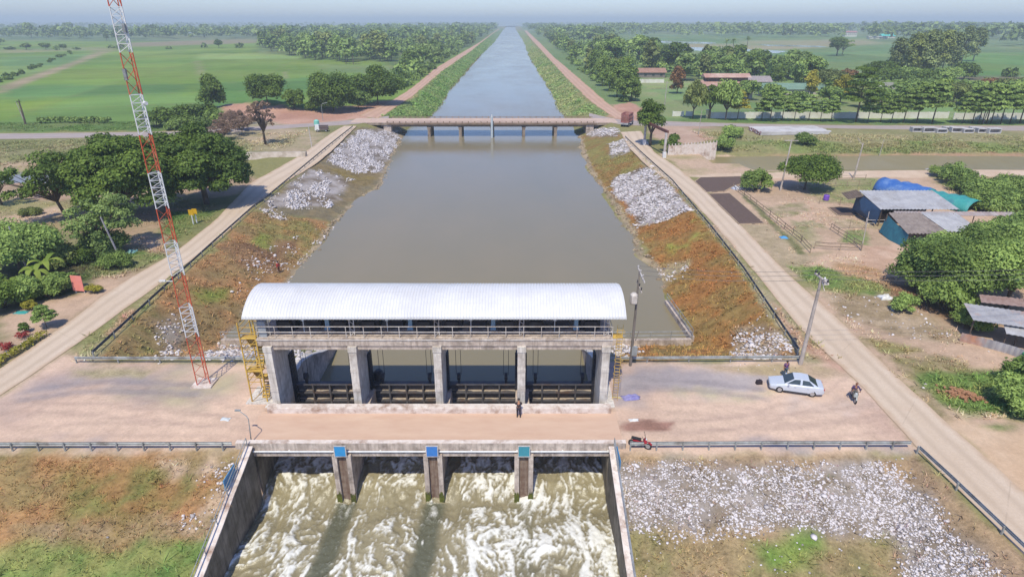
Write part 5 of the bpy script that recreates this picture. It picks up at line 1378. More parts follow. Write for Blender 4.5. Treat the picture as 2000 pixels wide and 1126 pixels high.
corr('roof', [(56.6, 83.6, 2.1), (62.6, 83.6, 2.1), (62.2, 90.4, 3.2), (57.4, 90.4, 3.2)], ASB, S2, 22, .07)
corr('roof', [(62.7, 84.2, 2.2), (67.8, 84.2, 2.2), (67.8, 90.4, 3.1), (62.3, 90.4, 3.2)], TIN, S2, 18, .06)
for x in (57, 62.4, 67):
    for y, z in ((84, 2.1), (90, 3.1)): MB().bar((x, y, 0), (x, y, z), .12).build('post', WOODD, S2)
MB().b2(57.2, 67.5, 86.5, 86.6, 0, 1.9).build('wall', M('shed_boards', C(150, 146, 150), C(120, 116, 120), .8), S2)
MB().add([(56.5, 83.5, .1), (56.2, 87, 0), (56.6, 90.3, .2), (57.2, 90.3, 2.9), (56.9, 87, 2.4), (56.8, 83.7, 1.9)], [(0, 1, 4, 5), (1, 2, 3, 4)]).build('side_cloth', M('teal_cloth', C(58, 128, 146), C(50, 106, 128), .8), S2)
S3 = thing('narrow_roof', 'narrow low grey roof between the two sheds', 'shed', (68, 91.6, 0))
corr('roof', [(59.2, 90.9, 2.6), (78, 91.2, 2.4), (78, 92.4, 2.7), (59.2, 92.2, 2.9)], M('faded_tin', C(186, 176, 176), C(160, 146, 144), .6, .6, c3=C(176, 140, 128)), S3, 70)
for x in (59.6, 65.5, 71.5, 77.5): MB().bar((x, 91.6, 0), (x, 91.6, 2.5), .1).build('post', WOODD, S3)
TN = thing('tarpaulin_tunnel', 'hooped tunnel covered in blue and teal tarpaulin', 'tarpaulin shelter', (75, 109, 0))
def tunnel(a, b, w, h, mat, nm, n=9, m=12):
    a = Vector(a); b = Vector(b); d = (b - a).normalized(); s = Vector((-d.y, d.x, 0)); V = []; F = []
    for i in range(n + 1):
        c = a.lerp(b, i / n); k = 1 + rnd.uniform(-.05, .05)
        for j in range(m + 1):
            t = math.pi * j / m; V.append(c + s * math.cos(t) * w / 2 * k + Vector((0, 0, .05 + abs(math.sin(t)) ** .8 * h * k * (1 - .10 * (i % 2)) * (1 + .10 * (vnoise(np.array([i * 1.3]), np.array([j * .8]), 3)[0] - .5)))))
    for i in range(n):
        for j in range(m): q = i * (m + 1) + j; F.append((q, q + 1, q + m + 2, q + m + 1))
    o = MB().add(V, F).build(nm, mat, TN, smooth=True); sm = o.modifiers.new('thickness', 'SOLIDIFY'); sm.thickness = .02
    return s
tunnel((71.2, 116.5, 0), (75.6, 108.6, 0), 5.4, 2.4, TARPB, 'tarpaulin')
tunnel((75.5, 108.8, 0), (79.2, 101.6, 0), 5.2, 2.1, TARPT, 'tarpaulin')
for t in np.linspace(0, 1, 6):
    c = Vector((71.3, 116.4, 0)).lerp(Vector((79.1, 101.8, 0)), t); s = Vector((.88, .47, 0))
    MB().tube([c + s * math.cos(u) * 2.5 + Vector((0, 0, abs(math.sin(u)) ** .8 * 1.9)) for u in np.linspace(0, math.pi, 10)], .04, 5).build('hoop', GALV, TN)
S4 = thing('scrap_shed', 'patched grey tin shed at the right edge of the photo', 'shed', (51.5, 57, 0))
SCR = M('rusty_tin', C(188, 188, 194), C(160, 158, 164), .55, .7, c3=C(196, 146, 122))
corr('roof', [(46.6, 55.6, 2.3), (54.5, 52.6, 2.2), (56, 55.2, 2.7), (47.5, 58.6, 2.8)], SCR, S4, 40)
corr('roof', [(48.8, 53.8, 1.7), (56, 50.5, 1.5), (56, 52.4, 2.0), (49.4, 55.2, 2.1)], TIN, S4, 34)
corr('roof', [(50, 59.4, 2.5), (58, 57.0, 2.5), (58.5, 58.6, 2.8), (50.5, 60.6, 2.9)], M('brown_tin', C(166, 144, 142), C(146, 120, 116), .7), S4, 30)
for x, y, z in ((47, 56, 2.3), (50.5, 54.4, 2.2), (54, 53, 2.1), (48, 58.3, 2.7), (55.5, 55.4, 2.6), (49.2, 54.2, 1.7)): MB().bar((x, y, 0), (x, y, z), .1).build('post', WOODD, S4)
V = []; F = []
for i in range(25):
    t = i / 24; x, y = 45.7 + 4.0 * t + .6 * math.sin(t * 3), 55.4 - 4.4 * t + .03 * (-1) ** i
    V += [(x, y, 0), (x + .03 * (-1) ** i, y, .95)]
for i in range(24): F.append((2 * i, 2 * i + 2, 2 * i + 3, 2 * i + 1))
o = MB().add(V, F).build('sheet_fence', SCR, S4); sm = o.modifiers.new('thickness', 'SOLIDIFY'); sm.thickness = .02
q = (49.4, 51.6, 0)
T = thing('plastic_drum', 'small green drum beside the scrap shed', 'drum', q)
MB().tube([(q[0], q[1], 0), (q[0], q[1], .1), (q[0], q[1], .7), (q[0], q[1], .75)], [.26, .3, .3, .22], 12).build('drum', M('green_plastic', C(40, 160, 120), C(36, 140, 110), .5), T)
MB().tube([(q[0], q[1], .75), (q[0], q[1], .8)], .12, 8).build('lid', WHITE_P, T)

def soil(poly, label):
    P = GP(poly); c = P.mean(0); T = thing('soil_bed', label, 'soil bed', (c[0], c[1], 0), group='dark beds of drying soil')
    b = bmesh.new(); n = len(P); vs_ = []
    pts = []
    for i in range(n):
        for k in range(5): t = k / 5; a = P[i] + (P[(i + 1) % n] - P[i]) * t; pts.append((a[0] + rnd.uniform(-.15, .15), a[1] + rnd.uniform(-.2, .2)))
    MB().prism([(x, y) for x, y in pts], 'z', .0, .09).build('soil', M('dark_soil', C(112, 92, 84), C(96, 80, 74), .95, 2.5, bump=.4), T)
    kb = MB()
    for i in range(n): a, bb = P[i], P[(i + 1) % n]; kb.bar((a[0], a[1], .05), (bb[0], bb[1], .05), .16, .14)
    kb.build('border', M('bed_border', C(196, 176, 150), C(176, 152, 128), .9), T)
soil([(1357, 355), (1368, 347), (1447, 345), (1451, 359), (1434, 363), (1415, 374), (1380, 376)], 'dark soil bed nearest the dirt path, by the round shrub')
soil([(1383, 379), (1425, 378), (1493, 437), (1443, 438)], 'long dark soil bed along the right road')
soil([(1617, 406), (1640, 404), (1677, 408), (1686, 417), (1665, 423), (1636, 421)], 'rounded dark soil bed in front of the cattle shed')

def pen(pts, label, h=1.15, rails=(.55, 1.05), step=2.2, r=.055, mat=None):
    P = [Vector(G(*p)) for p in pts]; T = thing('pen_fence', label, 'fence', P[0]); rl_ = MB(); ps = []
    for a, b in zip(P[:-1], P[1:]):
        n = max(1, int((b - a).length / step))
        for i in range(n + 1): ps.append(a.lerp(b, i / n))
        for z in rails: rl_.tube([a + Vector((0, 0, z)), a.lerp(b, .5) + Vector((0, 0, z - .06)), b + Vector((0, 0, z))], r * .8, 6)
    rl_.build('rail', mat or WOODD, T)
    for p in ps: MB().tube([p - Vector((0, 0, .2)), p + Vector((rnd.uniform(-.06, .06), rnd.uniform(-.06, .06), h + rnd.uniform(-.1, .2)))], r, 6).build('post', mat or WOODP, T)
pen([(1432, 368), (1453, 384), (1503, 424), (1564, 474), (1582, 494)], 'long rail fence slanting beside the right soil beds', step=3.0)
pen([(1622, 449), (1652, 468), (1682, 488)], 'low rail fence along the left side of the green pen')
pen([(1628, 446), (1690, 446)], 'low rail fence along the far side of the green pen', mat=WOODP)
pen([(1590, 486), (1640, 489), (1682, 490)], 'low rail fence along the near side of the green pen')
pen([(1612, 352), (1690, 352)], 'upper rail fence left of the blue tunnel', mat=WOODP)
pen([(1608, 364), (1700, 364)], 'lower rail fence left of the blue tunnel', mat=WOODP)
pen([(1690, 442), (1735, 441)], 'white rail fence joining the two sheds', mat=WHITE_O)
pen([(1600, 398), (1640, 400), (1678, 402)], 'row of stakes behind the round soil bed', rails=(.4,), mat=WOODP)

def bar_thing(name, label, cat, *a): ...
def crumple(name, label, cat, px, sx, sy, h, mat, seed=1, rz=0.0, z0=0.01, holes=False):
    q = G(*px); n = 9; V = []; F = []
    for j in range(n):
        for i in range(n):
            u, v = i / (n - 1) - .5, j / (n - 1) - .5
            e = 1 + .35 * (vnoise(np.array([i * .5]), np.array([j * .5]), seed)[0] - .5)
            x, y = u * sx * e, v * sy * e
            z = z0 + h * vnoise(np.array([i * .7 + 3]), np.array([j * .7]), seed + 5)[0] * (1 - (2 * max(abs(u), abs(v))) ** 3)
            V.append((q[0] + x * math.cos(rz) - y * math.sin(rz), q[1] + x * math.sin(rz) + y * math.cos(rz), q[2] + z))
    for j in range(n - 1):
        for i in range(n - 1): F.append((j * n + i, j * n + i + 1, (j + 1) * n + i + 1, (j + 1) * n + i))
    o = MB().add(V, F).build(name, mat, None, smooth=True, label=label, cat=cat)
    sm = o.modifiers.new('thickness', 'SOLIDIFY'); sm.thickness = .02
    return o
crumple('crumpled_cloth', 'crumpled blue and violet cloth lying right of the gate house', 'cloth', (1233, 776), 1.5, .8, .3, M('violet_cloth', C(128, 124, 186), C(160, 156, 200), .8, 3.0), 3, .2)
crumple('plastic_sheet', 'white sheet lying at the edge of the sand patch', 'sheet', (1238, 820), .8, .35, .12, WHITE_P, 5, .1)
crumple('plastic_sheet', 'white sheet lying on the left part of the forecourt', 'sheet', (440, 818), .8, .45, .14, M('bluish_sheet', C(220, 226, 232), C(206, 214, 220), .6), 6, -.2)
crumple('blue_sheet', 'blue plastic sheet hung in the ditch beside the rail fence', 'sheet', (1531, 464), 1.2, 1.0, .3, M('sky_plastic', C(96, 170, 226), C(84, 156, 214), .5), 8)
crumple('blue_sheet', 'blue plastic by the brown water of the right ditch', 'sheet', (1648, 327), 3.0, 1.2, .5, TARPB, 9)
crumple('plastic_sheet', 'pale plastic heap at the upper corner of the soil beds', 'sheet', (1440, 369), 2.4, 1.6, .8, M('pale_plastic', C(206, 208, 220), C(186, 190, 206), .6), 10)
crumple('foam_waste', 'white foam waste beside the round bush on the right', 'rubbish', (1729, 582), 1.6, 1.2, .7, WHITE_P, 11)
crumple('green_sheet', 'turquoise scrap of netting at the edge of the garden', 'sheet', (42, 610), 1.4, .8, .2, TARPT, 12)
crumple('blue_sheet', 'grey blue plastic beside the leaning pole', 'sheet', (256, 492), 1.6, 1.4, .5, M('pale_teal', C(130, 176, 176), C(110, 156, 160), .6), 13)
crumple('silver_sheet', 'grey sheet lying near the water of the right ditch', 'sheet', (1823, 331), 3.2, 1.4, .4, M('greyish', C(190, 184, 186), C(170, 166, 170), .7), 14)
q = G0(1482, 749)
T = thing('travel_bag', 'small black bag left on the forecourt beside the car', 'bag', q)
MB().box((q[0], q[1], .2), (.55, .32, .36), .1, top=.85).build('bag', M('bag_black', C(64, 50, 56), C(50, 42, 48), .7), T)
MB().tube([(q[0] - .15, q[1], .38), (q[0], q[1], .52), (q[0] + .15, q[1], .38)], .02, 6).build('handle', TRIM, T)
q = G(1613, 391)
T = thing('purple_barrel', 'purple barrel standing at the edge of the yard', 'barrel', q)
MB().tube([(q[0], q[1], 0), (q[0], q[1], .15), (q[0], q[1], .9), (q[0], q[1], 1.0)], [.42, .5, .5, .4], 14).build('barrel', M('purple_plastic', C(140, 96, 210), C(124, 84, 194), .5), T)
MB().tube([(q[0], q[1], 1.0), (q[0], q[1], 1.04)], .36, 12).build('lid', M('purple_lid', C(110, 70, 170), C(100, 64, 160), .5), T)
q = G0(1203, 776)
MB().bar((q[0] - .35, q[1] + .1, .05), (q[0] + .4, q[1] - .12, .05), .08, .08).build('timber_batten', M('yellow_batten', C(232, 220, 160), C(216, 200, 140), .7), None, label='pale yellow batten lying by the right end pier', cat='batten')
q = G(1880, 772)
BRK = M('red_brick', C(192, 146, 112), C(160, 112, 82), .9, 5.0)
b = MB()
for i in range(150):
    u, v = rnd.gauss(0, .7), rnd.gauss(0, .4)
    b.box((q[0] + u - v * .9, q[1] + v * 1.3, .06 + max(0, .35 - .22 * (u * u + v * v)) * rnd.random()), (.3, .16, .1), rnd.random() * 3.1)
b.build('brick_heap', BRK, None, label='heap of loose red bricks in the grass on the right', cat='bricks', kind='stuff')

# ------------------------------------------------------------------ concrete goods and walls along the cross road
WWALL = M('white_wall', C(238, 238, 232), C(226, 224, 214), .7, .6, c3=C(210, 204, 190))
def wallrun(x0, x1, yb, label, h=2.0, capn=True, step=None):
    a, b = G0(x0, yb), G0(x1, yb); T = thing('boundary_wall', label, 'wall', a)
    MB().b2(a[0], b[0], a[1] - .1, a[1] + .1, -.2, h).build('wall', WWALL, T)
    L = b[0] - a[0]; n = max(1, int(L / 3.2))
    for i in range(n + 1): x = a[0] + L * i / n; MB().b2(x - .17, x + .17, a[1] - .17, a[1] + .17, -.2, h + .12).build('pillar', WWALL, T)
wallrun(1386, 1850, 231, 'long low white wall behind the row of roadside trees')
wallrun(1862, 2080, 233, 'low white wall behind the thick clump of roadside trees')
wallrun(1314, 1334, 227, 'short white wall panel left of the school gate, nearer the canal', 1.6)
wallrun(1340, 1353, 227, 'short white wall panel beside the school gate', 1.6)
wallrun(1226, 1296, 162, 'distant white wall beside the long track', 1.8)
q = G0(1381, 231); T = thing('gate_pillar', 'pale yellow gate pillar at the school entrance', 'pillar', q)
MB().box((q[0], q[1], 1.3), (.9, .9, 2.6)).build('shaft', M('cream_paint', C(240, 230, 190), C(226, 214, 172), .7), T); MB().box((q[0], q[1], 2.7), (1.2, 1.2, .2)).build('cap', WWALL, T)
a, b = G0(1305, 303), G0(1397, 300); a = np.array(a); b = np.array(b)
T = thing('panel_fence', 'weathered concrete panel wall at the end of the right ditch', 'wall', a)
d = MB()
for i in range(15):
    t0, t1 = i / 15, (i + 1) / 15 - .004; p = a + (b - a) * t0; q = a + (b - a) * t1; h = 2.2 + .5 * t0 + rnd.uniform(-.05, .05)
    d.hexa([(p[0], p[1], -1.5), (q[0], q[1], -1.5), (q[0], q[1] + .2, -1.5), (p[0], p[1] + .2, -1.5), (p[0], p[1], h), (q[0], q[1], h), (q[0], q[1] + .2, h), (p[0], p[1] + .2, h)])
d.build('panel', CONC_L, T)
for i in range(16): p = a + (b - a) * i / 15; MB().b2(p[0] - .1, p[0] + .1, p[1] - .12, p[1] + .3, -1.5, 2.6 + .5 * i / 15).build('post', CONC_L, T)
a, b = G0(478, 308), G0(597, 306)
T = thing('stone_revetment', 'pale stone revetment at the end of the left ditch', 'wall', a)
MB().hexa([(a[0], a[1] - 1, -1.2), (b[0], b[1] - 1, -1.2), (b[0], b[1] + 1.2, -1.2), (a[0], a[1] + 1.2, -1.2), (a[0], a[1] + .4, 1.1), (b[0], b[1] + .4, 1.1), (b[0], b[1] + 1.2, 1.1), (a[0], a[1] + 1.2, 1.1)]).build('face', M('revetment', C(206, 194, 184), C(180, 166, 152), .9, .8, c3=C(150, 136, 118)), T)
# plank stack
T = thing('plank_stack', 'wide low stack of white concrete planks on the verge', 'concrete planks', G0(1540, 262))
a = np.array(G0(1486, 265)); b = np.array(G0(1620, 263)); e = np.array(G0(1461, 254)) - a
for r in range(7):
    o0 = a + e * (r / 7); pk = MB(); rd = MB()
    for l in range(3):
        p = o0 + np.array([rnd.uniform(-.3, .3), 0, 0]); q = p + (b - a); q[0] += rnd.uniform(-.5, .5); dd = e * (1 / 7) * .86; z = .12 + l * .32
        pk.hexa([(p[0], p[1], z), (q[0], q[1], z), (q[0] + dd[0], q[1] + dd[1], z), (p[0] + dd[0], p[1] + dd[1], z), (p[0], p[1], z + .29), (q[0], q[1], z + .29), (q[0] + dd[0], q[1] + dd[1], z + .29), (p[0] + dd[0], p[1] + dd[1], z + .29)])
        rd.b2(p[0] - .06 + dd[0] * .2, p[0] - .01 + dd[0] * .2, p[1] + dd[1] * .2, p[1] + dd[1] * .8, z + .04, z + .25)
    po = pk.build('plank', M('plank_concrete', C(222, 220, 222), C(206, 202, 204), .8, .5, c3=C(180, 174, 172)), T)
    rd.build('end_mark', M('end_red', C(190, 96, 90), C(170, 84, 80), .7), po)
k = 0
CULV = None
for px, py, sz in ((1790, 257, 1.0), (1812, 258, 1.1), (1836, 259, .9), (1852, 256, 1.0), (1868, 258, 1.1), (1888, 259, .9), (1905, 257, 1.0), (1918, 259, 1.0), (1938, 260, 1.1)):
    q = G0(px, py)
    lab = 'pale concrete box culvert piece lying in a row on the right verge'
    if CULV is None:
        CULV = thing('culvert_piece', lab, 'culvert', q, group='culvert pieces on the right verge')
        c = MB().box((0, 0, .12), (3.4, 1.8, .24)).box((0, 0, 1.2), (3.4, 1.8, .2))
        c.box((-1.6, 0, .67), (.2, 1.8, .86)).box((1.6, 0, .67), (.2, 1.8, .86)).build('shell', M('culvert_concrete', C(214, 212, 214), C(190, 186, 188), .8, .6), CULV, local=True)
        MB().box((0, .5, .67), (3.0, .1, .86)).build('inner_wall', CONC_D, CULV, local=True); T = CULV
    else:
        T = CULV.copy(); COL.objects.link(T)
        for chd in list(CULV.children): d = chd.copy(); COL.objects.link(d); d.parent = T
    T.location = q; T.scale = (sz, 1, sz); T.rotation_euler.z = rnd.uniform(-.12, .12)

def house(name, label, x0, x1, y0, y1, h, rh, wallm, roofm, over=.8, hip=False, nwin=4):
    T = thing(name, label, 'building', ((x0 + x1) / 2, (y0 + y1) / 2, 0)); ym = (y0 + y1) / 2
    MB().b2(x0, x1, y0, y1, -.3, h).build('wall', wallm, T)
    xo = (x1 - x0) * .15 if hip else 0
    r = MB().add([(x0 - over, y0 - over, h), (x1 + over, y0 - over, h), (x1 + over, y1 + over, h), (x0 - over, y1 + over, h), (x0 - over + xo, ym, h + rh), (x1 + over - xo, ym, h + rh)],
                 [(0, 1, 5, 4), (2, 3, 4, 5), (0, 4, 3), (1, 2, 5), (0, 3, 2, 1)])
    r.build('roof', roofm, T)
    for i in range(nwin):
        x = x0 + (x1 - x0) * (i + .5) / nwin
        w_ = MB().b2(x - .7, x + .7, y0 - .06, y0 - .01, h * .35, h * .75).build('window', GLASS, T)
        MB().b2(x - .8, x + .8, y0 - .1, y0 - .01, h * .35 - .15, h * .35 - .03).build('sill', wallm, w_)
    return T
RROOF = M('rusty_roof', C(206, 178, 168), C(190, 148, 134), .8, .25, c3=C(220, 196, 180), streak=C(150, 92, 76))
CREAM = M('cream_wall', C(214, 204, 190), C(194, 184, 170), .85, .3)
q = G0(1420, 193)
S = house('school_hall', 'school hall with rusty pink double roof among trees', q[0] - 9.5, q[0] + 10, q[1] - 1, q[1] + 12, 5.2, 1.8, CREAM, RROOF, 1.2)
MB().b2(q[0] - 8.5, q[0] + 9, q[1] + 4, q[1] + 8, 6.4, 8.3).build('clerestory', WOODD, S)
MB().add([(q[0] - 9.5, q[1] + 2.4, 8.2), (q[0] + 10, q[1] + 2.4, 8.2), (q[0] + 10, q[1] + 9.6, 8.2), (q[0] - 9.5, q[1] + 9.6, 8.2), (q[0] - 9.5, q[1] + 6, 9.6), (q[0] + 10, q[1] + 6, 9.6)], [(0, 1, 5, 4), (2, 3, 4, 5), (0, 4, 3), (1, 2, 5), (0, 3, 2, 1)]).build('upper_roof', RROOF, S)
q = G0(1268, 152); house('low_house', 'low house with red tiled roof behind the far white wall', q[0] - 9, q[0] + 9, q[1], q[1] + 9, 2.8, 2.2, M('drab_wall', C(150, 140, 136), C(126, 118, 116), .9), M('clay_tile', C(178, 140, 124), C(158, 120, 104), .85, .6))  # walls in a plain dull grey-brown
q = G0(1560, 190); house('green_roof_house', 'long building under a dull green roof behind the wall', q[0] - 15, q[0] + 8, q[1], q[1] + 9, 3.2, 2.2, CREAM, M('green_roof', C(130, 158, 140), C(112, 142, 126), .7, .5))
q = G0(1600, 188); house('grey_house', 'grey blue building right of the green roofed one', q[0] - 2, q[0] + 12, q[1] + 3, q[1] + 12, 3.4, 2.0, M('bluewall', C(150, 160, 178), C(130, 140, 160), .8), M('green_roof2', C(118, 148, 132), C(104, 130, 118), .7, .5))
q = G0(1740, 200); S = house('white_gable_house', 'small building with one bright white slanting roof edge', q[0] - 6, q[0] + 6, q[1], q[1] + 9, 4.0, 3.2, CREAM, M('moss_roof', C(150, 150, 140), C(130, 130, 120), .8))
MB().bar((q[0] - 6.9, q[1] - .9, 4.1), (q[0] - 3.2, q[1] + 3, 7.2), .8, .3).build('bargeboard', WHITE_P, S)
q = G0(1490, 178); house('hidden_house', 'grey roofed house half hidden between the trees', q[0] - 6, q[0] + 7, q[1] + 10, q[1] + 18, 3.2, 2.4, CREAM, M('grey_roof', C(170, 160, 162), C(150, 140, 142), .8))
q = G0(1662, 72); house('far_white_house', 'two storey white house on the far tree line', q[0] - 12, q[0] + 11, q[1], q[1] + 14, 8, 2.5, WWALL, M('brick_roof', C(190, 140, 140), C(176, 120, 120), .8), nwin=6)
q = G0(1735, 75); house('far_teal_house', 'long white building with a turquoise roof on the far plain', q[0] - 12, q[0] + 12, q[1], q[1] + 12, 4, 3.4, WWALL, M('turq_roof', C(96, 216, 206), C(84, 200, 192), .6), nwin=6)
q = G0(1700, 75); house('far_long_house', 'long low pale building beside the turquoise roof', q[0] - 18, q[0] + 14, q[1] - 30, q[1] - 20, 3, 1.2, WWALL, M('pale_roof', C(206, 206, 210), C(190, 190, 196), .7), nwin=6)
q = G0(900, 222 - 10)

# ------------------------------------------------------------------ flower bed on the left
a, b = np.array(G(-20, 716)[:2]), np.array(G(92, 652)[:2])
dv = (b - a) / np.hypot(*(b - a)); nv = np.array([-dv[1], dv[0]])

# ------------------------------------------------------------------ white stones
ICO_V = []; 
_b = bmesh.new(); bmesh.ops.create_icosphere(_b, subdivisions=1, radius=1.0)
_b.verts.ensure_lookup_table(); ICO_V = np.array([v.co[:] for v in _b.verts]); ICO_F = np.array([[v.index for v in f.verts] for f in _b.faces]); _b.free()
def stones(name, label, XY, size, mat, seed, flat=.6, elong=1.0, ang=0.0):
    r = np.random.default_rng(seed); n = len(XY)
    base = ICO_V[None] * (1 + r.uniform(-.35, .35, (n, len(ICO_V), 1)))
    s = size * r.lognormal(0, .35, (n, 1)); sx = s * r.uniform(.7, 1.2, (n, 1)) * elong; sy = s * r.uniform(.7, 1.2, (n, 1)); sz = s * flat * r.uniform(.6, 1.2, (n, 1))
    P = base * np.stack([sx, sy, sz], -1); a = r.uniform(0, 6.28, (n, 1)) if elong == 1.0 else ang + r.normal(0, .25, (n, 1))
    ca_, sa_ = np.cos(a), np.sin(a); X_ = P[..., 0] * ca_ - P[..., 1] * sa_; Y_ = P[..., 0] * sa_ + P[..., 1] * ca_
    zz = hgt(XY[:, 0], XY[:, 1])[:, None]
    V = np.stack([X_ + XY[:, :1], Y_ + XY[:, 1:], P[..., 2] + zz + sz * .35], -1).reshape(-1, 3)
    F = (ICO_F[None] + (np.arange(n) * len(ICO_V))[:, None, None]).reshape(-1, 3)
    me = mesh_np(name, V, [F], [mat])
    tt = me.attributes.new('tint', 'FLOAT', 'POINT'); tt.data.foreach_set('value', np.repeat(r.random(n), len(ICO_V)).astype(np.float32))
    return link(name, me, label=label, kind='stuff')
def stonemat(name, a, b):
    m, nt, p = newmat(name); at = nd(nt, 'ShaderNodeAttribute', attribute_name='tint').outputs['Fac']
    nt.links.new(ramp(nt, at, [(0.0, b), (.35, a), (1.0, tuple(min(.8, x * 1.12) for x in a))]), p.inputs['Base Color']); p.inputs['Roughness'].default_value = .9
    return m
STW = stonemat('white_stone', C(224, 217, 219), C(128, 117, 112))
def scatter(polys, dens, seed, thr=(.4, .6), sc=.35, aniso=1.0, ang=0.0, soft=1.0):
    r = np.random.default_rng(seed); out = []
    for poly, k in polys:
        P = GP(poly); lo, hi = P.min(0), P.max(0); n = int((hi[0] - lo[0]) * (hi[1] - lo[1]) * dens * k)
        Q = r.uniform(lo, hi, (n, 2)); sd = sdist(Q[:, 0] + (fbm(Q[:, 0] * .4, Q[:, 1] * .4, 3, seed) - .5) * 3, Q[:, 1] + (fbm(Q[:, 0] * .4, Q[:, 1] * .4, 3, seed + 1) - .5) * 3, P)
        u = Q[:, 0] * math.cos(ang) + Q[:, 1] * math.sin(ang); v = -Q[:, 0] * math.sin(ang) + Q[:, 1] * math.cos(ang)
        w = sstep(*thr, fbm(u * sc / aniso, v * sc, 4, seed + 2, .6)) * (1 - sstep(-soft, soft * .5, sd))
        out.append(Q[r.random(n) < w])
    return np.concatenate(out)
XY = scatter([([(1206, 905), (1300, 898), (1490, 905), (1700, 902), (1760, 915), (1805, 965), (1840, 1010), (1895, 1050), (1965, 1126), (1770, 1150), (1745, 1062), (1640, 1036), (1560, 1030), (1400, 1050), (1300, 1050), (1215, 1040)], 1.0)], 88, 161, (.20, .50), .5)
stones('white_rubble', 'white rubble stones strewn over the lower right slope', XY, .064, STW, 1)
XY = scatter([([(1206, 900), (1780, 892), (1830, 960), (2010, 1130), (1240, 1150)], 1.0), ([(320, 890), (484, 888), (470, 950), (400, 1045), (360, 1040), (430, 940)], 7.0), ([(0, 1000), (60, 1010), (380, 1015), (330, 1055), (100, 1050)], .35)], 3.0, 62, (.3, .7), .3)
stones('scattered_stones', 'single pale stones scattered on the two front slopes', XY, .075, STW, 2)
XY = scatter([([(515, 402), (585, 345), (612, 328), (692, 350), (645, 406), (560, 408)], 1.0), ([(636, 314), (700, 254), (782, 250), (766, 300), (742, 335), (690, 338)], 1.0)], 17, 63, (.34, .60), .6, 4.0, R(100))
stones('white_rubble', 'white laid stones on the upper left canal bank', XY, .145, STW, 3, .4, 2.0, R(95))
XY = scatter([([(1198, 347), (1262, 325), (1310, 362), (1354, 408), (1310, 427), (1250, 444), (1225, 400), (1195, 378)], 1.0), ([(1190, 280), (1225, 272), (1232, 296), (1195, 308)], .9), ([(1144, 247), (1212, 254), (1206, 266), (1150, 266)], .8)], 19, 64, (.32, .56), .6, 4.0, R(20))
stones('white_rubble', 'white laid stones on the upper right canal bank', XY, .145, STW, 4, .4, 2.0, R(15))
XY = scatter([([(305, 632), (345, 612), (362, 650), (340, 702), (312, 702)], .8), ([(398, 690), (432, 655), (505, 655), (505, 706), (400, 706)], 1.6), ([(1440, 642), (1502, 620), (1532, 660), (1540, 700), (1440, 700)], 1.4), ([(1196, 662), (1262, 662), (1240, 692), (1197, 700)], 1.3),
              ([(1290, 520), (1342, 508), (1346, 524), (1300, 556)], 1.0), ([(480, 500), (590, 460), (560, 530), (470, 590)], .4), ([(560, 664), (650, 660), (650, 690), (570, 735)], 2.0), ([(500, 408), (530, 402), (560, 430), (540, 432)], 1.5), ([(545, 560), (600, 500), (645, 437), (655, 445), (610, 510), (560, 570)], .7)], 12, 65, (.35, .6), .5)
stones('scattered_stones', 'pale stones showing through the grass on the basin slopes', XY, .13, STW, 5)
XY = scatter([([(1590, 572), (1740, 582), (1860, 640), (1950, 690), (1760, 664), (1640, 614)], .5), ([(1770, 735), (1850, 725), (1820, 760), (1790, 750)], 1.0), ([(1500, 590), (1570, 660), (1560, 668), (1490, 600)], .6), ([(1400, 480), (1450, 530), (1560, 690), (1550, 700), (1430, 540)], .3), ([(1380, 706), (1640, 706), (1600, 735), (1400, 725)], .4), ([(560, 700), (300, 706), (290, 720), (560, 720)], .2)], 5, 66, (.4, .7), .5)
stones('scattered_stones', 'small pale stones and litter on the right verge', XY, .09, STW, 6)
# rocks at the water's edge
XY = scatter([([(540, 562), (600, 495), (645, 432), (690, 398), (738, 360), (762, 310), (772, 285), (790, 255), (803, 255), (782, 288), (776, 314), (750, 368), (697, 407), (662, 443), (624, 493), (565, 563)], 1.0),
              ([(1122, 262), (1133, 305), (1150, 334), (1182, 377), (1224, 452), (1240, 499), (1278, 528), (1288, 563), (1302, 563), (1297, 523), (1260, 494), (1246, 449), (1202, 387), (1168, 344), (1147, 299), (1138, 262)], 1.0)], 3.5, 67, (.2, .7), .3)
stones('shore_rocks', 'brown rocks along the waterline of the basin', XY, .22, stonemat('brown_stone', C(172, 154, 130), C(120, 104, 84)), 7)

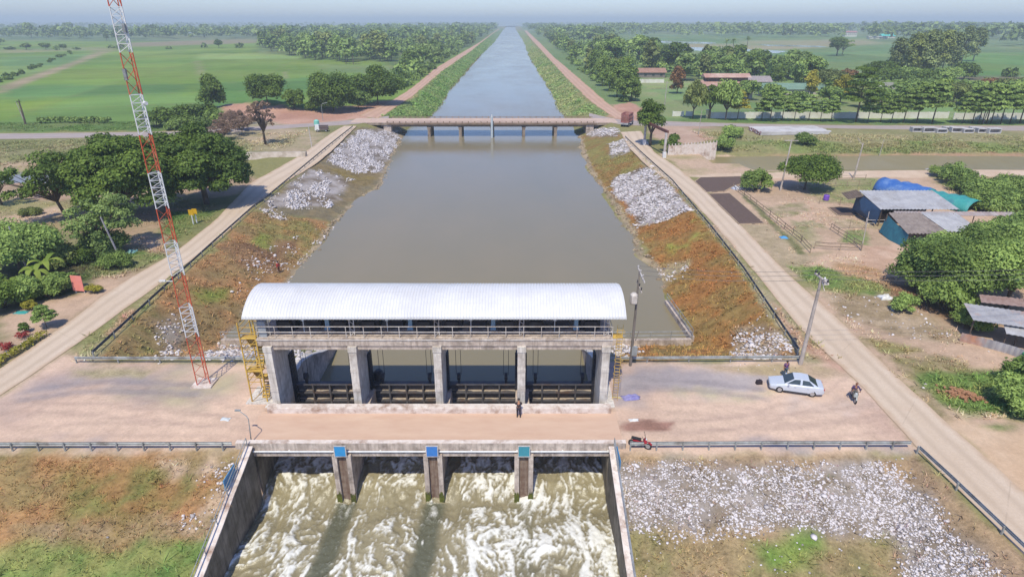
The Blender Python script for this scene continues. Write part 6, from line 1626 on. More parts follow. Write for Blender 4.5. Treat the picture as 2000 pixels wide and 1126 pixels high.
# ------------------------------------------------------------------ grass tufts
def tufts(name, label, XY, h, w, mat, seed, blades=4):
    r = np.random.default_rng(seed); n = len(XY)
    z = hgt(XY[:, 0], XY[:, 1]); col, _ = paint(XY[:, 0], XY[:, 1]); hh_ = h * r.lognormal(0, .35, n)
    Vs = []; Cs = []
    tone = 1.75 * r.uniform(.65, 1.35, (n, 1)) * np.array([1, 1, 1]) * (1 + r.normal(0, .06, (n, 3)))
    for b in range(blades):
        a = r.uniform(0, 6.28, n); ln = r.uniform(.5, 1.5, n) * hh_; o = r.normal(0, w * 1.2, (n, 2))
        bx, by = XY[:, 0] + o[:, 0], XY[:, 1] + o[:, 1]; dx, dy = np.cos(a), np.sin(a)
        P0 = np.stack([bx - dy * w, by + dx * w, z - .05], 1); P1 = np.stack([bx + dy * w, by - dx * w, z - .05], 1)
        P2 = np.stack([bx + dx * ln, by + dy * ln, z + hh_ * r.uniform(.35, .8, n)], 1)
        Vs.append(np.stack([P0, P1, P2], 1)); Cs.append(np.repeat((col * tone)[:, None], 3, 1))
    V = np.concatenate(Vs).reshape(-1, 3); Cc = np.clip(np.concatenate(Cs).reshape(-1, 3), 0, .8)
    me = mesh_np(name, V, [np.arange(len(V)).reshape(-1, 3)], [mat])
    ca = me.color_attributes.new('cover', 'FLOAT_COLOR', 'POINT'); ca.data.foreach_set('color', np.c_[Cc, np.ones(len(Cc))].astype(np.float32).ravel())
    return link(name, me, label=label, kind='stuff')
m, nt, p = newmat('grass_blades'); cc = nd(nt, 'ShaderNodeAttribute', attribute_name='cover').outputs['Color']
nt.links.new(cc, p.inputs['Base Color']); p.inputs['Roughness'].default_value = .8; p.inputs['Specular IOR Level'].default_value = .15
trn = nd(nt, 'ShaderNodeBsdfTranslucent'); nt.links.new(cc, trn.inputs[0]); mxs = nd(nt, 'ShaderNodeMixShader'); mxs.inputs[0].default_value = .3
nt.links.new(p.outputs[0], mxs.inputs[1]); nt.links.new(trn.outputs[0], mxs.inputs[2]); nt.links.new(mxs.outputs[0], nt.nodes['Material Output'].inputs[0])
GB = m
XY = scatter([([(-60, 1140), (-60, 892), (484, 892), (470, 960), (400, 1126), (395, 1150)], 1.0)], 15, 71, (.2, .6), .5)
tufts('dry_grass', 'dry brown and green grass on the lower left slope', XY, .22, .05, GB, 1)
XY = scatter([([(1206, 895), (1790, 895), (2010, 1110), (2040, 1150), (1240, 1150)], 1.0)], 10, 72, (.25, .65), .5)
tufts('dry_grass', 'sparse dry grass among the stones lower right', XY, .24, .05, GB, 2)
XY = scatter([([(190, 699), (340, 555), (497, 414), (560, 420), (650, 435), (553, 557), (470, 620), (500, 702)], 1.0), ([(1215, 272), (1250, 312), (1310, 358), (1385, 450), (1450, 530), (1554, 693), (1200, 704), (1200, 664), (1345, 662), (1290, 560), (1235, 450), (1150, 330)], 1.0)], 6, 73, (.2, .6), .4)
tufts('dry_grass', 'orange brown grass covering the basin slopes', XY, .24, .08, GB, 3)
XY = scatter([([(140, 692), (240, 610), (350, 530), (420, 480), (505, 402), (490, 416), (340, 554), (185, 702), (150, 722)], 1.0), ([(1222, 278), (1262, 330), (1345, 390), (1410, 460), (1500, 568), (1572, 658), (1640, 706), (1560, 704), (1452, 530), (1387, 450), (1312, 357)], .7), ([(1540, 524), (1600, 522), (1700, 547), (1760, 570), (1680, 578), (1590, 568)], 1.2), ([(1780, 745), (1850, 724), (2010, 720), (2010, 815), (1880, 812), (1820, 780)], 1.4), ([(170, 502), (330, 482), (330, 500), (240, 540), (150, 545)], 1.0), ([(310, 417), (420, 410), (420, 427), (330, 480)], 1.0), ([(1690, 664), (1800, 682), (1808, 688), (1725, 686)], 1.0)], 9, 74, (.25, .6), .4)
tufts('verge_grass', 'green and olive grass on the road verges', XY, .35, .08, GB, 4)
XY = scatter([([(738, 231), (808, 193), (865, 139), (919, 101), (951, 75), (960, 80), (940, 107), (878, 178), (857, 226), (830, 231)], 1.0), ([(1190, 228), (1130, 186), (1087, 132), (1055, 99), (1040, 90), (1031, 107), (1075, 178), (1091, 213), (1096, 228)], 1.0)], 1.0, 75, (.1, .5), .1)
tufts('bank_grass', 'rank green weeds on the banks beyond the bridge', XY, .45, .4, GB, 5)
XY = scatter([([(-60, 258), (-60, 240), (250, 238), (440, 224), (430, 240), (300, 254)], .5), ([(-60, 330), (-60, 276), (330, 270), (600, 256), (560, 290), (420, 300), (300, 330)], .8), ([(1345, 254), (1600, 262), (2040, 266), (2040, 298), (1500, 298), (1400, 296)], 1.0), ([(1820, 347), (2100, 347), (2100, 420), (1900, 405)], 1.2)], 6.5, 76, (.3, .65), .15)
tufts('bank_grass', 'weeds and grass along the side ditches', XY, .4, .13, GB, 6)
XY = scatter([([(1560, 350), (1740, 350), (1740, 440), (1640, 480), (1560, 500), (1480, 440)], .6), ([(1545, 500), (1700, 490), (1770, 560), (1960, 690), (1960, 830), (1820, 800), (1640, 620)], 1.0), ([(-40, 380), (300, 372), (420, 400), (330, 500), (160, 540), (-40, 640)], .7)], 7.0, 77, (.46, .66), .30, 1.0, 0.0, .6)
tufts('yard_weeds', 'sparse weeds and dry tufts over the bare yards', XY, .22, .07, GB, 7)
# ------------------------------------------------------------------ trees and plants
BARK = M('bark', C(120, 104, 92), C(90, 78, 70), 0.9, 1.5)
BARKP = M('pale_bark', C(176, 164, 150), C(140, 128, 118), 0.9, 1.0)
LF = {  # leaf tones spread wide, so colour also carries lit clumps and shaded gaps
 'dark': leafmat('leaf_dark', (0.0423, 0.0817, 0.0158), (0.1802, 0.2673, 0.0449)),
 'mid': leafmat('leaf_mid', (0.0894, 0.1555, 0.0398), (0.3551, 0.4859, 0.1279)),
 'light': leafmat('leaf_light', (0.0716, 0.1258, 0.028), (0.2725, 0.3771, 0.0921)),
 'olive': leafmat('leaf_olive', (0.078, 0.1039, 0.0266), (0.3292, 0.3869, 0.1157)),
 'grey': leafmat('leaf_grey', (0.085, 0.1162, 0.0414), (0.364, 0.4409, 0.1677)),
 'blue': leafmat('leaf_blue', (0.0682, 0.1237, 0.0368), (0.314, 0.4176, 0.1252)),
 'yellow': leafmat('leaf_yellow', (0.1906, 0.193, 0.023), (0.4504, 0.401, 0.0575)),
 'rust': leafmat('leaf_rust', (0.1559, 0.0817, 0.0345), (0.3291, 0.1782, 0.0747)),
 'mauve': leafmat('leaf_mauve', (0.1472, 0.0891, 0.0632), (0.3291, 0.2228, 0.1609)),
 'banana': leafmat('leaf_banana', (0.0866, 0.1633, 0.023), (0.3117, 0.3861, 0.069), .3),
}
def leaf_arrays(cl, per, size, seed, up=.45, shell=(.62, 1.0), low=-.35):
    """cl: (cx,cy,cz, rx,ry,rz) clumps -> quads and a tint for each vertex"""
    r = np.random.default_rng(seed); cl = np.asarray(cl, float); n = len(cl) * per
    c = np.repeat(cl[:, :3], per, 0); rad = np.repeat(cl[:, 3:], per, 0)
    d = r.normal(0, 1, (n, 3)); d /= np.linalg.norm(d, axis=1)[:, None]
    d[:, 2] = np.where(d[:, 2] < low, -d[:, 2], d[:, 2])
    p = c + d * rad * r.uniform(*shell, (n, 1)) + r.normal(0, .13, (n, 3)) * rad
    nrm = d * .8 + np.array([0, 0, up]) + r.normal(0, .45, (n, 3)); nrm /= np.linalg.norm(nrm, axis=1)[:, None]
    a = np.cross(nrm, r.normal(0, 1, (n, 3))); a /= np.linalg.norm(a, axis=1)[:, None]; b = np.cross(nrm, a)
    s = size * r.lognormal(0, .3, (n, 1)); k = r.uniform(.5, .9, (n, 1))
    V = np.stack([p - a * s, p - b * s * k - nrm * s * .12, p + a * s, p + b * s * k - nrm * s * .12], 1).reshape(-1, 3)
    t = np.repeat(np.clip(np.repeat(r.uniform(0, .72, len(cl)), per) + r.uniform(-.22, .45, n), 0, 1), 4)
    return V, t
def ell_clumps(r, n, c, R_, cr, inner=.45, zcut=-.55):
    out = []
    while len(out) < n:
        d = r.normal(0, 1, 3); d /= np.linalg.norm(d)
        if d[2] < zcut: continue
        k = r.uniform(inner, .82); s = cr * r.uniform(.7, 1.25)
        out.append((c[0] + d[0] * R_[0] * k, c[1] + d[1] * R_[1] * k, c[2] + d[2] * R_[2] * k, s, s, s * .8))
    return out
def gen(kind, h, rad, seed, q=1.0, leaf=.3):
    """-> trunk builder, leaf vertices, leaf tints; base at the origin, z up"""
    r = np.random.default_rng(seed); tb = MB(); cl = []
    J = lambda s: r.uniform(-s, s)
    if kind == 'round':
        cl = ell_clumps(r, int(22 * q) + 4, (0, 0, h * .60), (rad, rad, h * .40), rad * .36)
        tb.tube([(0, 0, -.2), (J(.1), J(.1), h * .2), (J(.3), J(.3), h * .42), (J(.4), J(.4), h * .7)], [h * .035, h * .028, h * .02, h * .008], 7)
        for c in cl[:9]: tb.tube([(0, 0, h * .26), (c[0] * .45, c[1] * .45, h * .42), (c[0] * .9, c[1] * .9, c[2] * .96)], [h * .016, h * .011, h * .004], 5)
    elif kind == 'dome':
        cl = ell_clumps(r, int(105 * q), (0, 0, h * .50), (rad, rad, h * .50), rad * .21, .45, -.6)
        cl = [(x, y, z + h * .05 * r.normal(), a, b, c * .7) for x, y, z, a, b, c in cl]
        tb.tube([(0, 0, -.2), (J(.15), J(.15), h * .16), (J(.3), J(.3), h * .3)], [h * .042, h * .034, h * .028], 8)
        for c in cl[::4]: tb.tube([(0, 0, h * .2), (c[0] * .35, c[1] * .35, h * .36), (c[0] * .7, c[1] * .7, c[2] * .86), (c[0], c[1], c[2])], [h * .02, h * .014, h * .008, h * .003], 5)
    elif kind == 'wood':
        cl = ell_clumps(r, int(24 * q) + 4, (0, 0, h * .52), (rad, rad, h * .50), rad * .38, .4, -.8)
        tb.tube([(0, 0, -.2), (J(.2), J(.2), h * .3), (0, 0, h * .7)], [h * .022, h * .016, h * .006], 6)
    elif kind == 'umbrella':
        for i in range(int(72 * q)):
            rho = math.sqrt(r.random()) * .95; a = r.uniform(0, 6.28); z = h * (.50 + .44 * math.sqrt(max(0, 1 - rho * rho)) + J(.06)) if r.random() < .68 else h * (.36 + .26 * (1 - rho) + J(.1)); s = rad * .20 * r.uniform(.7, 1.3)
            cl.append((rad * rho * math.cos(a), rad * rho * math.sin(a), z, s * 1.25, s * 1.25, s * .55))
        tb.tube([(0, 0, -.2), (J(.15), J(.15), h * .16), (J(.3), J(.3), h * .3)], [h * .042, h * .034, h * .028], 8)
        for c in cl[::3]: tb.tube([(0, 0, h * .24), (c[0] * .35, c[1] * .35, h * .42), (c[0] * .7, c[1] * .7, c[2] * .86), (c[0], c[1], c[2])], [h * .02, h * .014, h * .008, h * .003], 5)
    elif kind == 'tall':
        for i in range(int(26 * q) + 5):
            t = r.random() ** .8; z = h * (.2 + .76 * t); w = rad * (math.sin(math.pi * min(1, .22 + t * .74)) ** .8); a = r.uniform(0, 6.28); k = math.sqrt(r.random()) * .75; s = rad * .40 * r.uniform(.65, 1.2)
            cl.append((w * k * math.cos(a), w * k * math.sin(a), z, s, s, s * 1.05))
        tb.tube([(0, 0, -.2), (J(.2), J(.2), h * .3), (J(.3), J(.3), h * .65), (0, 0, h * .97)], [h * .02, h * .016, h * .01, h * .003], 6)
        for c in cl[::3]: tb.tube([(0, 0, c[2] * .72), (c[0], c[1], c[2])], [h * .007, h * .002], 4)
    elif kind == 'tier':
        nt_ = 5
        for k in range(nt_):
            t = k / (nt_ - 1); z = h * (.46 + .52 * t); w = rad * (1 - .72 * t); m = max(3, int(9 * (1 - .6 * t)))
            tb_a = r.uniform(0, 6.28)
            for i in range(m):
                a = tb_a + 6.283 * i / m + J(.25); kk = r.uniform(.45, .85); s = rad * .27 * r.uniform(.8, 1.2)
                cl.append((w * kk * math.cos(a), w * kk * math.sin(a), z + J(.03) * h, s, s, s * .36))
                if i % 2 == 0: tb.tube([(0, 0, z - h * .03), (w * kk * math.cos(a), w * kk * math.sin(a), z)], [h * .007, h * .002], 4)
        tb.tube([(0, 0, -.2), (J(.1), J(.1), h * .4), (0, 0, h * .96)], [h * .017, h * .013, h * .003], 6)
    elif kind == 'bush':
        cl = ell_clumps(r, int(16 * q) + 4, (0, 0, h * .36), (rad, rad, h * .58), rad * .36, .35, -.3)
        for c in cl[:7]: tb.tube([(J(.2), J(.2), -.1), (c[0] * .5, c[1] * .5, c[2] * .5), (c[0], c[1], c[2])], [h * .018, h * .012, h * .004], 5)
    elif kind == 'sparse':
        tb.tube([(0, 0, -.2), (J(.2), J(.2), h * .35), (J(.5), J(.5), h * .6)], [h * .03, h * .022, h * .012], 6)
        for i in range(int(20 * q)):
            a = r.uniform(0, 6.28); k = r.uniform(.3, 1); z = h * r.uniform(.5, 1.0); s = rad * .24 * r.uniform(.6, 1.3)
            c = (rad * k * math.cos(a), rad * k * math.sin(a), z, s, s, s * .7); cl.append(c)
            tb.tube([(0, 0, h * .3), (c[0] * .5, c[1] * .5, h * .5 + (z - h * .5) * .4), c[:3]], [h * .013, h * .008, h * .003], 5)
    V, t = leaf_arrays(cl, int((2.6 * (sum(c[3] for c in cl) / len(cl)) ** 2 + .0) / (leaf * leaf) * 2.2 * (1.0 if kind != 'sparse' else .8)) + 6, leaf, seed + 1)
    return tb, V, t
def leafmesh(name, V, t, mat, extra=None):
    nq = len(V) // 4; F = [np.arange(nq * 4).reshape(-1, 4)]; mats = [mat]; mi = None
    if extra is not None:
        ev = np.array(extra.v, float); F2 = [f for f in extra.f if len(f) == 4]
        F = [F[0], np.array(F2) + len(V)]; V = np.r_[V, ev]; t = np.r_[t, np.zeros(len(ev))]; mats.append(BARK); mi = np.r_[np.zeros(nq), np.ones(len(F2))]
    me = mesh_np(name, V, F, mats, mi)
    a = me.attributes.new('tint', 'FLOAT', 'POINT'); a.data.foreach_set('value', t.astype(np.float32))
    return me
PROTO = {}
def tree(px, py, h, kind, mat, label, rad=None, name='tree', cat='tree', group=None, leaf=None, q=1.0, parts=True, lean=(0, 0), variants=3, bark=None, world=None):
    """one tree standing on the ground at a photo position; near ones have their own mesh, others share one of a few"""
    g = world or G(px, py)
    rad = rad or h * .45
    dist = math.hypot(g[0], g[1])
    leaf = (leaf or max(.16, dist * .0021)) * (.76 if parts == 'own' else .9)
    if parts == 'own': key = (kind, mat, h, rad, px, py)
    else: key = (kind, mat, round(math.log2(max(dist, 40)) * 1.5), rnd.randrange(variants), parts)
    if key not in PROTO:
        H0, R0 = h, rad
        tb, V, t = gen(kind, H0, R0, (abs(hash((kind, mat))) % 9973 if False else sum(map(ord, kind + mat))) + len(PROTO) * 13, q, leaf)
        if parts: PROTO[key] = (H0, R0, tb, leafmesh('crown', V, t, LF[mat]), None)
        else: PROTO[key] = (H0, R0, None, leafmesh(name, V, t, LF[mat], tb), None)
    H0, R0, tb, cm, tm = PROTO[key]
    sz, sx = h / H0, rad / R0
    if parts:
        T = thing(name, label, cat, g, rnd.uniform(0, 6.28) if parts != 'own' else 0.0, group)
        T.scale = (sx, sx, sz)
        if tm is None:
            o = tb.build('trunk', bark or BARK, T, smooth=True, local=True); PROTO[key] = (H0, R0, tb, cm, o.data)
        else: link('trunk', tm, T)
        link('crown', cm, T)
        T.rotation_euler.x, T.rotation_euler.y = lean
    else:
        T = link(name, cm, None, label=label, cat=cat, group=group)
        T.location = g; T.rotation_euler.z = rnd.uniform(0, 6.28); T.scale = (sx, sx, sz)
    return T

# near trees on the left
tree(256, 420, 13.8, 'dome', 'dark', 'huge spreading dark tree left of the mast with its trunk in the open', 9.6, 'rain_tree', leaf=.27, parts='own', q=1.5)
tree(404, 398, 13.6, 'dome', 'dark', 'wide dark tree overhanging the left road right of the mast', 9.2, 'rain_tree', leaf=.27, parts='own', q=1.5)
tree(132, 427, 10.0, 'sparse', 'dark', 'thin leaning tree with open crown and dark limbs left of the huge tree', 6.5, 'acacia_tree', leaf=.24, parts='own', lean=(0, -.28), q=1.3)
tree(4, 400, 6.0, 'sparse', 'mid', 'small open tree at the left frame edge by the ditch', 3.5, 'acacia_tree', leaf=.22, parts='own')
tree(212, 490, 7.0, 'sparse', 'blue', 'feathery blue green tree behind the leaning grey pole', 4.6, 'neem_tree', leaf=.19, parts='own', q=2.2)
tree(205, 497, 3.6, 'bush', 'blue', 'low blue green shrub under the feathery tree', 3.4, 'bush', 'bush', leaf=.17, parts='own')
tree(40, 530, 5.6, 'round', 'mid', 'dense green tree behind the banana plants', 5.0, 'shade_tree', leaf=.19, parts='own', q=1.6)
tree(120, 520, 3.6, 'bush', 'olive', 'olive bush right of the banana plants', 2.6, 'bush', 'bush', leaf=.15, parts='own')
tree(228, 522, 2.4, 'bush', 'light', 'small fresh green bush at the foot of the leaning pole', 1.9, 'bush', 'bush', leaf=.13, parts='own')
tree(150, 512, 2.2, 'bush', 'dark', 'low dark bush between the garden and the leaning pole', 2.4, 'bush', 'bush', leaf=.14, parts='own')
tree(62, 420, 1.2, 'bush', 'olive', 'low olive shrub on the dirt left of the thin leaning tree', 1.8, 'bush', 'bush', leaf=.12, parts='own')
tree(10, 600, 3.8, 'bush', 'dark', 'dark bush at the left frame edge beside the garden', 3.0, 'bush', 'bush', leaf=.15, parts='own')
tree(45, 590, 3.2, 'bush', 'mid', 'leafy garden bush below the banana plants', 2.4, 'bush', 'bush', leaf=.14, parts='own')
tree(100, 580, 3.0, 'bush', 'light', 'bright leafy bush left of the pink board', 2.2, 'bush', 'bush', leaf=.14, parts='own')
tree(128, 568, 2.6, 'bush', 'mid', 'rounded garden bush touching the pink board', 1.8, 'bush', 'bush', leaf=.13, parts='own')
tree(184, 572, 1.1, 'bush', 'yellow', 'clipped yellow green bush right of the pink board', .95, 'bush', 'bush', leaf=.08, parts='own')
tree(62, 604, 1.2, 'bush', 'yellow', 'small yellow green bush at the edge of the garden', .9, 'bush', 'bush', leaf=.08, parts='own')
tree(92, 640, 2.6, 'tier', 'mid', 'small tree standing in the flower bed', 1.4, 'ornamental_tree', leaf=.10, parts='own')
tree(50, 648, 1.2, 'bush', 'dark', 'tiny dark bush between the red flowers', .6, 'bush', 'bush', leaf=.07, parts='own')
def banana(px, py, h, label, n=9, seed=1):
    g = G(px, py); T = thing('banana_plant', label, 'banana plant', g); r = random.Random(seed)
    MB().tube([(0, 0, -.1), (.03, 0, h * .3), (0, .04, h * .55)], [.16, .13, .07], 8).build('stem', M('banana_stem', C(140, 150, 90), C(120, 120, 76), .8), T, local=True, smooth=True)
    for i in range(n):
        a = 6.283 * i / n + r.uniform(-.3, .3); L = h * r.uniform(.5, .75); up_ = r.uniform(.35, 1.1); V = []; F = []
        for k in range(8):
            t = k / 7; d = L * t * (1 - .25 * t); z = h * .5 + L * up_ * t - L * .9 * t * t; w = .34 * math.sin(math.pi * min(1, .08 + t * .9)) + .02
            c, s = math.cos(a), math.sin(a)
            V += [(d * c - w * s, d * s + w * c, z - .06), (d * c, d * s, z), (d * c + w * s, d * s - w * c, z - .06)]
        for k in range(7): q = 3 * k; F += [(q, q + 1, q + 4, q + 3), (q + 1, q + 2, q + 5, q + 4)]
        o = MB().add(V, F).build('leaf', LF['banana'], T, local=True, smooth=True)
        at = o.data.attributes.new('tint', 'FLOAT', 'POINT'); at.data.foreach_set('value', [r.random()] * len(V))
banana(78, 560, 4.2, 'tall banana plant with pale upright leaves in the middle of the garden', seed=3)
banana(98, 548, 4.6, 'tallest banana plant with arching blue green leaves', 10, 5)
banana(60, 572, 3.4, 'banana plant nearest the grey pole', seed=7)
banana(112, 566, 3.2, 'banana plant on the right of the garden clump', seed=9)
banana(30, 575, 3.0, 'banana plant on the left of the garden clump', seed=11)
# flower bed
def bedpt(s, o):
    p = a_bed + dv * s + nv * o; return (p[0], p[1], 0)
a_bed = a; a_bed = np.array(G(-30, 730)[:2]); b_bed = np.array(G(88, 655)[:2]); LB = np.hypot(*(b_bed - a_bed)); dv = (b_bed - a_bed) / LB; nv = np.array([-dv[1], dv[0]])
cl = [(*bedpt(s, 0 + rnd.uniform(-.15, .15))[:2], .35, .42, .42, .4) for s in np.arange(0, LB, .35)]
V, t = leaf_arrays(cl, 60, .09, 5)
T = thing('hedge', 'low clipped yellow green hedge edging the flower bed', 'hedge', bedpt(LB / 2, 0)); V = V - np.array(T.location)
link('foliage', leafmesh('foliage', V, t, LF['yellow']), T)
stones('edging_stones', 'white edging stones along the flower bed', np.array([bedpt(s, 1.0 + rnd.uniform(-.3, .3))[:2] for s in np.arange(0, LB, .16)]), .10, STW, 41)
REDF = leafmat('red_flowers', (.20, .02, .02), (.42, .07, .06), .1)
for k, (s, o, lab) in enumerate(((2.2, 2.0, 'clump of red leaved plants nearest the left frame edge'), (4.6, 2.1, 'middle clump of red leaved plants in the flower bed'), (7.0, 2.0, 'small clump of red leaved plants nearest the small tree'))):
    p = bedpt(s, o); T = thing('flower_clump', lab, 'flowers', p, group='red plants in the flower bed')
    cl = [(rnd.uniform(-1.2, 1.2) * (1 - .3 * k), rnd.uniform(-.5, .5), .3, .35, .35, .32) for _ in range(9 - 2 * k)]
    V, t = leaf_arrays(cl, 60, .07, 50 + k); link('foliage', leafmesh('foliage', V, t, REDF), T)

# middle distance, left
tree(417, 212, 10.5, 'tall', 'dark', 'upright dark tree at the edge of the rice field left of the spoil heap', 5.0, 'shade_tree', leaf=.36, parts='own', q=1.6)
tree(524, 206, 10.5, 'wood', 'dark', 'dark tree with uneven crown behind the spoil heap', 7.2, 'shade_tree', leaf=.38, parts='own', q=1.3)
tree(575, 213, 7.0, 'wood', 'dark', 'smaller dark tree touching the one behind the spoil heap', 4.0, 'shade_tree', leaf=.36, parts='own')
tree(652, 217, 12.5, 'wood', 'dark', 'broad dark domed tree left of the red dirt track', 9.2, 'mango_tree', leaf=.40, parts='own', q=1.7)
tree(738, 204, 13.0, 'wood', 'dark', 'largest dark domed tree beside the red dirt track', 10.5, 'mango_tree', leaf=.42, parts='own', q=1.4)
tree(700, 213, 7.5, 'wood', 'mid', 'lighter tree in front of the two domed trees', 4.5, 'shade_tree', leaf=.36, parts='own')
tree(610, 215, 4.0, 'bush', 'dark', 'dark bush left of the domed trees', 3.0, 'bush', 'bush', leaf=.3, parts='own')
for i, (x, y, hh_, rr_) in enumerate(((305, 248, 6, 4.5), (335, 246, 6.5, 4.5), (365, 244, 7, 5), (398, 240, 7, 5), (420, 243, 4, 4), (350, 252, 3, 4), (390, 250, 3, 3.5))):
    tree(x, y, hh_, 'bush', 'dark' if i < 4 else 'light', 'dark bushes massed behind the huge spreading tree' if i < 4 else 'lighter low bushes in front of the dark bush mass', rr_, 'bush', 'bush', group='bush mass beside the left cross road', leaf=.33)
tree(519, 283, 11.0, 'sparse', 'mauve', 'mauve brown half bare tree on the verge by the junction', 3.2, 'coral_tree', leaf=.26, parts='own', q=1.5)
for i, (x, y) in enumerate(((445, 262), (460, 255), (474, 264), (452, 246), (484, 255), (440, 274), (470, 244))):
    tree(x, y, 4.2, 'sparse', 'mauve', 'pale leafless brush beside the mauve brown tree', 3.4, 'bush', 'bush', group='bare brush by the left junction', leaf=.12, bark=BARKP)
for i in range(15):
    tree(80 + i * 9.5, 240 + rnd.uniform(-1, 1), 2.3, 'bush', 'mid', 'tiny sapling in the row at the near edge of the rice field', 1.0, 'sapling', 'sapling', group='saplings along the rice field', leaf=.3, parts=False)
# single far trees on the left plain
for (x, y, hp, w, kd, mt) in ((300, 72, 19, 14, 'round', 'blue'), (318, 72, 16, 9, 'round', 'blue'), (401, 67, 17, 9, 'round', 'blue'), (62, 74, 24, 12, 'round', 'blue'), (136, 69, 20, 11, 'round', 'blue'), (187, 66, 12, 9, 'round', 'blue'), (164, 76, 13, 6, 'round', 'blue'), (209, 80, 13, 5, 'round', 'blue'), (229, 81, 18, 9, 'round', 'blue'), (428, 94, 14, 7, 'round', 'dark'), (400, 93, 8, 6, 'bush', 'mid'), (468, 94, 9, 8, 'bush', 'dark'), (52, 97, 10, 9, 'round', 'dark'), (90, 97, 11, 9, 'round', 'dark'), (125, 97, 9, 7, 'round', 'dark'), (20, 97, 5, 10, 'bush', 'dark'), (150, 97, 4, 7, 'bush', 'mid'), (236, 95, 7, 8, 'bush', 'dark'), (218, 94, 5, 8, 'bush', 'mid'), (0, 88, 12, 10, 'round', 'blue'), (110, 98, 6, 7, 'bush', 'mid'), (330, 96, 4, 6, 'bush', 'mid')):
    g = G0(x, y); d = g[1]; s = d / 1200 * 1.02
    tree(x, y, hp * s, kd, mt, 'lone tree on the far left plain', w * s * .9, 'field_tree', 'tree', group='scattered trees on the left plain', leaf=max(.5, d * .0017), parts=False, variants=2)
for i in range(26):
    t = rnd.random(); x = 2 + 145 * t; y = 178 - 80 * t ** .8 + rnd.uniform(-4, 2) if False else 170 - 60 * t + rnd.uniform(-2, 2)
    if i < 22: tree(x - 8, y - 6, rnd.uniform(1.2, 2.6), 'bush', 'dark', 'low shrub along the field track on the left', rnd.uniform(1.4, 2.6), 'bush', 'bush', group='shrubs along the field track', leaf=.5, parts=False)

# belts along the canal
def inpoly(n, poly, seed, mind):
    P = GP(poly); r = np.random.default_rng(seed); lo, hi = P.min(0), P.max(0); out = []
    tries = 0
    while len(out) < n and tries < n * 400:
        tries += 1; p = r.uniform(lo, hi)
        if sdist(p[:1], p[1:], P)[0] > 0: continue
        if any((p[0] - o[0]) ** 2 + (p[1] - o[1]) ** 2 < mind * mind for o in out): continue
        out.append((p[0], p[1]))
    return out
def belt(pts, hs, kinds, label, group, name='belt_tree', parts=False):
    for (x, y) in pts:
        kd, mt, k = kinds[rnd.randrange(len(kinds))]; h = rnd.uniform(*hs)
        tree(0, 0, h, kd, mt, label % mt_name(mt), h * k, name, 'tree', group=group, leaf=max(.34, y * .0016), parts=parts, variants=2, world=(x, y, float(hgt(x, y))))
def mt_name(m): return {'dark': 'dark green', 'mid': 'mid green', 'light': 'light green', 'olive': 'olive green', 'blue': 'blue green', 'grey': 'grey green', 'rust': 'rust coloured', 'yellow': 'yellow green'}[m]
KA = [('wood', 'mid', .40), ('tall', 'mid', .32), ('wood', 'light', .42), ('tall', 'olive', .32), ('wood', 'blue', .42), ('tall', 'light', .32)]
belt(inpoly(62, [(757, 150), (800, 170), (850, 128), (893, 104), (930, 82), (880, 88), (800, 112), (757, 122), (690, 124), (614, 119), (640, 112), (760, 100), (880, 82), (935, 78)], 1, 11), (11, 17), KA, 'leafy %s tree in the belt left of the canal', 'tree belt left of the canal')
belt(inpoly(52, [(500, 94), (562, 108), (614, 118), (690, 123), (757, 122), (760, 104), (640, 98), (560, 88), (505, 88)], 2, 13), (15, 21), KA, 'tall %s tree in the wood beyond the rice field', 'wood beyond the rice field')
for (x, y) in inpoly(34, [(765, 185), (800, 172), (852, 129), (896, 103), (880, 100), (840, 125), (790, 158), (760, 165)], 3, 5):
    tree(0, 0, rnd.uniform(2.5, 5), 'bush', rnd.choice(('mid', 'light', 'dark')), 'bush on the strip beside the left red track', rnd.uniform(2.5, 4), 'bush', 'bush', group='bushes beside the left red track', leaf=.5, parts=False, variants=2, world=(x, y, 0))
KB = [('tall', 'light', .34), ('tall', 'mid', .34), ('tall', 'olive', .34)]
belt(inpoly(40, [(1236, 192), (1222, 202), (1190, 178), (1160, 150), (1120, 120), (1086, 94), (1062, 74), (1085, 76), (1120, 96), (1165, 118), (1200, 145), (1235, 170)], 4, 7.5), (10, 15), KB, 'slim %s tree in the rows beside the right red track', 'young trees beside the right red track')
for x, y, h in ((1218, 199, 12), (1232, 196, 13), (1205, 190, 14), (1190, 178, 14), (1176, 168, 14), (1222, 178, 14), (1160, 152, 14), (1240, 198, 8)):
    tree(x, y, h, 'tall', 'light', 'slim light green tree in the rows beside the right red track', h * .33, 'belt_tree', 'tree', group='young trees beside the right red track', leaf=.36, variants=3)
for (x, y) in inpoly(16, [(1236, 208), (1212, 206), (1150, 152), (1105, 118), (1110, 112), (1160, 148), (1215, 192), (1240, 200)], 5, 5):
    tree(0, 0, rnd.uniform(1.5, 3.5), 'bush', rnd.choice(('mid', 'light')), 'bush at the foot of the slim trees by the right red track', rnd.uniform(2, 3.4), 'bush', 'bush', group='bushes beside the right red track', leaf=.42, parts=False, variants=2, world=(x, y, 0))
KC = [('wood', 'dark', .5), ('wood', 'mid', .5), ('round', 'mid', .52), ('wood', 'blue', .5), ('tall', 'olive', .34)]
belt(inpoly(20, [(1195, 140), (1240, 152), (1300, 152), (1330, 146), (1300, 120), (1210, 105), (1150, 98), (1160, 110)], 6, 15), (13, 20), KC, 'tall %s tree in the wood between track and school', 'wood between the right track and the school')
belt(inpoly(14, [(1060, 70), (1100, 84), (1150, 100), (1190, 100), (1180, 76), (1100, 66)], 16, 22), (14, 22), KC, 'distant %s tree lining the right track', 'far trees along the right track')
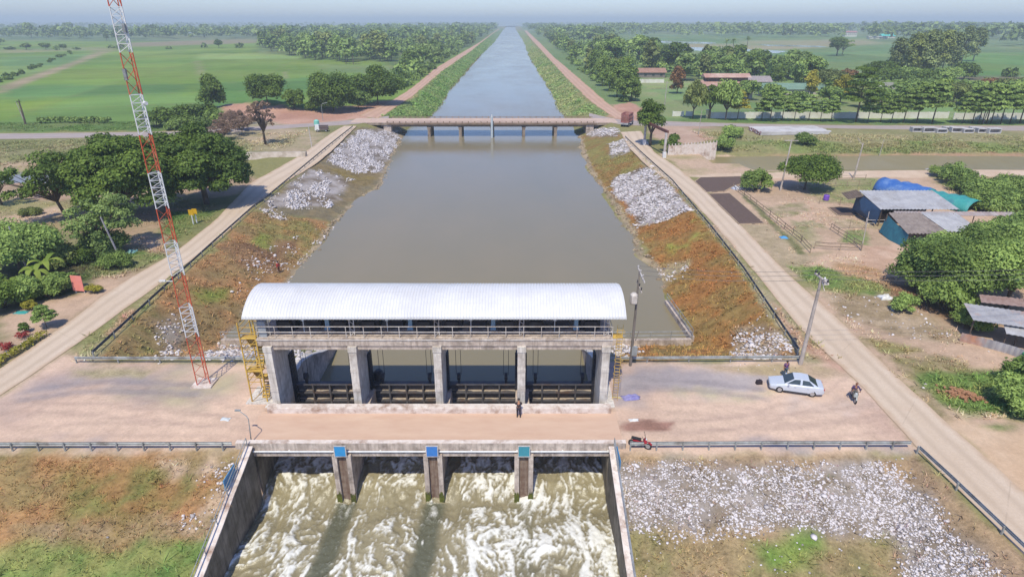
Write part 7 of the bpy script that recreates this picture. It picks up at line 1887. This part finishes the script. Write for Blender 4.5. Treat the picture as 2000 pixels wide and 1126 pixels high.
belt(inpoly(34, [(1335, 160), (1400, 158), (1480, 160), (1560, 178), (1605, 178), (1570, 150), (1500, 138), (1400, 128), (1335, 134)], 7, 11), (9, 15), KC, 'dense %s tree in the wood around the school', 'wood around the school')
tree(1322, 183, 10.5, 'tall', 'rust', 'rust coloured tree left of the school hall', 4.2, 'rusty_tree', leaf=.42, parts='own')
tree(1577, 196, 11, 'tall', 'yellow', 'bright yellow green tree behind the roadside row', 3.6, 'yellow_tree', leaf=.36, parts='own')
tree(1640, 203, 10, 'tall', 'yellow', 'yellow green tree left of the large tiered tree', 4.0, 'yellow_tree', leaf=.36, parts='own')
for x, y, h, rr_, mt in ((1622, 185, 10, 7, 'olive'), (1650, 176, 9, 6, 'rust'), (1600, 176, 9, 6, 'olive'), (1460, 196, 8, 4.5, 'mid'), (1505, 205, 8, 4.5, 'mid'), (1620, 205, 7, 5, 'mid'), (1690, 210, 8, 5, 'olive'), (1720, 215, 8, 5, 'mid'), (1770, 205, 9, 6, 'mid'), (1820, 205, 9, 6, 'mid'), (1860, 205, 8, 5, 'olive'), (1900, 205, 9, 6, 'mid'), (1960, 200, 9, 6, 'olive'), (1990, 205, 9, 6, 'mid'), (1800, 192, 8, 5, 'blue'), (1850, 190, 7, 5, 'mid'), (1930, 188, 7, 5, 'rust'), (1560, 210, 6, 4, 'mid')):
    tree(x, y, h, 'round', mt, 'rounded %s tree in the garden behind the white wall' % mt_name(mt), rr_, 'garden_tree', 'tree', group='trees in the gardens behind the white wall', leaf=.42, variants=2)
for x, y, h, rr_, kd, mt, lab in ((1746, 152, 20, 6.5, 'tall', 'grey', 0), (1772, 156, 22, 7, 'tall', 'olive', 0), (1800, 156, 24, 7.5, 'tall', 'grey', 0), (1828, 150, 23, 7, 'tall', 'olive', 0), (1855, 142, 22, 6.5, 'tall', 'grey', 0), (1790, 144, 22, 6.5, 'tall', 'grey', 0), (1840, 136, 22, 7, 'tall', 'olive', 0), (1876, 126, 26, 7, 'tall', 'grey', 0), (1900, 120, 24, 7, 'tall', 'grey', 0)):
    tree(x, y, h, kd, mt, 'tall loose %s tree in the big clump on the right' % mt_name(mt), rr_, 'eucalyptus_tree', 'tree', group='big loose clump of tall trees on the right', leaf=.55, variants=3, bark=BARKP)
for x, y, h, rr_, mt in ((1714, 168, 12, 8, 'dark'), (1735, 172, 9, 7, 'dark'), (1765, 172, 9, 7, 'mid'), (1800, 172, 9, 7, 'dark'), (1830, 168, 8, 7, 'mid'), (1882, 155, 9, 7, 'dark'), (1855, 160, 7, 6, 'mid')):
    tree(x, y, h, 'round', mt, 'low dense %s tree at the foot of the tall clump' % mt_name(mt), rr_, 'shade_tree', 'tree', group='low trees under the tall clump', leaf=.45, variants=2)
tree(1634, 109, 17, 'round', 'dark', 'lone dark tree in the right field', 9, 'field_tree', leaf=.7, parts='own'); tree(1645, 107, 13, 'sparse', 'mid', 'lone thin tree touching the dark one in the right field', 8, 'field_tree', leaf=.6, parts='own')
for x in (1966, 1979, 1895): tree(x, 150, 4, 'bush', 'dark', 'small dark bush on the dyke in the right field', 3, 'bush', 'bush', group='small bushes on the right field dyke', leaf=.5, parts=False)
# roadside row
for i, (x, y, h) in enumerate(((1353, 232, 11.5), (1385, 232, 11), (1417, 235, 12), (1440, 234, 9), (1487, 236, 7.5), (1504, 237, 10.5), (1527, 236, 9), (1551, 236, 7), (1579, 236, 8), (1602, 237, 7), (1623, 237, 7.5), (1694, 239, 8.5), (1719, 239, 7), (1740, 240, 8.5), (1764, 240, 10), (1790, 241, 12), (1820, 241, 13), (1879, 241, 9), (1898, 241, 10.5), (1911, 242, 11.5), (1918, 241, 10), (1926, 242, 12), (1935, 240, 11), (1954, 242, 11.5), (1972, 241, 12), (1991, 241, 12), (2015, 241, 12), (2045, 242, 12))):
    mt = ('olive', 'dark', 'mid', 'yellow', 'light', 'mid', 'mid')[i] if i < 7 else ('mid' if i < 12 else 'light' if i < 21 else 'mid')
    kd = 'round' if i in (0, 1, 2) else 'tier'
    tree(x, y, h, kd, mt, 'slender roadside tree with flat tiers of %s leaves before the white wall' % mt_name(mt) if kd == 'tier' else ('rounded %s tree by the school gate' % mt_name(mt)), h * (.42 if kd == 'tier' else .36), 'tiered_tree' if kd == 'tier' else 'shade_tree', 'tree', group='row of roadside trees before the white wall', leaf=.30, variants=3)
tree(1671, 239, 16.5, 'tier', 'dark', 'large dark tiered tree standing out of the roadside row', 7.0, 'tiered_tree', leaf=.30, parts='own', q=1.4)
# portal tree and near right
tree(1270, 284, 11.5, 'round', 'dark', 'dark tree standing behind the white post portal', 4.0, 'shade_tree', leaf=.27, parts='own', q=1.2)
tree(1309, 296, 5.0, 'bush', 'dark', 'dark bush beside the portal and panel wall', 2.8, 'bush', 'bush', leaf=.22, parts='own')
tree(1430, 268, 3.0, 'bush', 'mid', 'bush on the bank behind the panel wall', 3.5, 'bush', 'bush', leaf=.25, parts='own'); tree(1572, 282, 3.2, 'bush', 'light', 'bright bush below the plank stack', 3.0, 'bush', 'bush', leaf=.25, parts='own')
tree(1412, 292, 3.5, 'bush', 'mid', 'green bush at the right end of the panel wall', 3.0, 'bush', 'bush', leaf=.22, parts='own')
tree(1476, 371, 4.0, 'bush', 'light', 'round light green shrub beside the dark soil beds', 3.0, 'bush', 'bush', leaf=.17, parts='own', q=1.6)
tree(1571, 370, 6.2, 'round', 'dark', 'round dark green tree beyond the sandy yard', 5.3, 'shade_tree', leaf=.20, parts='own', q=1.7)
tree(1858, 358, 4.6, 'bush', 'mid', 'upright bush beside the blue tunnel', 2.6, 'bush', 'bush', leaf=.2, parts='own')
for i, (x, y, h, rr_, mt) in enumerate(((1890, 375, 3, 3.5, 'light'), (1930, 385, 3.5, 4, 'mid'), (1970, 380, 3.5, 4, 'light'), (2010, 390, 4, 4, 'mid'), (1930, 410, 3.2, 3.5, 'light'), (1975, 420, 3.6, 4, 'mid'), (2020, 425, 4, 4, 'light'), (1905, 400, 2.6, 3, 'light'), (1960, 400, 3, 3.5, 'light'), (1840, 345, 2, 3, 'light'), (1880, 352, 2.2, 2.6, 'light'))):
    tree(x, y, h, 'bush', mt, '%s bush in the thicket right of the teal tunnel' % mt_name(mt), rr_, 'bush', 'bush', group='thicket right of the sheds', leaf=.18)
for i, (x, y, h, rr_, mt, lab) in enumerate(((1815, 565, 6.2, 3.8, 'mid', 'leafy tree at the left end of the big right grove'), (1880, 590, 7.2, 4.6, 'light', 'middle tree in the front of the big right grove'), (1965, 600, 7.6, 5.0, 'mid', 'wide tree at the right of the big right grove'),
        (1850, 535, 5.0, 3.8, 'mid', 'green tree just below the brown roofed shed'), (1920, 545, 6.6, 4.6, 'light', 'tall tree in the back of the big right grove'), (2000, 550, 7.0, 4.8, 'mid', 'tall tree cut by the right frame edge'), (1783, 560, 4.2, 2.8, 'light', 'light green bushy tree facing the sandy yard'),
        (1845, 605, 5.0, 3.0, 'light', 'fresh green bushy tree in front of the big right grove'), (1940, 490, 4.4, 3.6, 'mid', 'green tree beside the narrow grey roof'), (1995, 485, 4.8, 4.0, 'mid', 'tree behind the right grove at the frame edge'))):
    tree(x, y, h, 'round' if i not in (6, 7) else 'bush', mt, lab, rr_, 'grove_tree', leaf=.17, parts='own', q=1.5)
tree(1899, 642, 2.9, 'bush', 'light', 'neat round bright green bush by the scrap shed', 1.9, 'bush', 'bush', leaf=.11, parts='own', q=1.4)
tree(1764, 608, 2.3, 'bush', 'mid', 'round grey green bush beside the foam waste', 1.35, 'bush', 'bush', leaf=.10, parts='own')
tree(1992, 800, 3.2, 'bush', 'mid', 'leafy bush at the right frame edge below the scrap shed', 2.3, 'bush', 'bush', leaf=.12, parts='own', q=1.4)
tree(1985, 750, 2.6, 'bush', 'light', 'bright bush at the right frame edge above the leafy one', 1.8, 'bush', 'bush', leaf=.12, parts='own'); tree(2040, 770, 4.0, 'bush', 'mid', 'bush just outside the right frame edge', 3.0, 'bush', 'bush', leaf=.13)
# palms
def palm(px, py, h, label, crown=3.2, n=16, seed=1, group=None, sugar=True):
    g = G0(px, py); T = thing('palm_tree', label, 'palm', g, 0, group); r = random.Random(seed)
    MB().tube([(0, 0, -.2), (.15, 0, h * .5), (.05, .1, h)], [.32, .26, .2], 7).build('trunk', BARK, T, local=True)
    V = []; F = []
    for i in range(n):
        a = r.uniform(0, 6.28); e = r.uniform(-.5, 1.2); L = crown * r.uniform(.8, 1.1); P0 = Vector((0, 0, h))
        d = Vector((math.cos(a) * math.cos(e), math.sin(a) * math.cos(e), math.sin(e))); s = d.cross(Vector((0, 0, 1))).normalized()
        for f in range(5):
            t = (f - 2) / 2 * .55; dd = (d * math.cos(t) + s * math.sin(t)) * L + Vector((0, 0, -.25 * L)); m_ = P0 + d * L * .35; k = len(V)
            V += [tuple(P0), tuple(m_ + s * (f - 2.5) * .12 * L), tuple(P0 + dd), tuple(m_ + s * (f - 1.5) * .12 * L)]; F.append((k, k + 1, k + 2, k + 3))
    o = MB().add(V, F).build('crown', LF['blue'], T, local=True)
    at = o.data.attributes.new('tint', 'FLOAT', 'POINT'); at.data.foreach_set('value', [r.random() for _ in V])
palm(1416, 112, 13, 'palm on the left of the pair by the flooded field', 4.2, seed=2); palm(1429, 112, 13.5, 'palm on the right of the pair by the flooded field', 4.2, seed=3); palm(1457, 104, 14, 'single palm standing right of the pair by the flooded field', 4.2, seed=4)
palm(690, 126, 9, 'brownish palm in front of the left belt', 4, seed=5); palm(676, 125, 8, 'low palm in front of the left belt', 4, seed=6)
palm(50, 243.5, 7.2, 'thin sugar palm in the green rice field', 1.3, 9, seed=7)

# woods and tree lines too far to tell apart
def far_wood(name, label, P, hs, mat, seed, per=34):
    r = np.random.default_rng(seed); cl = []; P = np.asarray(P, float); n = len(P)
    h = r.uniform(*hs, n); cl = []
    for k in range(4):
        s = h * r.uniform(.20, .34, n); o = r.normal(0, .20, (n, 2)) * h[:, None]
        cl.append(np.stack([P[:, 0] + o[:, 0], P[:, 1] + o[:, 1], h * r.uniform(.35, .85, n), s * 1.15, s * 1.15, s], 1))
    cl = np.concatenate(cl); d = np.hypot(cl[:, 0], cl[:, 1])
    V, t = leaf_arrays(cl, per // 2, 1.0, seed + 1)
    # leaves grow with distance so that each wood keeps a closed crown
    c = np.repeat(V.reshape(-1, 4, 3).mean(1), 4, 0); sc = np.repeat(np.repeat(cl[:, 3] * .42, per // 2), 4)[:, None]
    V = c + (V - c) * sc
    link(name, leafmesh(name, V, t, LF[mat]), None, label=label, kind='stuff')
r = np.random.default_rng(90)
def pts_band(n, x0, x1, y0, y1, sd, thr=.5, sx=.0016, sy=.0035, canal=True):
    out = []; rr_ = np.random.default_rng(sd)
    while len(out) < n:
        Y_ = np.exp(rr_.uniform(math.log(y0), math.log(y1), 4000)); X_ = rr_.uniform(x0, x1, 4000) * Y_
        w = sstep(thr - .06, thr + .06, fbm(X_ * sx, Y_ * sy, 4, sd))
        if canal: w = w * (np.abs(X_ + 4) > 48)
        k = rr_.random(4000) < w
        out += list(zip(X_[k], Y_[k]))
    return np.array(out[:n])
far_wood('distant_trees', 'hazy lines of trees across the far left plain', pts_band(1500, -1.0, -.02, 1150, 7500, 91, .53), (10, 20), 'blue', 1)
far_wood('distant_trees', 'hazy lines of trees across the far right plain', pts_band(1500, .04, 1.0, 1250, 7500, 92, .52), (10, 20), 'blue', 2)
P = inpoly(260, [(520, 90), (640, 98), (770, 104), (890, 80), (945, 66), (975, 56), (960, 53), (820, 58), (640, 62), (540, 72)], 8, 14)
far_wood('belt_wood', 'wood stretching back along the left side of the canal', P, (13, 22), 'mid', 3, 44)
P = inpoly(170, [(1040, 66), (1090, 80), (1160, 92), (1210, 82), (1160, 64), (1060, 54), (1022, 53)], 9, 16)
far_wood('belt_wood', 'wood stretching back along the right side of the canal', P, (12, 20), 'blue', 4, 44)
P = inpoly(420, [(1180, 67), (1330, 68), (1420, 72), (1600, 74), (1640, 73), (1660, 60), (1500, 58), (1300, 60), (1180, 58)], 10, 14)
far_wood('tree_line', 'dark blue tree line beyond the right fields', P, (14, 24), 'blue', 5, 36)
P = inpoly(330, [(1690, 78), (1800, 80), (2050, 98), (2200, 98), (2200, 62), (1900, 58), (1690, 62)], 11, 14)
far_wood('tree_line', 'dense trees behind the turquoise roof', P, (16, 26), 'blue', 6, 36)

P = inpoly(300, [(760, 150), (800, 170), (850, 128), (893, 104), (930, 82), (880, 86), (800, 108), (757, 118), (690, 120), (614, 115), (562, 104), (500, 92), (520, 86), (640, 96), (760, 98), (880, 80), (935, 76)], 12, 6)
far_wood('undergrowth', 'undergrowth filling the woods left of the canal', P, (4, 10), 'mid', 7, 40)
P = inpoly(240, [(1232, 190), (1190, 176), (1160, 148), (1120, 118), (1086, 92), (1062, 72), (1120, 84), (1200, 104), (1300, 118), (1400, 128), (1500, 138), (1570, 150), (1605, 176), (1560, 174), (1480, 158), (1335, 158), (1300, 150), (1240, 150)], 13, 6)
far_wood('undergrowth', 'undergrowth filling the woods around the school', P, (3.5, 9), 'mid', 8, 40)
P = inpoly(90, [(1590, 186), (1700, 200), (1850, 202), (2000, 196), (2000, 182), (1900, 176), (1720, 176), (1620, 172)], 14, 6)
far_wood('undergrowth', 'garden undergrowth behind the white wall', P, (3, 7), 'light', 9, 40)
# ------------------------------------------------------------------ hazy air
hm = bpy.data.materials.new('hazy_air'); hm.use_nodes = True
nt = hm.node_tree; nt.nodes.clear()
pv = nd(nt, 'ShaderNodeVolumePrincipled'); pv.inputs['Color'].default_value = (0.80, 0.93, 1.0, 1); pv.inputs['Density'].default_value = 0.00034
pv.inputs['Anisotropy'].default_value = 0.0
ou = nd(nt, 'ShaderNodeOutputMaterial'); nt.links.new(pv.outputs[0], ou.inputs['Volume'])
hz = MB().b2(-9200, 9200, -60, 14200, -12, 62).build('haze', hm, kind='stuff', label='thin blue haze over the distant plain')
